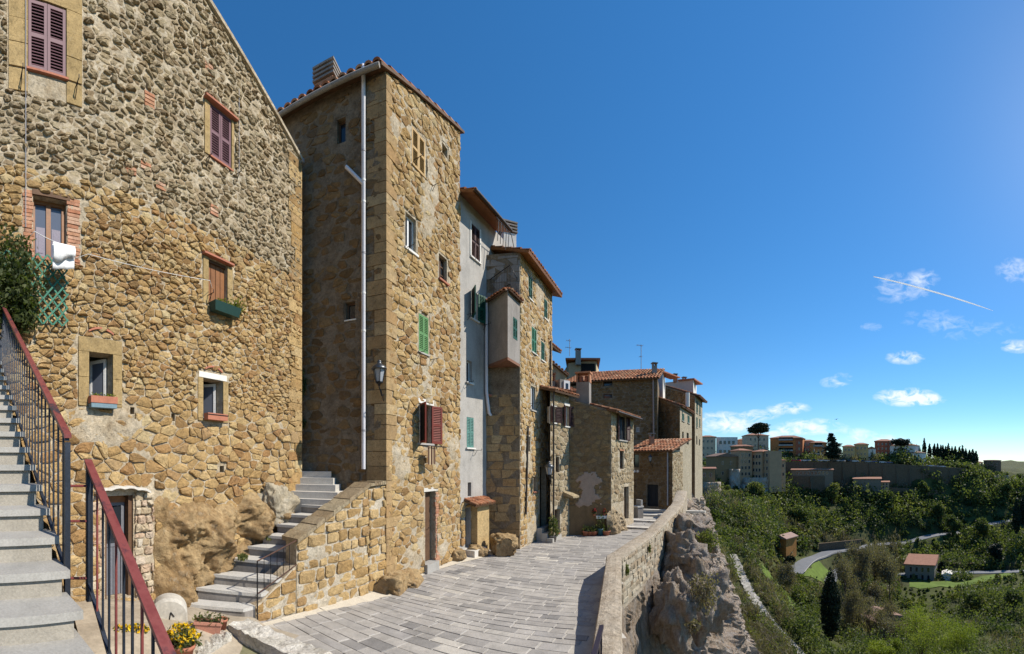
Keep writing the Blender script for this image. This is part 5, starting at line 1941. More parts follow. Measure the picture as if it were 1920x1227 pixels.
lantern('street_lantern', 'wall lantern at the corner between green shuttered house and low house', P(1029.5, 884, 15.75), 1.05, fE.w(.03, P(1029.5, 884, 15.75).z - .2, .02))
mb = MB(); mb.tube([fE.w(.06, zE, .12), fE.w(.06, .3, .12)], .04, 7); mb.build('downpipe', PIPEB, houseE)

houseF = thing('corner_house', 'stone house with a shaded plaster patched side jutting into the lane', 'house', (e2.x, e2.y, 0))
fFl, fF = Fac(e1 + Vector((-.02, .04)), e2), Fac(e2, e3)
zF0, zF1 = fFl.z_(1068, 748), fFl.z_(1146, 770)
Fw = {'a': fF.rect(1160, 1174, 781, 826), 'b': fF.rect(1162, 1169.5, 846, 880), 'd': fF.rect(1170, 1179, 913, 974)}
CF = [fFl.a, e2, e3, e3 + Vector((-3.4, 2.4))]
wsF = body(houseF, CF, -.1, [zF0, zF1, zF1, zF0], {1: list(Fw.values())}, {0: MORTD, 1: MORT}, MORTD)
lay_stones(rubble(.02, fFl.L, 1.2, lambda s: zF0 + (zF1 - zF0) * s / fFl.L - .05, .40, .22, rE, [], .3), fFl.w, wsF[0][0], masonry('mid brown tuff', [(.20, .12, .055), (.30, .19, .09), (.25, .15, .068), (.33, .225, .11), (.22, .135, .06)], stain=.4), rE, .014, .014, 150)
mortar_skin(fFl, .02, fFl.L - .02, 1.2, lambda s: zF0 + (zF1 - zF0) * s / fFl.L - .02, [], wsF[0][0], masonry('brown mortar', [(.16, .10, .05), (.23, .155, .085), (.29, .205, .12)], True, .9, 18, .5), .012, .004, .1, 5)
lay_stones(rubble(.02, fF.L, 1.4, lambda s: zF1 - .05, .36, .22, rE, [(r[0] - .05, r[1] + .05, r[2] - .05, r[3] + .05) for r in Fw.values()], .3), fF.w, wsF[1][0], TUFFG, rE, .018, .025, 150)
# plaster patch with ragged outline
cs, cz = fFl.s_(1104), fFl.z_(1104, 920)
vs, fs, keep = [], [], []
gn = 46
for i in range(gn + 1):
    for k in range(gn + 1):
        x, z = cs - 1.1 + 2.2 * i / gn, cz - 1.4 + 2.8 * k / gn
        q = Vector((x * 1.7, z * 1.7, 3))
        v = 1 - ((x - cs) / .72) ** 2 - ((z - cz) / 1.0) ** 2 + 1.1 * noise.fractal(q, .8, 2, 5)
        keep.append(v > .25)
        vs.append(fFl.w(x, z, .034 + .012 * noise.noise(q * 3)))
for i in range(gn):
    for k in range(gn):
        q = (i * (gn + 1) + k, (i + 1) * (gn + 1) + k, (i + 1) * (gn + 1) + k + 1, i * (gn + 1) + k + 1)
        if all(keep[j] for j in q): fs.append(q)
mb = MB(); mb.raw(vs, fs, True)
o_ = mb.build('plaster_patch', PLPINK, houseF, 'ragged pinkish plaster patch', kind='stuff')
md = o_.modifiers.new('thick', 'SOLIDIFY'); md.thickness = .02
mb = MB(); wallpanel(mb, fFl, .0, fFl.L, -.1, 1.5, 1.35); 
lowpl = MB(); fFl.box(lowpl, .02, fFl.L - .02, -.05, 1.35, -.02, .03); lowpl.build('lower_render', plain('ochre render', (.20, .125, .06), .9, .35, 2, .3, 25, stain=.4), houseF)
t_ = lambda k, o, dz: fFl.w(k, zF0 + (zF1 - zF0) * k / fFl.L + dz, o)
tile_roof(houseF, fF.w(-.15, zF1 - .06, .35), fF.w(fF.L + .15, zF1 - .06, .35), fF.w(-.15, zF0 + .1, -fFl.L), fF.w(fF.L + .15, zF0 + .1, -fFl.L), .22, .38, rE)
mb = MB(); mb.tube([fF.w(-.15, zF1 - .1, .42), fF.w(fF.L + .15, zF1 - .1, .42)], .05, 7); mb.build('gutter', PIPEB, houseF)
glazing(houseF, fF, Fw['a'], IRONB, .08, 2)
a, b, c, d = Fw['a']
open_leaf(houseF, fF, a, 165, 1, .3, c, d, BROWN); open_leaf(houseF, fF, b, 165, -1, .3, c, d, BROWN); sill(houseF, fF, Fw['a'], PLGREY)
glazing(houseF, fF, Fw['b'], WOODD, .1, 1)
mb = MB(); fF.box(mb, Fw['b'][0] - .05, Fw['b'][1] + .05, Fw['b'][3] + .01, Fw['b'][3] + .08, -.03, .03); mb.build('lintel', BRICK, houseF)
door(houseF, fF, Fw['d'], WOODD, .18, 3, .4)
chimney(houseF, fFl.w(fFl.s_(1100), zF0 - .2, -.8), .62, .5, 1.1, PLDARK, -.4, 0, 'pots')
rock_sheet('rubble_foot', 'rough pale rubble foot spreading at the corner house', fF, -.35, fF.s_(1168), -.1, lambda s: 1.2 - .5 * max(0, s) / 2.2 + .2 * sin(s * 5), lambda s, z: .02 + .26 * max(0, 1 - z / 1.4), 5.5, masonry('pale rubble', [(.28, .20, .11), (.38, .29, .18), (.44, .36, .25)], True, 1.0, 12, .4, .2), 60, 40, .2)
mb = MB(); fFl.box(mb, fFl.s_(1117), fFl.s_(1143), fFl.z_(1130, 972), fFl.z_(1130, 967), .03, .2); mb.build('shelf', PLWHITE, None, 'white wall shelf below red geraniums on the shaded house side', 'shelf', at=fFl.w(fFl.s_(1130), fFl.z_(1130, 970), .03))
for px, lab in ((1114, 'red geranium pot left of the white wall shelf'), (1133, 'red geranium pot over the white wall shelf')):
    pot('geranium_pot', lab, fFl.P(px, 968, .10) + Vector((0, 0, .01)), .07, .12, None, (120, .22, .04), 'pot', 'geraniums on the shaded house side', LEAF, REDFL, None, px)
for i, (px, mt, lab, rr_, hh) in enumerate(((1096, TERRA, 'terracotta pot leftmost in the row under the plaster patch', .14, .22), (1104, TERRA, 'terracotta pot second in the row under the plaster patch', .13, .2), (1112, TERRA, 'terracotta pot third in the row under the plaster patch', .15, .2),
                                        (1123, plain('blue glazed pot', (.05, .13, .17), .3, .2), 'blue glazed pot with spiky plant in the row below the shelf', .15, .3), (1134, TERRA, 'low terracotta pot rightmost in the row below the shelf', .2, .2))):
    g = fFl.w(fFl.s_(px), .01, .28)
    pot('flower_pot', lab, g, rr_, hh, mt, (60, .25 if i != 3 else .6, .05), 'pot', 'pots in a row at the shaded house', seed=20 + i)
for i, (px, py, rr_, hh, lab, mt, pl) in enumerate(((1037, 1016, .16, .26, 'dark pot with a leafy plant by the doorstep of the low house', PLDARK, (260, .75, .07)), (1043, 1010, .15, .26, 'rosy pot by the doorstep of the low house', TERRA, (80, .2, .05)),
                                            (1056, 1003, .20, .42, 'tall terracotta pot with a small shrub at the low house', TERRA, (300, 1.0, .06)), (1064, 1003, .15, .2, 'small low terracotta pot at the foot of the plaster wall', TERRA, (60, .1, .05)))):
    pot('flower_pot', lab, G(px, py, .005), rr_, hh, mt, pl, 'pot', seed=40 + i)

# ================================================================ house G1 with blue door at the lane's end
g0, g1, g2 = V2(1180, 27.3), V2(1261, 25.6), V2(1280, 28.2)
houseG = thing('end_house', 'stone house with dark blue door closing the lane', 'house', (g0.x, g0.y, .3))
fG, fGr = Fac(g0, g1), Fac(g1, g2)
zG = fG.z_(1225, 845)
GB = .25
Gw = {'d': fG.rect(1213, 1234, 909, 950), 'w': fG.rect(1187, 1198, 852, 877)}
CG = [g0, g1, g2, g0 + (g2 - g1) * 1.2]
wsG = body(houseG, CG, -.1, [zG, zG, zG + .1, zG + .1], {0: list(Gw.values())}, {0: MORTD, 1: MORT}, MORTD)
rG = random.Random(95)
lay_stones(rubble(.02, fG.L, .3, lambda s: zG - .05, .36, .22, rG, [(r[0] - .05, r[1] + .05, r[2] - .3, r[3] + .05) for r in Gw.values()], .3), fG.w, wsG[0][0], TUFFD, rG, .016, .02, 150)
lay_stones(rubble(.02, fGr.L, -.05, lambda s: zG - .05, .36, .22, rG, [], .3), fGr.w, wsG[1][0], TUFFG, rG, .018, .02, 60)
rd = Vector((*(g2 - g1).normalized(), 0))
zr_ = ZC + (HY - 824) / F * 28.4
tile_roof(houseG, fG.w(-.1, zG - .05, .3), fG.w(fG.L + .15, zG - .05, .3), fG.w(-.1, zr_, -2.6), fG.w(fG.L + .25, zr_, -2.6), .24, .4, rG)
door(houseG, fG, Gw['d'], plain('dark navy paint', (.008, .012, .02), .5, .2), .15, 3)
glazing(houseG, fG, Gw['w'], WOODD, .1, 1)
mb = MB(); mb.tube([fG.P(1253, 845, .1), fG.P(1253, 948, .1)], .05, 7); mb.build('downpipe', PIPEG, houseG)
chimney(houseG, fG.w(fG.s_(1206), zG + .3, -1.2), .3, .3, .75, BRICK, 0, 0, 'slab')
for px in (1190, 1196):
    mb = MB(); mb.lathe(fG.P(px, 884, .02), [(0, 0)], 4) if False else None
    c_ = fG.P(px, 884); u3, n3 = Vector((*fG.u, 0)), Vector((*fG.n, 0))
    mb.tube([c_ - n3 * .02, c_ + n3 * .05], .09, 10); mb.build('vent', WHITE, houseG)
lantern('wall_lantern', 'small wall lantern above the dark blue door', fG.P(1224, 862, .35), .9, fG.P(1224, 870, .02))
bench = thing('stone_trough_block', 'small stone trough with pale top beside the arched door', 'trough', V2(1190, 22).to_3d())
f_ = Fac(V2(1186, 22.5), V2(1196, 22.1))
mb = MB(); f_.box(mb, 0, f_.L, .05, .72, -.4, 0); mb.build('base', PLDARK, bench)
mb = MB(); f_.box(mb, -.03, f_.L + .03, .72, .80, -.42, .03); mb.build('slab', TRAV, bench)
mb = MB(); f_.box(mb, .02, f_.L - .02, .80, 1.15, -.38, -.25); mb.build('back', PLGREY, bench)

# ================================================================ tall houses behind the lane's end
def wall_house(name, label, pts, zb, tops, wins=None, mats=None, stones=None, roofs=None, seed=1, cell=(.5, .3)):
    h = thing(name, label, 'house', (pts[1].x, pts[1].y, zb))
    rects = {e: [] for e in range(len(pts))}
    todo = []
    for (e, px0, px1, yt, yb, kind) in (wins or []):
        f = Fac(pts[e], pts[(e + 1) % len(pts)])
        r = f.rect(px0, px1, yt, yb)
        rects[e].append(r); todo.append((f, r, kind))
    ws = body(h, pts, zb, tops, rects, mats or {}, MORTD)
    rg = random.Random(seed)
    for e, (mt, n, zlo) in (stones or {}).items():
        w, f = ws[e]
        ta, tb = tops[e], tops[(e + 1) % len(pts)]
        lay_stones(rubble(.02, f.L - .02, zlo, lambda s: ta + (tb - ta) * s / f.L - .08, cell[0], cell[1], rg, [(r[0] - .07, r[1] + .07, r[2] - .07, r[3] + .07) for r in rects[e]], .3), f.w, w, mt, rg, .022, .025, n)
    for f, r, kind in todo:
        if kind == 'g': closed_shutters(h, f, r, GREEN); sill(h, f, r, PLGREY)
        elif kind == 'w': glazing(h, f, r, WHITE, .08, 2); sill(h, f, r, PLGREY)
        else: glazing(h, f, r, WOODD, .12, 1)
    return h, ws
G0, G1 = V2(1058, 33.5), V2(1233, 31.5)
fK = Fac(G0, G1)
zK = fK.z_(1180, 712)
houseK, wk = wall_house('long_stone_house', 'long dark stone house with a tiled roof rising behind the lane', [G0, G1, G1 + Vector((2.2, 5)), G0 + Vector((1.5, 5))], -.1, [zK, zK, zK, zK],
                        [(0, 1131, 1148, 714, 724, 'd'), (0, 1071, 1086, 715, 724, 'd'), (0, 1131, 1148, 739, 747, 'd'), (0, 1193, 1199, 801, 810, 'w')], None, {0: (TUFFD, 260, 5.2)}, seed=101, cell=(.46, .24))
zK2 = ZC + (HY - 694) / F * 34.2
tile_roof(houseK, fK.w(-.2, zK - .05, .4), fK.w(fK.L + .2, zK - .05, .4), fK.w(.8, zK2, -2.4), fK.w(fK.L + .35, zK2, -2.4), .27, .45, random.Random(3))
mb = MB(); mb.tube([fK.P(1225, 712, .12), fK.P(1226, 822, .12)], .07, 8); mb.build('downpipe', plain('pinkish pipe', (.36, .25, .21), .6, .1), houseK)
mb = MB(); mb.tube([fK.P(1221, 795, .1), fK.P(1221, 825, .1)], .03, 6); mb.build('thin_pipe', PIPEB, houseK)
chimney(houseK, fK.w(fK.s_(1224), zK + .3, -1.0), .35, .35, 1.0, PLDARK, 0, 0, 'slab')
def antenna(label, base, h, arms, cat='antenna'):
    t = thing('roof_antenna', label, cat, base)
    mb = MB(); base = Vector(base); mb.tube([base, base + Vector((0, 0, h))], .03, 5); mb.build('mast', PIPEG, t)
    for z, L, n in arms:
        mb = MB()
        p = base + Vector((0, 0, h * z))
        mb.tube([p - Vector((L * .75, 0, 0)), p + Vector((L * .25, 0, 0))], .018, 4)
        for k in range(n): x = -L * .75 + L * k / max(1, n - 1); mb.tube([p + Vector((x, -.25, 0)), p + Vector((x, .25, 0))], .012, 4)
        mb.build('aerial', PIPEG, t)
antenna('tall roof antenna on the long dark stone house', fK.w(fK.s_(1193), zK2 - .1, -2.4), 2.3, ((.98, .55, 5), (.55, .2, 3)))
antenna('pair of small aerials behind the chimney of the low houses', P(1068, 668, 36), 1.6, ((.9, .4, 3), (.5, .5, 4)))
# behind K: ochre house with terrace roof
K0, K1 = V2(1066, 40), V2(1118, 40)
hz1 = ZC + (HY - 676) / F * 40
houseL, wl = wall_house('ochre_house', 'ochre house with shaded loggia peeping over the tiled roof', [K0, K1, K1 + Vector((1.2, 4)), K0 + Vector((0, 4))], 5, [hz1 - .3, hz1, hz1, hz1 - .3], None, {0: plain('ochre plaster', (.42, .30, .18), .9, .15), 1: plain('cream plaster', (.52, .40, .24), .9, .1)})
mb = MB(); f = Fac(K0, K1); f.box(mb, -.3, f.L + .4, hz1 - .05, hz1 + .12, -4.4, .5); mb.build('roof', TERRA, houseL)
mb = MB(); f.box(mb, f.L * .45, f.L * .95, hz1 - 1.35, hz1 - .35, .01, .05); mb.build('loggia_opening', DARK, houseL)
mb = MB(); f.box(mb, f.L * .42, f.L * .9, hz1 - 1.55, hz1 - 1.35, .02, .3); mb.build('parapet', PLWHITE, houseL)
chimney(houseL, (f.w(1.0, hz1 - .6, .4)), .5, .5, 1.4, PLDARK, 0, 0, 'slab')
# dormer and small roofs between D and K
houseM = thing('dormer_roof', 'small roof with white dormer and chimney behind the brown shuttered house', 'house', V2(1060, 22).to_3d())
fm = Fac(V2(1036, 21.3), V2(1088, 22.4))
zm0, zm1 = fm.z_(1060, 740), fm.z_(1060, 712)
mb = MB(); fm.box(mb, 0, fm.L, 2, zm0 + .15, -3, 0); mb.build('wall', MORTD, houseM)
tile_roof(houseM, fm.w(-.2, zm0 + .12, .3), fm.w(fm.L + .2, zm0 + .12, .3), fm.w(-.2, zm1 + .5, -3), fm.w(fm.L + .2, zm1 + .5, -3), .24, .4, random.Random(8))
dr = fm.rect(1055, 1068, 712, 742)
mb = MB(); fm.box(mb, dr[0] - .12, dr[1] + .05, dr[2] - .3, dr[3], -.9, -.1); mb.build('dormer', PLDARK, houseM)
mb = MB(); fm.box(mb, dr[0] + .12, dr[1] + .05, dr[2] - .2, dr[3] - .05, -.1, -.04); fr_ = mb.build('dormer_window', WHITE, houseM)
mb = MB(); fm.box(mb, dr[0] + .24, dr[1] - .06, dr[2] - .1, dr[3] - .2, -.041, -.03); mb.build('pane', GLASS, fr_)
chimney(houseM, fm.w(fm.s_(1044), zm0 + .2, -.6), .42, .4, .55, PLDARK, 0, 0, 'pots')
# tall wall with eave end behind D at (1035,650)
houseN = thing('yellowed_house', 'yellowed plaster house end with overhanging eave behind the green shuttered house', 'house', V2(1045, 25).to_3d())
fn = Fac(V2(1034, 25.5), V2(1062, 26))
zn = fn.z_(1036, 668)
mb = MB(); mb.hexa([fn.w(-.9, 0, -3), fn.w(-.9, 0), fn.w(fn.L, 0), fn.w(fn.L, 0, -3), fn.w(-.9, zn + .1, -3), fn.w(-.9, zn + .1), fn.w(fn.L, zn - 1.2), fn.w(fn.L, zn - 1.2, -3)][::1])
mb.build('wall', plain('yellowed plaster', (.40, .32, .20), .9, .25, 2, stain=.4), houseN)
tile_roof(houseN, fn.w(fn.L + .1, zn - 1.2, .2), fn.w(-.9, zn + .12, .2), fn.w(fn.L + .1, zn - 1.2, -3), fn.w(-.9, zn + .12, -3), .24, .4, random.Random(9))
houseN2 = thing('eave_house', 'dark overhanging roof corner just right of the green shuttered house top', 'house', V2(1030, 20).to_3d())
mb = MB(); fq = Fac(V2(1015, 19.5), V2(1035.5, 21)); zq = fq.z_(1036, 662); fq.box(mb, -.5, fq.L, 4, zq, -2.5, 0); mb.build('wall', PLDARK, houseN2)
tile_roof(houseN2, fq.w(-.5, zq, .5), fq.w(fq.L + .1, zq, .5), fq.w(-.5, zq + 1.3, -2.5), fq.w(fq.L + .1, zq + 1.3, -2.5), .24, .4, random.Random(10))
# right group H1, H2 on the cliff
h0, h1, h2 = V2(1230, 34), V2(1275, 31.5), V2(1297, 36)
fh1 = Fac(h0, h1)
zh0, zh1 = fh1.z_(1233, 745), fh1.z_(1275, 762)
houseH, wh = wall_house('cliff_house', 'pale stone cliff house with green shutters and arched window', [h0, h1, h2, h0 + Vector((3, 5))], -4.5, [zh0, zh1, zh1, zh0],
                        [(1, 1278.5, 1283, 776, 790, 'g'), (1, 1289, 1293, 780, 794, 'g'), (1, 1279, 1282, 810, 829, 'd'), (1, 1287.5, 1291.5, 812, 834, 'd')], {1: masonry('pale sunlit render', [(.36, .30, .20), (.42, .36, .26), (.46, .41, .31)], True, .6, 14, .4, .1)}, {0: (TUFFD, 200, 4.0)}, seed=111)
tile_roof(houseH, Fac(h1, h2).w(-.1, zh1, .25), Fac(h1, h2).w(Fac(h1, h2).L + .1, zh1, .25), h0.to_3d() + Vector((-.1, 0, zh0 + .1)), (h0 + Vector((3, 5))).to_3d() + Vector((0, 0, zh0 + .1)), .3, .45, random.Random(4))
mb = MB(); cc = fh1.w(fh1.s_(1269), 0, -1.2); mb.tube([Vector((cc.x, cc.y, zh1 + .1)), Vector((cc.x, cc.y, zh1 + 1.3))], .18, 10); mb.build('chimney', PLWHITE, houseH)
i0, i1, i2 = V2(1240, 42), V2(1303, 38.5), V2(1317, 42.5)
fi = Fac(i0, i1)
zi0, zi1 = fi.z_(1245, 722), fi.z_(1303, 742)
houseI, wi = wall_house('cliff_tower_house', 'tallest stone house at the cliff edge, right end of the lane', [i0, i1, i2, i0 + Vector((4, 6))], -5.5, [zi0, zi1, zi1, zi0],
                        [(1, 1305.5, 1308.5, 752, 775, 'g'), (1, 1311, 1313.5, 758, 778, 'g'), (1, 1305.5, 1308, 783, 802, 'g'), (1, 1311, 1313, 786, 800, 'g'), (1, 1305.5, 1307.5, 818, 834, 'd'), (1, 1310.5, 1312.5, 824, 836, 'd')], {1: MATS['pale sunlit render']}, {0: (TUFFD, 200, 6.5)}, seed=112)
fi2 = Fac(i1, i2)
tile_roof(houseI, fi2.w(-.1, zi1 - .05, .5), fi2.w(fi2.L + .3, zi1 - .05, .5), i0.to_3d() + Vector((-.1, 0, zi0 + .15)), (i0 + Vector((4, 6))).to_3d() + Vector((0, 0, zi0 + .15)), .3, .45, random.Random(5))
houseJ, wj = wall_house('pink_top_house', 'pale pink attic with flat roof and flues behind the cliff houses', [V2(1232, 47), V2(1300, 45), V2(1306, 49), V2(1240, 52)], 6, [ZC + (HY - 716) / F * 46] * 4, None, {0: plain('pale pink plaster', (.50, .40, .34), .9, .1), 1: PLWHITE})
zj = ZC + (HY - 716) / F * 46
mb = MB(); fj = Fac(V2(1274, 45.6), V2(1300, 45)); fj.box(mb, -.2, fj.L + .2, zj, zj + .15, -3, .2); mb.build('roof', TERRA, houseJ)
for px, y in ((1266, 706), (1283, 712)): chimney(houseJ, P(px, y + 12, 46), .4, .4, .8, BRICK, 0, 0, 'slab')
houseO, wo = wall_house('white_side_house', 'whitish house sliver right of the long tiled roof', [V2(1228, 36.5), V2(1243, 36), V2(1247, 39), V2(1230, 39)], 5, [ZC + (HY - 700) / F * 36.3] * 4, None, {0: plain('lilac white plaster', (.48, .43, .42), .9, .1), 1: PLWHITE})
mb = MB(); fo = Fac(V2(1228, 36.5), V2(1243, 36)); zo = ZC + (HY - 700) / F * 36.3; fo.box(mb, -.1, fo.L + .15, zo, zo + .12, -3, .2); mb.build('roof', TERRA, houseO)

boulder('boulder', 'large brown rock at the foot of the green shuttered house corner', G(945, 1026, .25), (.62, .55, .55), 12.0, ROCK, 5, .5)
boulder('boulder', 'sloping earth covered rock beside the grey house door', G(897, 1036, .1), (.45, .4, .32), 15.0, ROCK, 5, .4)
# ================================================================ CLIFF below the parapet
def catmull(pts, n):
    out = []
    for i in range(len(pts) - 1):
        p0, p1, p2, p3 = pts[max(0, i - 1)], pts[i], pts[i + 1], pts[min(len(pts) - 1, i + 2)]
        for k in range(n):
            t = k / n
            out.append(.5 * ((2 * p1) + (p2 - p0) * t + (2 * p0 - 5 * p1 + 4 * p2 - p3) * t * t + (3 * p1 - p0 - 3 * p2 + p3) * t ** 3))
    out.append(pts[-1])
    return out
edge = [Vector((-3.0, -9)), Vector((-.4, -2.5)), Vector((.70, 2.1)), Vector((1.49, 5.08)), Vector((3.0, 10.3)), Vector((5.0, 13.1)), Vector((8.9, 18.8)), Vector((11.0, 22.5)), Vector((12.6, 26.5)), Vector((15.6, 33)), Vector((18.9, 38.5)), Vector((22, 46)), Vector((25, 60))]
NSEG = 40
line = catmull(edge, NSEG)
zt_ = np.interp(np.arange(len(line)) / NSEG, [0, 6, 7, 8, 9, 10, 12], [-.15, -.15, .1, .4, 1.6, 2.2, 1])
prof_d = [0, .3, .8, 1.5, 2.5, 4, 6, 9, 13, 18]
prof_o = [0, .03, .14, .45, 1.15, 2.2, 3.2, 4.4, 5.8, 8.0]
nd = 110
vs, fs = [], []
for i, p in enumerate(line):
    t = (line[min(i + 1, len(line) - 1)] - line[max(0, i - 1)]).normalized()
    n = Vector((t.y, -t.x))
    far = i / NSEG
    for k in range(nd + 1):
        d = 18 * (k / nd) ** 1.6
        st_ = max(0.0, min(1.0, (far - 5.0) / .55)) if far > 4.2 else max(0.0, min(1.0, (3.2 - far) / .8))
        st_ = st_ * st_ * (3 - 2 * st_)          # 0: steep built face under the near parapet, 1: broken rock
        o = float(np.interp(d, prof_d, prof_o)) * st_ + (1 - st_) * float(np.interp(d, [0, 2.5, 4, 18], [0, .22, .6, 6.0]))
        q = Vector((p.x * .45, p.y * .45, d * .26 + 7))
        amp = min(1, d / 1.0) ** 1.3 * (st_ + (1 - st_) * (.16 if d < 3 else min(1, .16 + (d - 3) * .3)))
        warp = q + .35 * Vector((noise.noise(q * 1.3), noise.noise(q * 1.3 + Vector((9, 2, 4))), 0))
        kk = noise.voronoi(warp * 1.2)[0]
        bl = min(.45, kk[1] - kk[0])
        o += amp * (1.2 * (bl - .17) + .40 * noise.fractal(q * 1.6, .7, 2.1, 6) + .5 * (.35 - abs(noise.noise(q * 2.4))) + .34 * (.3 - abs(noise.noise(q * 5.3))) + .16 * (.3 - abs(noise.noise(q * 13))) + .06 * noise.noise(q * 29))
        for sc_, am in ((1.5, .75), (3.4, .34), (7.5, .14)):       # fractured blocks: each cell stands out by its own amount
            wq = Vector((q.x * sc_, q.y * sc_, q.z * sc_ * 1.25)) + .25 * Vector((noise.noise(q * sc_ * 2), noise.noise(q * sc_ * 2 + Vector((3, 3, 3))), 0))
            c_ = noise.voronoi(wq)[1][0]
            hsh = abs(sin(c_.x * 12.9898 + c_.y * 78.233 + c_.z * 37.719) * 43758.5453) % 1.0
            tlt = (wq - c_).dot(Vector((sin(hsh * 40), cos(hsh * 57), sin(hsh * 91))))
            o += amp * am * (hsh - .5 + .55 * tlt)
        zz = zt_[i] - d + amp * .4 * noise.noise(q * 1.7 + Vector((5, 5, 5)))
        v = p + n * max(-.05, o * (1 if far < 6 else .8) - .03)
        vs.append((v.x, v.y, zz))
m = nd + 1
for i in range(len(line) - 1):
    for k in range(nd): fs.append((i * m + k, i * m + k + 1, (i + 1) * m + k + 1, (i + 1) * m + k))
def cliff_mat():
    t = NT('tufa cliff')
    w = t.noise(1.0, 8, .7, t.scaled((.9, .9, .32)))
    c = t.ramp(w, [(.30, (.17, .115, .07)), (.40, (.36, .26, .175)), (.48, (.50, .40, .30)), (.56, (.42, .31, .225)), (.66, (.60, .55, .48))])
    st = t.noise(1.0, 7, .75, t.scaled((3.2, 3.2, .35)))
    c = t.mix(t.math('MULTIPLY', t.ramp(st, [(.46, 0.0), (.60, 1.0)]), .7), c, (.50, .45, .40))
    st2 = t.noise(1.0, 7, .7, t.scaled((1.6, 1.6, .5)))
    c = t.mix(t.math('MULTIPLY', t.ramp(st2, [(.6, 0.0), (.72, 1.0)]), .7), c, (.36, .17, .075))
    dk = t.noise(2.1, 8, .75)
    c = t.mix(t.math('MULTIPLY', t.ramp(dk, [(.58, 0.0), (.70, 1.0)]), .5), c, (.13, .12, .10))
    g = t.noise(16, 6, .7)
    c = t.mix(1.0, c, t.ramp(g, [(.3, .7), (.7, 1.2)]), 'MULTIPLY')
    ms = t.noise(1.7, 6, .7)
    c = t.mix(t.math('MULTIPLY', t.ramp(ms, [(.64, 0.0), (.72, 1.0)]), .7), c, (.07, .085, .025))
    b = t.bump(g, .9, .06)
    b = t.bump(t.noise(1.0, 9, .75, t.scaled((4.5, 4.5, 1.2))), 1.0, .35, b)
    return t.done(c, .95, b, 0, .1)
CLIFF = cliff_mat()
mb = MB(); mb.raw(vs, fs, False); cliffo = mb.build('cliff', CLIFF, None, kind='structure')
for i, (px, py, r, ex, sd) in enumerate(((1283, 1046, 15.6, (1.0, 1.1, .85), 1.3), (1290, 992, 18.6, (1.2, 1.4, .95), 2.7), (1310, 1120, 14.6, (1.1, 1.0, 1.3), 4.4), (1268, 1135, 13.4, (.75, .9, 1.2), 6.2))):
    o = boulder('rock_outcrop', ('rough rock bulge on the cliff below the parapet bend', 'largest overhanging rock knob under the far end of the parapet', 'jagged rock rib low on the cliff at the right', 'narrow rock lump just under the near parapet')[i], P(px, py, r), ex, sd, CLIFF, 5, .6, flat=False)

# ================================================================ VALLEY TERRAIN
TPX = [-1400, 1120, 1200, 1290, 1330, 1400, 1500, 1600, 1700, 1800, 1920, 2400, 2900]
FAR_ = [(340, 3), (600, 3), (3000, 3)]
TCOL = {-1400: [(1.5, -.8), (3000, -.8)],
        1120: [(1.5, -1), (185, -1), (240, 2), (3000, 3)],
        1200: [(1.5, -12), (14, -3), (30, -2), (185, -1), (240, 2), (3000, 3)],
        1290: [(1.5, -14), (14, -14), (30, -12), (45, -9), (65, -7), (110, -8), (150, -6), (185, -3), (240, 2), (3000, 3)],
        1330: [(1.5, -15), (14, -14), (30, -16), (85, -17), (110, -14), (145, -9), (170, -7), (185, -3), (215, 0), (240, 2), (3000, 3)],
        1400: [(1.5, -15), (14, -15), (30, -17), (45, -19.5), (85, -20.5), (110, -18.5), (150, -13), (178, -9), (190, -4), (215, 1), (240, 3.2)] + FAR_,
        1500: [(1.5, -15), (14, -15), (30, -20), (45, -23), (65, -26), (85, -29), (110, -31), (150, -31.5), (175, -23), (200, -13), (217, -10), (223, 3.3)] + FAR_,
        1600: [(1.5, -15), (14, -15), (30, -20), (45, -24), (65, -30), (85, -34), (110, -36.5), (150, -37), (185, -27), (210, -14), (222, -11), (229, 3.4)] + FAR_,
        1700: [(1.5, -15), (14, -15), (30, -20), (45, -25), (65, -31), (85, -36), (110, -40), (150, -42.5), (185, -38), (215, -21), (232, -12), (240, 2.2)] + FAR_,
        1800: [(1.5, -15), (14, -15), (30, -20), (45, -25), (65, -31), (85, -36), (110, -40), (150, -42), (185, -41), (215, -33), (240, -17), (250, -9), (260, .5), (300, 2), (600, 0), (3000, 0)],
        1920: [(1.5, -15), (14, -15), (30, -20), (45, -25), (65, -31), (85, -36), (110, -40), (150, -42), (185, -42), (215, -38), (240, -28), (270, -14), (300, -5), (340, -1), (600, -45), (1500, -24), (3000, -8)],
        2400: [(1.5, -15), (14, -15), (30, -20), (65, -31), (110, -40), (150, -42), (215, -38), (270, -22), (340, -20), (600, -50), (1500, -26), (3000, -8)]}
TCOL[2900] = TCOL[2400]
TCC = [(np.array([k[0] for k in TCOL[p]], float), np.array([k[1] for k in TCOL[p]], float)) for p in TPX]
ROADS = []
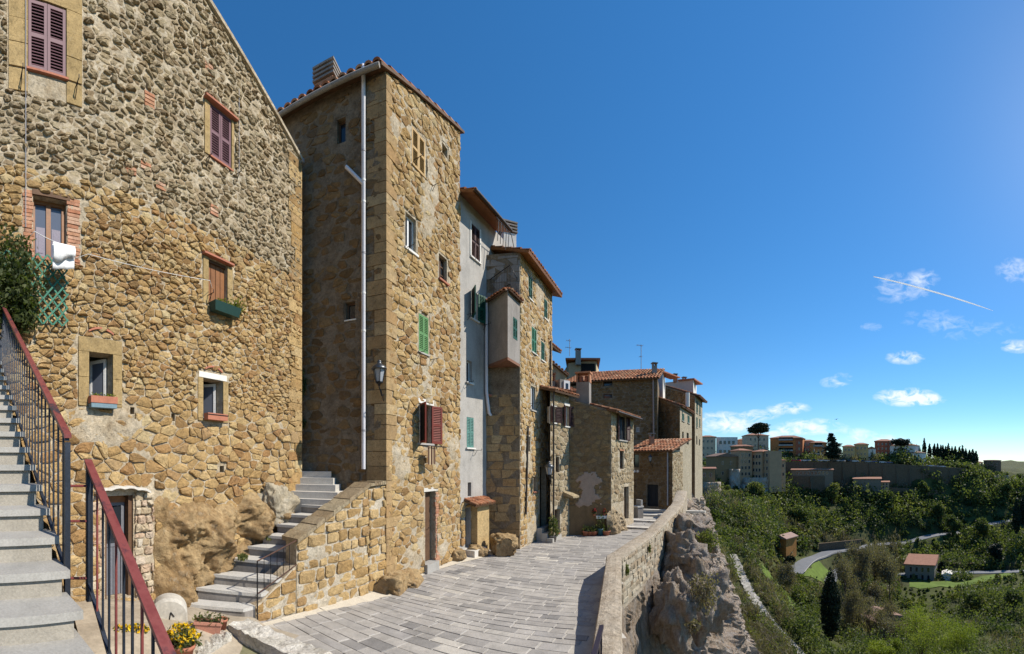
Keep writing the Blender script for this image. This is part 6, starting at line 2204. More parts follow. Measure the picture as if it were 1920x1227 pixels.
def terr(x, y, rough=True):
    a = atan2(x, y); r = max(1.5, sqrt(x * x + y * y))
    px = 960 + a * F
    i = int(np.searchsorted(TPX, px)) - 1
    i = max(0, min(len(TPX) - 2, i))
    k = min(1, max(0, (px - TPX[i]) / (TPX[i + 1] - TPX[i])))
    k = k * k * (3 - 2 * k)
    z = float(np.interp(r, *TCC[i])) * (1 - k) + float(np.interp(r, *TCC[i + 1])) * k
    if rough and r > 20:
        s = min(1, (r - 20) / 60)
        z += s * (1.6 * noise.noise(Vector((x * .045, y * .045, 1))) + .7 * noise.noise(Vector((x * .15, y * .15, 2))))
        if r > 500: z += (r - 500) / 2500 * 55 * (noise.fractal(Vector((x * .0016, y * .0016, 3)), 1, 2, 5) + .1)
    if rough and 20 < r < 330:
        for pl, hw in ROADS:        # the ground is levelled along roads
            d = (pl[:, 0] - x) ** 2 + (pl[:, 1] - y) ** 2
            j = int(np.argmin(d))
            dd = sqrt(d[j])
            if dd < hw + 5:
                k = 1 if dd < hw + 1 else 1 - (dd - hw - 1) / 4
                z = z + (pl[j, 2] - .25 - z) * k
    return z
def on(px, r): return (r * sin(az(px)), r * cos(az(px)))
def solve(px, py):
    """distance at which the ray through a photo pixel meets the hillside"""
    r = 24.0
    while r < 400:
        z = ZC + (HY - py) / F * r
        x, y = on(px, r)
        if terr(x, y, False) >= z: return r
        r += .5
    return 330
def px_path(pts): return [on(px, solve(px, py)) for px, py in pts]
def plan(pts, w, sm=12):
    p = catmull([Vector(q) for q in px_path(pts)], 12)
    a = np.array([(q.x, q.y, terr(q.x, q.y, False)) for q in p])
    for _ in range(sm): a[1:-1] = (a[:-2] + a[1:-1] * 2 + a[2:]) / 4
    ROADS.append((a, w / 2))
    return a
RPLAN = {'valley_road': plan([(1488, 1076), (1500, 1063), (1520, 1049), (1545, 1040), (1580, 1033), (1620, 1027), (1670, 1020), (1720, 1012), (1770, 1002), (1830, 990), (1900, 975)], 6.0),
         'lower_road': plan([(1650, 1077), (1700, 1077), (1750, 1075), (1800, 1074), (1860, 1073), (1925, 1071)], 3.6),
         'side_road': plan([(1556, 1092), (1565, 1075), (1580, 1066)], 4),
         'stone_path': plan([(1374, 1040), (1384, 1060), (1396, 1090), (1412, 1120), (1432, 1150), (1460, 1185), (1490, 1218), (1510, 1245)], 1.6)}
rr = [1.5, 4, 7, 10, 14, 18, 22, 26] + list(np.linspace(30, 320, 110)) + [340, 370, 420, 500, 600, 750, 900, 1100, 1350, 1600, 2000, 2500, 3000, 6000]
aa = list(np.linspace(-pi, radians(8), 40)) + list(np.linspace(radians(9), radians(100), 190)) + list(np.linspace(radians(103), pi, 26))
vs, fs = [], []
for a in aa:
    for r in rr:
        x, y = r * sin(a), r * cos(a)
        vs.append((x, y, terr(x, y) if r < 5000 else -60))
m = len(rr)
for i in range(len(aa) - 1):
    for k in range(m - 1): fs.append((i * m + k, i * m + k + 1, (i + 1) * m + k + 1, (i + 1) * m + k))
def ground_mat():
    t = NT('hillside')
    n1 = t.noise(.06, 7, .7); n2 = t.noise(.6, 7, .75); n3 = t.noise(5, 5, .7)
    c = t.ramp(n1, [(.3, (.035, .040, .018)), (.45, (.055, .060, .024)), (.55, (.075, .085, .026)), (.7, (.10, .082, .05))])
    c = t.mix(.6, c, t.mix(1.0, c, t.ramp(n2, [(.3, .4), (.7, 1.6)]), 'MULTIPLY'))
    c = t.mix(.4, c, t.mix(1.0, c, t.ramp(n3, [(.3, .5), (.7, 1.5)]), 'MULTIPLY'))
    return t.done(c, .95, t.bump(n2, .8, .4), 0, .1)
mb = MB(); mb.raw(vs, fs, True); mb.build('terrain', ground_mat(), None, kind='structure')

# ---- roads lying on the terrain
ASPH = plain('asphalt', (.16, .165, .175), .85, .15, .5, .1, 6)
STONEP = masonry('pale dry stone', [(.30, .27, .22), (.40, .37, .32), (.50, .48, .44)], True, 1, 2.2, .3, .2)
for nm, w, mt in (('valley_road', 6.0, ASPH), ('lower_road', 3.6, ASPH), ('side_road', 4.0, ASPH), ('stone_path', 1.6, STONEP)):
    a = RPLAN[nm]
    vs, fs = [], []
    for i in range(len(a)):
        t = a[min(i + 1, len(a) - 1), :2] - a[max(0, i - 1), :2]
        t = t / np.linalg.norm(t)
        n = np.array((t[1], -t[0]))
        jit = .5 * noise.noise(Vector((i * .8, 3, 1))) if nm == 'stone_path' else 0
        for k, dz in ((-.52, -.6), (-.5, 0), (-.2, .04), (.2, .04), (.5, 0), (.52, -.6)):
            q = a[i, :2] + n * (w * k * (1 + jit))
            vs.append((q[0], q[1], a[i, 2] + dz + (.25 * noise.noise(Vector((i * 1.3, k * 4, 7))) if nm == 'stone_path' and dz >= 0 else 0)))
    for i in range(len(a) - 1):
        for k in range(5): fs.append((i * 6 + k, (i + 1) * 6 + k, (i + 1) * 6 + k + 1, i * 6 + k + 1))
    mb = MB(); mb.raw(vs, fs)
    ro_ = mb.build(nm, mt, None, kind='structure')
    if nm == 'valley_road':      # pale guard rail on the valley side
        for sd in (-.56,):
            mb = MB()
            pts = []
            for i in range(0, min(len(a), 70)):
                t = a[min(i + 1, len(a) - 1), :2] - a[max(0, i - 1), :2]; t = t / np.linalg.norm(t); n = np.array((t[1], -t[0]))
                q = a[i, :2] + n * w * -sd
                pts.append(Vector((q[0], q[1], a[i, 2] + .55)))
            mb.tube(pts, .14, 4); mb.build('guard_rail', PLGREY, ro_)
# grassy meadow strips
MEAD = plain('spring meadow', (.10, .15, .018), .95, .35, .4, .4, 3)
def meadow(pts, w):
    """strip of short bright grass draped over the terrain"""
    p = catmull([Vector(q) for q in px_path(pts)], 10)
    vs, fs = [], []
    for i, c in enumerate(p):
        t = (p[min(i + 1, len(p) - 1)] - p[max(0, i - 1)]).normalized(); n = Vector((t.y, -t.x))
        for k in range(9):
            q = c + n * (w * (k / 8 - .5) * (1 + .25 * noise.noise(Vector((i * .3, k, 2)))))
            vs.append((q.x, q.y, terr(q.x, q.y) + .14))
    for i in range(len(p) - 1):
        for k in range(8): fs.append((i * 9 + k, (i + 1) * 9 + k, (i + 1) * 9 + k + 1, i * 9 + k + 1))
    mb = MB(); mb.raw(vs, fs, True); return mb.build('meadow', MEAD, None, kind='structure')
MEADP = [[(1425, 1062), (1445, 1090), (1468, 1118), (1495, 1150)], [(1705, 1102), (1750, 1100), (1800, 1094), (1850, 1086), (1900, 1079)], [(1520, 1088), (1533, 1075), (1548, 1062)]]
meadow(MEADP[0], 5); meadow(MEADP[1], 8); meadow(MEADP[2], 7)

# ================================================================ VEGETATION
NPR = np.random.default_rng(7)
def leaf_cloud(C, R, n, size, elong=1.0, up=.0, shell=.55, rng=NPR, long=1.0):
    """n leaf quads in an ellipsoid at C with radii R; returns (n,4,3) array"""
    d = rng.normal(size=(n, 3)); d /= np.linalg.norm(d, axis=1)[:, None]
    rad = shell + (1 - shell) * rng.random((n, 1)) ** .7
    # clumpy outline
    ph = rng.uniform(0, 6.28, 3)
    lump = 1 + .22 * np.sin(d[:, :1] * 5 + ph[0]) * np.sin(d[:, 1:2] * 5 + ph[1]) + .14 * np.sin(d[:, 2:3] * 9 + ph[2])
    p = np.asarray(C) + d * rad * lump * np.asarray(R)
    a = rng.normal(size=(n, 3)); a[:, 2] += up; a /= np.linalg.norm(a, axis=1)[:, None]
    b = np.cross(a, rng.normal(size=(n, 3))); b /= np.linalg.norm(b, axis=1)[:, None]
    s = size * rng.uniform(.6, 1.4, (n, 1))
    return np.stack([p - a * s * long, p - b * s * .55, p + a * s * long, p + b * s * .55], 1)
def quads_object(name, Q, tint, mat, parent=None, base=(0, 0, 0), **kw):
    n = len(Q)
    me = bpy.data.meshes.new(name)
    v = (Q.reshape(-1, 3) - np.asarray(base)).astype(np.float32)
    me.vertices.add(n * 4); me.vertices.foreach_set('co', v.ravel())
    me.loops.add(n * 4); me.loops.foreach_set('vertex_index', np.arange(n * 4, dtype=np.int32))
    me.polygons.add(n); me.polygons.foreach_set('loop_start', np.arange(0, n * 4, 4, dtype=np.int32)); me.polygons.foreach_set('loop_total', np.full(n, 4, np.int32))
    me.update(calc_edges=True)
    a = me.attributes.new('tint', 'FLOAT', 'FACE'); a.data.foreach_set('value', np.clip(tint, 0, 1).astype(np.float32))
    me.materials.append(mat)
    o = bpy.data.objects.new(name, me); COL.objects.link(o)
    if parent is not None: o.parent = parent
    elif any(base): o.location = base
    return mark(o, **kw)

# keep-out zones: roads and houses, in (px, py) boxes of the photograph's ground
def build_scrub():
    rg = random.Random(77)
    Q, T, B, TB = [], [], [], []
    rows = []
    roads = []
    for nm, v in RPLAN.items(): roads.append((v[:, :2], 1.3 if nm == 'stone_path' else 4.0))
    for p, w in zip(MEADP, (2.2, 4.0, 3.5)): roads.append((np.array([tuple(q) for q in catmull([Vector(q) for q in px_path(p)], 6)]), w))
    n = 0
    a0, a1 = az(1285), az(2120)
    placed = 0
    while placed < 7600:
        a = rg.uniform(a0, a1)
        r = 22 + 270 * rg.random() ** .8
        if placed > 6200: a, r = rg.uniform(az(1335), az(1530)), rg.uniform(32, 135)
        x, y = r * sin(a), r * cos(a)
        z = terr(x, y)
        px, py = 960 + a * F, HY - (z - ZC) / r * F
        if py > 1300 or (r < 30 and px < 1340): continue
        if px < 1335 and r < 60: continue
        big = max(.6, noise.noise(Vector((x * .03, y * .03, 9))) * 1.2 + 1)
        R = rg.choice((.6, .8, 1.0, 1.3, 1.7, 2.1)) * rg.uniform(.8, 1.1) * big * (.8 + r / 170)
        skip = False
        for c, w in roads:
            if np.min((c[:, 0] - x) ** 2 + (c[:, 1] - y) ** 2) < (w * .75 + R * .55) ** 2: skip = True; break
        if skip: continue
        # in front of houses / roads keep bushes low
        for (bx0, bx1, by0, by1, rh) in KEEP:
            if bx0 < px < bx1 and by0 < py < by1 and r < rh: R *= .42
        placed += 1
        hh = R * rg.uniform(.7, 1.25)
        brown = noise.noise(Vector((x * .02 + 4, y * .02, 3))) + rg.uniform(-.35, .35)
        if 1540 < px < 1690 and 1010 < py < 1200: brown += .5
        if 1330 < px < 1480 and 1050 < py: brown += .22
        k = int(min(300, max(60, 9000 * (R / r) ** 1.2))) if r > 60 else 420
        sz = max(.13, r * .0030) * rg.uniform(.8, 1.25)
        if brown > .42:
            q = leaf_cloud((x, y, z + hh * .8), (R * .9, R * .9, hh * 1.2), int(k * .9), sz * 1.5, up=1.6, shell=.2, long=1.4)
            # twigs: slim
            c = q.mean(1, keepdims=True); q[:, 1] = c[:, 0] + (q[:, 1] - c[:, 0]) * .28; q[:, 3] = c[:, 0] + (q[:, 3] - c[:, 0]) * .28
            B.append(q); TB.append(np.full(len(q), rg.random()))
        else:
            q = leaf_cloud((x, y, z + hh * .55), (R, R, hh), k, sz, shell=.5)
            Q.append(q); T.append(np.full(len(q), rg.uniform(0, .85) + (.22 if px < 1470 and py > 1040 else 0) + .15 * noise.noise(Vector((x * .05, y * .05, 7)))) + NPR.normal(0, .08, len(q)))
    quads_object('hillside_scrub', np.concatenate(Q), np.concatenate(T), LEAF, kind='stuff', label='green scrub and bushes covering the valley slopes', cat='bushes')
    quads_object('bare_thicket', np.concatenate(B), np.concatenate(TB), TWIG, kind='stuff', label='leafless brown thicket on the valley slopes', cat='thicket')
KEEP = [(1525, 1590, 1170, 1250, 72), (1425, 1485, 1030, 1100, 132), (1480, 1660, 1020, 1110, 150), (1680, 1770, 1085, 1130, 148), (1690, 1920, 1075, 1125, 150)]
build_scrub()

def tree(name, label, base, h, crown, trunk_r, mat, n, size, group=None, cat='tree', trunk_h=None, lean=0.0, seed=1, shell=.45, up=0.0, limbs=5, tint=(0, 1)):
    """crown: list of (dx, dy, dz, rx, ry, rz) ellipsoids in metres above the base"""
    rg = np.random.default_rng(seed)
    base = Vector(base)
    t = thing(name, label, cat, base, group)
    mb = MB()
    th = trunk_h or h * .5
    top = base + Vector((lean, 0, th))
    mb.tube([base - Vector((0, 0, .5)), base.lerp(top, .5) + Vector((lean * .1, 0, 0)), top], [trunk_r, trunk_r * .75, trunk_r * .5], 7)
    for k in range(limbs):
        c = crown[k % len(crown)]
        e = base + Vector((c[0] + rg.uniform(-.4, .4) * c[3], c[1] + rg.uniform(-.4, .4) * c[4], c[2] + rg.uniform(-.3, .3) * c[5]))
        st = base.lerp(top, rg.uniform(.6, 1))
        mb.tube([st, st.lerp(e, .5) + Vector((0, 0, -.05 * h * 0)), e], [trunk_r * .4, trunk_r * .25, trunk_r * .1], 5)
    mb.build('trunk', BARK, t)
    tot = sum(c[3] * c[4] * c[5] for c in crown)
    Q, T = [], []
    for c in crown:
        m = max(20, int(n * (c[3] * c[4] * c[5] / tot) ** .8))
        q = leaf_cloud((c[0], c[1], c[2]), c[3:], m, size, shell=shell, up=up, rng=rg)
        Q.append(q); T.append(np.full(m, rg.uniform(*tint)) + rg.normal(0, .12, m))
    quads_object('crown', np.concatenate(Q), np.concatenate(T), mat, t)
    return t
def gnd(px, r): x, y = on(px, r); return Vector((x, y, terr(x, y)))
def cypress(label, px, ytop, ybot, r, wpx, group=None, seed=1, n=900):
    h = (ybot - ytop) / F * r; w = wpx / F * r / 2
    x, y = on(px, r)
    base = (x, y, ZC + (HY - ybot) / F * r)
    wk = [.62, .82, .95, 1, 1, .97, .9, .8, .68, .54, .38, .2]
    cr = [(0, 0, h * (.08 + .86 * k / 11), w * wk[k], w * wk[k], h * .085) for k in range(12)]
    return tree('cypress', label, base, h, cr, w * .25, DKLEAF, n, max(.12, r * .0022), group, 'cypress', h * .15, seed=seed, shell=.7, up=1.5, limbs=0)
cypress('solitary dark cypress standing on the near slope', 1557, 1066, 1196, 70, 38, seed=3, n=9000)
rk = random.Random(12)
CYP = [(1733, 823, 857, 9), (1743, 833, 857, 8), (1752, 833, 858, 9), (1758, 832, 858, 8), (1764, 835, 859, 7), (1768, 836, 859, 7), (1773, 837, 860, 7), (1778, 832, 862, 9), (1785, 838, 862, 8), (1791, 837, 862, 8), (1799, 838, 863, 8), (1805, 837, 864, 9), (1811, 842, 865, 8), (1818, 844, 866, 9), (1824, 843, 866, 10), (1830, 846, 867, 9)]
ORD = 'first second third fourth fifth sixth seventh eighth ninth tenth eleventh twelfth thirteenth fourteenth fifteenth sixteenth seventeenth'.split()
for i, (px, a, b, w) in enumerate(CYP):
    cypress('tallest cypress of the skyline row, leftmost of them' if i == 0 else f'dark slender cypress, {ORD[i]} from the left in the skyline row', px, a, b + 3, 285 + rk.uniform(-6, 6), w, None if i == 0 else 'cypress row on the skyline', 30 + i, 420)
cypress('broad dark cypress at the right edge, left one of the pair', 1906, 932, 1000, 190, 17, 'cypresses at the right edge', 61, 1500)
cypress('tall dark cypress cut by the right picture edge', 1920, 925, 985, 195, 20, 'cypresses at the right edge', 62, 1500)
# umbrella pine above the far roofs
r_ = 205
bp = gnd(1422, r_); bp.z = ZC + (HY - 845) / F * r_
hp = 50 / F * r_
tree('umbrella_pine', 'umbrella pine rising above the far town roofs', bp, hp, [(0, 0, hp * .80, 6.0, 6.0, 1.5), (-2.6, 0, hp * .72, 3.6, 3.6, 1.3), (2.8, 1, hp * .76, 3.4, 3.6, 1.4), (.4, -1.5, hp * .93, 4.2, 4.2, 1.3)], .38, DKLEAF, 5200, .42, seed=5, trunk_h=hp * .72, cat='pine', shell=.3, limbs=9)
r_ = 255
bp = Vector((*on(1688, r_), ZC + (HY - 850) / F * r_)); hp = 28 / F * r_
tree('umbrella_pine', 'wide umbrella pine behind the red and white houses', bp, hp, [(0, 0, hp * .75, 6.6, 6, 2.2), (3, 0, hp * .6, 4, 4, 1.6)], .35, DKLEAF, 3600, .5, seed=6, trunk_h=hp * .5, cat='pine', shell=.3)
r_ = 215
bp = Vector((*on(1561, r_), ZC + (HY - 866) / F * r_)); hp = 53 / F * r_
tree('cedar_tree', 'large dark cedar between the orange and yellow houses', bp, hp, [(0, 0, hp * .25, 4.6, 4.6, 2.2), (-1, 0, hp * .45, 4.2, 4.2, 1.8), (1.2, 0, hp * .6, 3.6, 3.6, 1.6), (-.8, 0, hp * .78, 2.8, 2.8, 1.5), (-1.2, 0, hp * .93, 1.6, 1.6, 1.3), (4.2, 0, hp * .35, 2.4, 2.4, 2.6)], .4, DKLEAF, 6500, .42, seed=7, trunk_h=hp * .8, cat='tree', shell=.3)
r_ = 262
for i, (px, yt, yb, w, lab) in enumerate(((1719, 836, 856, 18, 'dark bushy conifer right of the white house'), (1707, 840, 856, 12, 'smaller dark conifer beside the white house'))):
    b_ = Vector((*on(px, r_), ZC + (HY - yb) / F * r_)); h = (yb - yt) / F * r_; w_ = w / F * r_ / 2
    tree('conifer_tree', lab, b_, h, [(0, 0, h * .45, w_, w_, h * .4), (.3, 0, h * .8, w_ * .6, w_ * .6, h * .3)], .25, DKLEAF, 1400, .4, seed=70 + i)
# broadleaf trees one can tell apart in the valley
TREES = [(1690, 1175, 90, 30, 40, LEAF, 'dark ivy clad tree below the stone farmhouse'), (1600, 1075, 118, 44, 62, TWIG, 'tall leafless tree in the middle of the valley'), (1640, 1110, 108, 40, 56, TWIG, 'leafless tree left of the stone farmhouse'),
         (1625, 1150, 95, 40, 50, TWIG, 'leafless tree above the ruined red roofs'), (1655, 1215, 72, 46, 66, TWIG, 'leafless tree in front of the ruined roofs, left one'), (1690, 1210, 74, 44, 60, TWIG, 'leafless tree in front of the ruined roofs, right one'), (1668, 1160, 92, 34, 50, TWIG, 'bare tree with ivy behind the ruined roofs'), (1765, 1072, 158, 18, 22, DKLEAF, 'small dark tree right of the stone farmhouse'),
         (1480, 1062, 128, 20, 24, DKLEAF, 'dark conifer beside the valley road below the orange cabin'), (1900, 1160, 110, 40, 50, LEAF, 'silvery bush tree on the right slope'), (1820, 1150, 112, 46, 44, LEAF, 'rounded green tree on the right slope'),
         (1870, 1060, 172, 36, 40, DKLEAF, 'umbrella shaped dark tree by the lower road'), (1790, 1010, 205, 30, 40, LEAF, 'tall dark green tree above the lower road'), (1845, 1020, 200, 34, 44, LEAF, 'bushy green tree above the lower road'),
         (1760, 985, 215, 28, 36, LEAF, 'green tree beside the upper valley road'), (1660, 975, 205, 34, 40, LEAF, 'deep green tree under the town wall'), (1560, 960, 200, 36, 40, LEAF, 'lush green tree below the low arcade building'),
         (1500, 975, 170, 40, 36, LEAF, 'rounded green tree above the orange cabin'), (1420, 960, 165, 40, 34, LEAF, 'green tree under the far stone houses'), (1370, 985, 140, 40, 36, LEAF, 'dark green tree behind the cliff'),
         (1730, 955, 228, 26, 30, LEAF, 'round tree below the terrace wall'), (1885, 940, 250, 30, 34, LEAF, 'pale green tree on the far right slope')]
for i, (px, py, r, w, h, mt, lab) in enumerate(TREES):
    b_ = Vector((*on(px, r), 0)); b_.z = terr(b_.x, b_.y) - .3
    W, H = w / F * r / 2, h / F * r
    rg = random.Random(i)
    cr = [(rg.uniform(-.5, .5) * W, rg.uniform(-.5, .5) * W, H * rg.uniform(.4, .85), W * rg.uniform(.45, .7), W * rg.uniform(.45, .7), H * rg.uniform(.18, .28)) for _ in range(7)]
    tw = mt is TWIG
    tree('bare_tree' if tw else 'valley_tree', lab, b_, H, cr, max(.12, W * .08), mt, 2400 if not tw else 2600, max(.15, r * .0023) * (1 if not tw else .75), None, 'tree', H * .6, seed=200 + i, shell=.35 if not tw else .1, limbs=12 if tw else 6, up=1.2 if tw else 0, tint=(.1, .8))
for i, (px, r, w, h, lab) in enumerate(((1585, 100, 60, 105, 'tall bare tree just right of the solitary cypress'), (1612, 112, 58, 110, 'tall bare tree left of the middle of the valley thicket'), (1640, 120, 60, 100, 'tall bare tree in the middle of the valley thicket'), (1668, 118, 52, 92, 'bare tree at the right end of the valley thicket'), (1600, 86, 60, 90, 'nearer bare tree below the valley road'), (1650, 80, 60, 84, 'nearest bare tree behind the ruined roofs'), (1715, 78, 56, 64, 'bare grey tree above the yellow green trees'), (1470, 90, 50, 62, 'bare bushy tree between the stone path and the cypress'))):
    b_ = Vector((*on(px, r), 0)); b_.z = terr(b_.x, b_.y) - .3
    W, H = w / F * r / 2, h / F * r
    rg = random.Random(i + 400)
    cr = [(rg.uniform(-.6, .6) * W, rg.uniform(-.5, .5) * W, H * rg.uniform(.35, .88), W * rg.uniform(.35, .6), W * rg.uniform(.35, .6), H * rg.uniform(.15, .26)) for _ in range(9)]
    tree('bare_tree', lab, b_, H, cr, max(.10, W * .05), TWIG, 3600, r * .0017, None, 'tree', H * .55, seed=420 + i, shell=.05, limbs=18, up=2.2, tint=(.2, .9))
# yellow-green trees coming into leaf at the bottom right
for i, (px, py, r, w, h, lab) in enumerate(((1725, 1195, 50, 150, 80, 'yellow green tree coming into leaf, bottom right, left one'), (1800, 1225, 46, 130, 70, 'yellow green tree coming into leaf, bottom right, right one'), (1655, 1235, 46, 70, 60, 'small yellow green tree at the bottom edge'))):
    W, H = w / F * r / 2, h / F * r * 1.25
    zb = ZC + (HY - py) / F * r - H * .6
    b_ = Vector((*on(px, r), 0)); b_.z = min(zb, terr(b_.x, b_.y) + .0)
    H = max(H, (zb + H - b_.z))
    rg = random.Random(i + 50)
    cr = [(rg.uniform(-.75, .75) * W, rg.uniform(-.6, .6) * W, H * rg.uniform(.68, .95), W * rg.uniform(.25, .42), W * rg.uniform(.3, .45), W * rg.uniform(.2, .32)) for _ in range(14)]
    tree('budding_tree', lab, b_, H, cr, .14, SPRING, 5200, .085, None, 'tree', H * .6, seed=300 + i, shell=.05, limbs=26, tint=(.1, .9))
# tufts of plants on walls and rocks
def tuft(name, label, c, R, n, size, mat=LEAF, seed=1, cat='plant', up=.5, parent=None, tint=.5):
    rg = np.random.default_rng(seed)
    c = np.array(c)
    q = leaf_cloud(c, R, n, size, shell=.2, rng=rg, up=up)
    o = quads_object(name, q, np.full(n, tint) + rg.normal(0, .2, n), mat, None, tuple(c), label=label, cat=cat)
    return o
tuft('wall_fern', 'green tuft growing from the alley wall beside the gabled house corner', fBl.P(571, 722, .15), (.12, .12, .38), 260, .05, seed=1, tint=.3)
tuft('wall_fern', 'small dark tuft lower in the shaded alley', fBl.P(572, 795, .12), (.08, .08, .16), 90, .045, seed=2, tint=.2)
tuft('climbing_jasmine', 'evergreen climber spilling over the trellis', fA.P(14, 545, .25), (.32, .5, .85), 2600, .04, seed=3, tint=.25)
tuft('climbing_jasmine', 'trailing end of the evergreen climber by the red handrail', fA.P(38, 590, .22), (.2, .28, .45), 900, .04, seed=4, tint=.25)
for i, (px, py, r, R, lab) in enumerate(((1328, 1012, 17, (.5, .6, .5), 'grassy tuft on the cliff beyond the parapet'), (1218, 1030, 13.2, (.05, .08, .14), 'small green weed on the parapet face'), (1300, 1175, 11.5, (.22, .22, .16), 'grass clump low on the cliff'), (1320, 1110, 13, (.6, .5, .7), 'dry grass hanging over the cliff edge'), (1176, 1070, 9.6, (.05, .08, .14), 'weed rooted under the parapet bend'))):
    tuft('cliff_weed', lab, P(px, py, r), R, 900 if i in (0, 3) else 260, .055 if R[0] > .2 else .025, LEAF if i not in (2, 3) else TWIG, 80 + i, up=1.5, tint=.7)
for i, (px, py, lab) in enumerate(((300, 1150, 'weeds at the door sill of the gabled house'), (455, 1045, 'weeds along the small staircase'), (505, 1010, 'grass growing beside the upper steps'))):
    tuft('step_weed', lab, P(px, py, 7.2 + i * .8), (.10, .12, .07), 220, .03, LEAF, 90 + i, up=1.5, tint=.7)
# ================================================================ FAR TOWN
def far_house(name, label, px0, px1, ytop, ybot, r, mat, roofmat=None, nx=0, nz=0, depth=10, roof='hip', side=None, balc=0, tilt=0.0, cat='house', winmat=None, wsz=(.9, 1.4), rise=None, margin=.1):
    """house facing the viewer across the ravine; windows and balconies are parts"""
    a, b = V2(px0, r - tilt), V2(px1, r + tilt)
    f = Fac(a, b)
    pc = (px0 + px1) / 2
    z1, z0 = f.z_(pc, ytop), f.z_(pc, ybot)
    zlow = min(z0, max(z0 - 5, terr(*((a + b) / 2)))) - 1.0
    h = thing(name, label, cat, ((a.x + b.x) / 2, (a.y + b.y) / 2, z0))
    n3 = Vector((*f.n, 0))
    mb = MB()
    mb.hexa([f.w(0, zlow, 0), f.w(f.L, zlow, 0), f.w(f.L, zlow, -depth), f.w(0, zlow, -depth), f.w(0, z1, 0), f.w(f.L, z1, 0), f.w(f.L, z1, -depth), f.w(0, z1, -depth)])
    mb.build('wall', mat, h)
    if roofmat is not None:
        o = .5
        rs = rise if rise is not None else min(2.2, depth * .16)
        q = [f.w(-o, z1, o), f.w(f.L + o, z1, o), f.w(f.L + o, z1, -depth - o), f.w(-o, z1, -depth - o)]
        mb = MB()
        mb.hexa(q + [v + Vector((0, 0, .25)) for v in q])
        if roof == 'hip':
            i = min(f.L * .35, depth * .45)
            t = [f.w(i, z1 + rs, -depth / 2), f.w(f.L - i, z1 + rs, -depth / 2)]
            q = [v + Vector((0, 0, .251)) for v in q]
            mb.poly([q[0], q[1], t[1], t[0]]); mb.poly([q[2], q[3], t[0], t[1]]); mb.poly([q[1], q[2], t[1]]); mb.poly([q[3], q[0], t[0]])
        elif roof == 'gable':
            q = [v + Vector((0, 0, .251)) for v in q]
            t = [(q[0] + q[1]) / 2 + Vector((0, 0, rs)), (q[2] + q[3]) / 2 + Vector((0, 0, rs))]
            mb.poly([q[0], q[1], t[0]]); mb.poly([q[1], q[2], t[1], t[0]]); mb.poly([q[2], q[3], t[1]]); mb.poly([q[3], q[0], t[0], t[1]])
        elif roof == 'shed':
            q = [v + Vector((0, 0, .251)) for v in q]
            t = [q[2] + Vector((0, 0, rs)), q[3] + Vector((0, 0, rs))]
            mb.poly([q[0], q[1], t[0], t[1]]); mb.poly([q[1], q[2], t[0]]); mb.poly([q[3], q[0], t[1]]); mb.poly([q[2], q[3], t[1], t[0]])
        mb.build('roof', roofmat, h)
    H = z1 - z0
    for i in range(nx):
        for j in range(nz):
            s = f.L * (margin + (1 - 2 * margin) * (i + .5) / nx)
            z = z0 + H * (.06 + .9 * (j + .5) / nz)
            ww, wh = min(wsz[0], f.L / nx * .45), min(wsz[1], H / nz * .55)
            mb = MB(); f.box(mb, s - ww / 2 - .1, s + ww / 2 + .1, z - wh / 2 - .1, z + wh / 2 + .1, .0, .10); w = mb.build('window', PLGREY, h)
            mb = MB(); f.box(mb, s - ww / 2, s + ww / 2, z - wh / 2, z + wh / 2, .05, .13); mb.build('pane', winmat or GLASS, w)
    for j in range(balc):
        z = z0 + H * (j + .55) / balc
        mb = MB(); f.box(mb, f.L * .28, f.L * .72, z, z + .9, .2, 1.4); mb.build('balcony', PLGREY, h)
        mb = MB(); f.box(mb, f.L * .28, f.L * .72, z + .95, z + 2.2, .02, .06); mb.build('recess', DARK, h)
    return h
col = lambda n, c: plain(n, c, .9, .15, .6, 0, 5, stain=.2)
RT = plain('far clay roof', (.33, .16, .10), .9, .25, .8, 0, 6)
RTD = plain('far old roof', (.22, .135, .095), .9, .3, .8, 0, 6)
O_ = col('orange facade', (.50, .19, .065)); OR = col('brick red facade', (.36, .115, .06)); YE = col('yellow facade', (.62, .40, .17)); CR = col('cream facade', (.64, .46, .31)); WH = col('white facade', (.78, .72, .64)); PK = col('pink facade', (.52, .34, .25)); TU = col('far tuff wall', (.25, .16, .08)); TUL = col('far pale tuff', (.45, .285, .165)); GR = col('far grey stone', (.21, .17, .125))
# back row on the plateau
far_house('far_house', 'cream house at the left end of the far skyline beside the cliff houses', 1312, 1342, 820, 862, 248, CR, RT, 3, 3, 9)
far_house('far_house', 'whitish flat roofed house with dark shutters on the far skyline', 1343, 1383, 820, 858, 252, WH, None, 4, 2, 9, wsz=(1.5, 2))
far_house('far_house', 'low pinkish house between the white house and the cream palazzo', 1383, 1400, 826, 852, 256, PK, RT, 2, 1, 9)
far_house('far_house', 'cream palazzo with balconies right behind the umbrella pine', 1399, 1441, 817, 856, 242, CR, RT, 4, 3, 11, tilt=2)
far_house('far_apartments', 'orange and red apartment block with four white balconies', 1444, 1504, 822, 862, 244, O_, RT, 0, 0, 14, balc=4, tilt=-2)
far_house('far_house', 'brick red side wing of the orange apartment block', 1492, 1505, 824, 861, 242, OR, RT, 1, 3, 8)
far_house('far_house', 'pink house right of the apartment block', 1505, 1527, 828, 860, 252, PK, RT, 3, 3, 9)
far_house('far_house', 'yellow orange house left of the dark cedar', 1519, 1550, 831, 861, 242, O_, RT, 3, 3, 9, balc=2)
far_house('far_house', 'yellow house with shops right of the dark cedar', 1580, 1603, 838, 860, 238, YE, RT, 3, 2, 9)
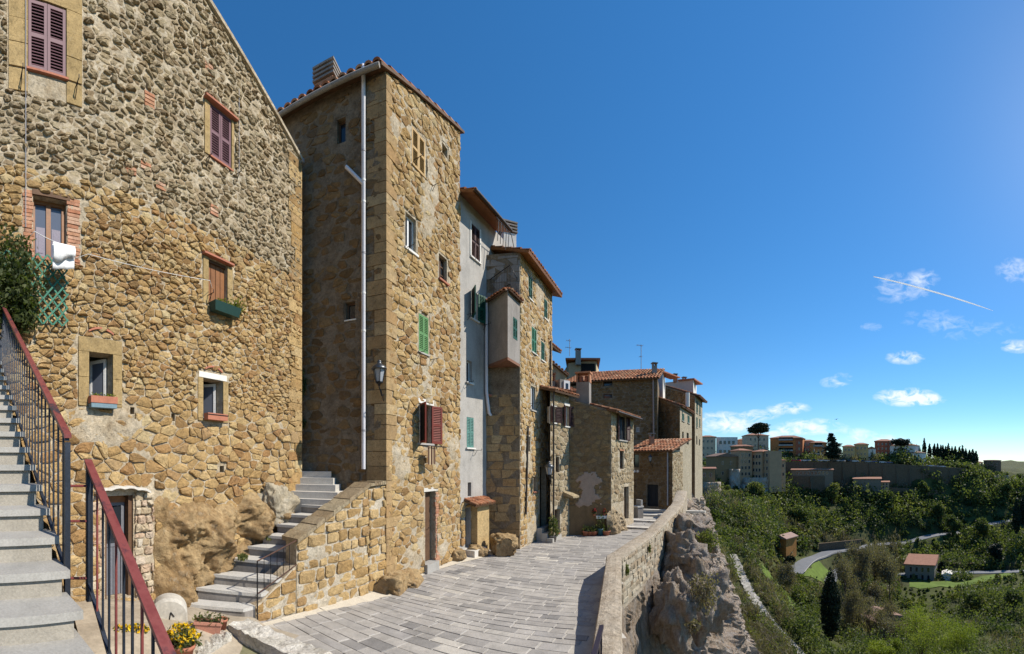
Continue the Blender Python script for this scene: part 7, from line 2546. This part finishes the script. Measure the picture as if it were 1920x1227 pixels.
far_house('far_house', 'brownish yellow house with white ground floor on the far street', 1602, 1628, 834, 859, 242, YE, RT, 3, 2, 9)
far_house('far_house', 'small gabled white annex on the far street', 1626, 1642, 842, 858, 244, WH, RT, 1, 1, 8, 'gable')
far_house('far_house', 'large red brick house on the far skyline', 1640, 1676, 828, 856, 262, OR, RT, 4, 3, 12)
far_house('far_house', 'white three storey house below the wide pine', 1669, 1716, 836, 860, 256, WH, RT, 5, 2, 10, tilt=-3)
far_house('far_house', 'low white house beside the tall cypress', 1698, 1729, 850, 862, 252, WH, RTD, 4, 1, 8, tilt=-2)
far_house('far_villa', 'tall brown villa with flat eaves at the right end of the plateau', 1844, 1877, 864, 892, 292, col('brown facade', (.20, .13, .09)), RTD, 3, 2, 10, rise=.6)
far_house('far_house', 'small white house left of the brown villa', 1815, 1828, 868, 879, 288, WH, RTD, 1, 1, 6)
far_house('far_house', 'low reddish roofed house beside the small white house', 1828, 1843, 868, 879, 290, TUL, RT, 1, 1, 6)
far_house('far_house', 'white lower house in front of the brown villa', 1842, 1860, 884, 892, 284, WH, RTD, 2, 1, 6)
# old quarter stepping down the tuff spur
far_house('far_old_house', 'dark tuff house with gable just right of the cliff houses', 1343, 1382, 857, 900, 180, TU, RTD, 2, 2, 10, 'gable', tilt=3)
far_house('far_old_house', 'brown tuff house lowest at the foot of the cliff houses', 1312, 1341, 880, 922, 150, TU, RT, 2, 2, 8, 'shed', rise=.5)
far_house('far_old_house', 'tall pale tuff house with many shuttered windows on the spur', 1386, 1410, 846, 898, 184, TUL, RT, 3, 4, 8, tilt=2)
far_house('far_old_house', 'tall tuff house in the middle of the spur', 1409, 1429, 848, 904, 186, TUL, RT, 3, 4, 8, tilt=-2)
far_house('far_old_house', 'slim pale tower house at the right of the spur', 1428, 1443, 846, 900, 184, TUL, None, 2, 4, 7, tilt=-3)
far_house('far_old_house', 'dark windowless house behind the slim tower house', 1443, 1458, 848, 880, 194, GR, None, 0, 0, 8)
far_house('far_old_house', 'small house with porch at the right end of the spur', 1452, 1473, 864, 900, 186, TUL, RT, 3, 2, 7, 'shed', rise=.6, tilt=2)
far_house('far_old_house', 'broad low roofs behind the spur houses', 1370, 1412, 838, 860, 205, TU, RT, 3, 1, 8)
far_house('far_arcade', 'long low building with pale windows against the town wall', 1484, 1562, 882, 893, 205, GR, RT, 9, 1, 6, 'shed', rise=.5, wsz=(1.2, 1.5))
far_house('far_arcade', 'low building with long pinkish roof under the town wall', 1600, 1652, 899, 908, 212, GR, RT, 0, 0, 6, 'shed', rise=.8)
far_house('far_house', 'small pale house with brown roof below the town wall', 1652, 1667, 905, 917, 214, TUL, RT, 2, 2, 6, 'shed', rise=.4)
far_house('far_old_house', 'ruinous stone house with dark windows in the terraces', 1778, 1816, 907, 930, 248, GR, None, 4, 2, 8)
far_house('far_old_house', 'two storey stone house with tin roof in the terraces', 1815, 1834, 910, 928, 250, TUL, RTD, 2, 2, 8, 'shed', rise=.6)
# near valley houses
fh = far_house('cabin', 'tall orange cabin with pinkish roof above the valley road', 1450, 1474, 1010, 1036, 130, col('vivid ochre facade', (.44, .20, .055)), plain('pinkish cabin roof', (.36, .24, .19), .9, .15, .8), 1, 1, 6.2, 'gable', tilt=-1.6, rise=1.0, wsz=(.7, 1.4))
far_house('stone_farmhouse', 'grey stone farmhouse with reddish roof in the valley', 1697, 1752, 1060, 1092, 150, col('farmhouse grey', (.27, .235, .19)), RT, 4, 2, 9, 'shed', rise=1.8, tilt=-1, wsz=(.9, 1.8))
far_house('ruined_house', 'ruined house with collapsed reddish roof among bare trees', 1650, 1688, 1164, 1180, 86, col('ruin wall', (.20, .16, .12)), RTD, 0, 0, 6, 'gable', tilt=2, rise=1.2)
far_house('shed', 'pale roofed shed beside the farmhouse meadow', 1768, 1783, 1078, 1086, 150, WH, WH, 0, 0, 4, 'gable')

def far_wall(name, label, pts, mat, thick=1.0, cat='wall', buttress=0):
    """wall on the far side; pts: (px, ytop, ybot, r)"""
    t0 = pts[0]
    h = thing(name, label, cat, V2(t0[0], t0[3]).to_3d() + Vector((0, 0, ZC + (HY - t0[2]) / F * t0[3])))
    mb = MB()
    for a, b in zip(pts[:-1], pts[1:]):
        q = []
        for (px, yt, yb, r) in (a, b):
            q.append((V2(px, r), V2(px, r + thick), ZC + (HY - yt) / F * r, ZC + (HY - yb) / F * r - 1))
        (a0, a1, at, ab), (b0, b1, bt, bb) = q
        mb.hexa([Vector((*a0, ab)), Vector((*b0, bb)), Vector((*b1, bb)), Vector((*a1, ab)), Vector((*a0, at)), Vector((*b0, bt)), Vector((*b1, bt)), Vector((*a1, at))])
    mb.build('wall_face', mat, h)
    for k in range(buttress):
        i = k / buttress * (len(pts) - 1)
        a, b = pts[int(i)], pts[int(i) + 1]
        t = i - int(i)
        px, yt, yb, r = [a[j] + (b[j] - a[j]) * t for j in range(4)]
        c = V2(px, r)
        z1, z0 = ZC + (HY - yt) / F * r, ZC + (HY - yb) / F * r - 1
        m = MB(); m.hexa([Vector((c.x - .8, c.y - 1.6, z0)), Vector((c.x + .8, c.y - 1.6, z0)), Vector((c.x + .8, c.y + .5, z0)), Vector((c.x - .8, c.y + .5, z0)), Vector((c.x - .7, c.y - .4, z1 - .5)), Vector((c.x + .7, c.y - .4, z1 - .5)), Vector((c.x + .7, c.y + .4, z1 - .5)), Vector((c.x - .7, c.y + .4, z1 - .5))])
        m.build('buttress', mat, h)
    return h
TW = masonry('far town wall stone', [(.10, .07, .045), (.145, .105, .068), (.18, .135, .09)], True, .5, 1.5, .6, .1)
far_wall('town_wall', 'long dark stone terrace wall below the parked cars', [(1470, 866, 900, 218), (1560, 866, 905, 220), (1640, 868, 912, 226), (1720, 873, 915, 236), (1800, 878, 905, 252), (1850, 886, 905, 266)], TW, 3, buttress=16)
far_wall('arcade_base_wall', 'brown retaining wall under the long low building', [(1476, 893, 928, 203), (1520, 893, 930, 203), (1562, 893, 925, 206)], TW, 2, buttress=2)
far_wall('terrace_wall', 'grey retaining wall with parked cars in the terraces', [(1666, 914, 932, 222), (1720, 918, 938, 228), (1772, 920, 936, 238)], TW, 2)
far_wall('road_wall', 'dark roadside wall behind the valley road bend', [(1535, 1020, 1037, 158), (1575, 1016, 1032, 163), (1615, 1012, 1026, 170)], TW, 1)
far_wall('garden_wall', 'stone garden wall along the lower valley road', [(1770, 1057, 1072, 166), (1830, 1057, 1070, 168), (1858, 1054, 1070, 170)], TW, 1)
# tuff cliff faces under the old quarter
def spur(name, label, px0, px1, ytop, ybot, r, seed, depth=5):
    f = Fac(V2(px0, r), V2(px1, r))
    z1, z0 = f.z_((px0 + px1) / 2, ytop), f.z_((px0 + px1) / 2, ybot)
    vs, fs = [], []
    nx, nz = 36, 26
    for i in range(nx + 1):
        for k in range(nz + 1):
            s, z = f.L * i / nx, z0 - 3 + (z1 - z0 + 3) * k / nz
            q = Vector((s * .22 + seed, z * .16, seed))
            d = 1.6 * noise.fractal(q, .8, 2.1, 5) + 1.2 * abs(noise.noise(q * 2)) - (1 - k / nz) * -2.2 - 3 * (abs(2 * i / nx - 1)) ** 4
            vs.append(f.w(s, z, d))
    for i in range(nx):
        for k in range(nz): fs.append((i * (nz + 1) + k, (i + 1) * (nz + 1) + k, (i + 1) * (nz + 1) + k + 1, i * (nz + 1) + k + 1))
    # top cover running back
    b = len(vs)
    for i in range(nx + 1): vs.append(f.w(f.L * i / nx, z1 - .3, -depth * 2))
    for i in range(nx): fs.append((i * (nz + 1) + nz, (i + 1) * (nz + 1) + nz, b + i + 1, b + i))
    mb = MB(); mb.raw(vs, fs, True)
    mb.build(name, CLIFF, None, label, 'rock', at=f.w(f.L / 2, z0, 0))
spur('tuff_spur', 'pale tuff cliff under the pale shuttered spur houses', 1366, 1388, 880, 935, 178, 2.0)
spur('tuff_spur', 'brown tuff cliff under the tall spur houses', 1386, 1446, 896, 925, 182, 5.0)
spur('tuff_spur', 'light broken rock at the foot of the cliff houses', 1318, 1352, 905, 950, 146, 8.0)
spur('tuff_spur', 'rocky nose below the brown villa', 1835, 1892, 892, 935, 272, 11.0)
# cars parked along the terrace: small at this distance
rc = random.Random(3)
cm = [plain('car white', (.6, .6, .62), .3, .05), plain('car silver', (.33, .34, .36), .3, .05), plain('car red', (.35, .03, .04), .3, .05), plain('car dark', (.04, .045, .055), .3, .05), plain('car blue', (.06, .1, .2), .3, .05)]
names = ['white', 'silver', 'red', 'dark', 'blue']
def car(px, py, r, k, ang, label, group):
    c = P(px, py, r)
    t = thing('parked_car', label, 'car', c, group)
    u = Vector((cos(ang), sin(ang), 0)); v = Vector((-u.y, u.x, 0))
    def prism(prof, w, mat, nm, z=0):
        mb = MB(); n = len(prof)
        pts = [c + u * x - v * w / 2 + Vector((0, 0, y)) for x, y in prof] + [c + u * x + v * w / 2 + Vector((0, 0, y)) for x, y in prof]
        mb.raw(pts, [tuple(range(n)), tuple(range(2 * n - 1, n - 1, -1))] + [(i, n + i, n + (i + 1) % n, (i + 1) % n) for i in range(n)])
        mb.build(nm, mat, t)
    prism([(-2.05, .3), (2.05, .3), (2.1, .7), (1.2, .92), (-1.9, .95), (-2.08, .7)], 1.7, cm[k], 'body')
    prism([(-1.8, .94), (1.0, .92), (.35, 1.42), (-1.35, 1.45)], 1.5, GLASS, 'cabin')
    for x in (-1.3, 1.3):
        for s in (-1, 1):
            mb = MB(); q = c + u * x + v * s * .75 + Vector((0, 0, .32)); mb.tube([q - v * .1, q + v * .1], .32, 10); mb.build('wheel', IRON, t)
    return t
pos = [1490, 1498, 1509, 1517, 1527, 1540, 1549, 1562, 1571, 1582, 1593, 1604, 1618, 1629, 1640, 1655, 1668]
for i, px in enumerate(pos):
    k = 2 if px in (1490, 1498) else rc.choice((0, 1, 1, 3, 0, 4))
    y = np.interp(px, [1480, 1560, 1640, 1720], [866, 866, 868, 873])
    r = float(np.interp(px, [1470, 1560, 1640, 1720], [218, 220, 226, 236])) + 1.6
    car(px, float(y) - .2, r, k, rc.choice((0, .1, pi / 2 - .2)) - az(px), f'{names[k]} car, {ORD[i]} from the left of those parked above the far town wall', 'cars parked above the town wall')
for i, px in enumerate((1735, 1746, 1757, 1768)):
    car(px, 875 + i * .6, 244 + 2 * i, 0 if i % 2 else 1, -az(px), f'pale car, {ORD[i]} of the four at the right end of the town wall', 'pale cars at the right end of the wall')
# contrail and bird
ca, cb = P(1638, 519, 9000), P(1862, 583, 8200)
mb = MB(); mb.tube([ca.lerp(cb, k / 12) for k in range(13)], [9 + 9 * sin(pi * min(1, k / 11)) ** .5 if k < 12 else 3 for k in range(13)], 7)
def trail_mat():
    t = NT('contrail vapour')
    t.done((.9, .9, .9), 1, None, 0, 0)
    tr = t.n('BsdfTransparent'); ms = t.n('MixShader'); ms.inputs[0].default_value = .75
    tl = t.n('BsdfTranslucent'); tl.inputs[0].default_value = (.95, .95, .95, 1); m2 = t.n('MixShader'); t.l(t.b.outputs[0], m2.inputs[1]); t.l(tl.outputs[0], m2.inputs[2])
    t.l(tr.outputs[0], ms.inputs[1]); t.l(m2.outputs[0], ms.inputs[2]); t.l(ms.outputs[0], t.o.inputs['Surface'])
    return t.m
mb.build('contrail', trail_mat(), None, 'thin white aircraft contrail crossing the sky', 'contrail', at=ca)
bb = P(1568, 787, 60)
bird = thing('flying_bird', 'small dark bird gliding above the far town', 'bird', bb)
mb = MB(); mb.tube([bb + Vector((-.18, 0, 0)), bb + Vector((-.08, 0, .01)), bb + Vector((.06, 0, .01)), bb + Vector((.22, 0, 0))], [.01, .045, .04, .015], 7); mb.build('body', IRON, bird)
for s in (-1, 1):
    mb = MB(); mb.raw([bb + Vector((-.05, 0, .02)), bb + Vector((.06, 0, .02)), bb + Vector((.02, s * .25, .10)), bb + Vector((.10, s * .5, .06)), bb + Vector((-.06, s * .24, .10))], [(0, 1, 2, 4), (4, 2, 3)])
    o = mb.build('wing', IRON, bird); md = o.modifiers.new('thick', 'SOLIDIFY'); md.thickness = .01
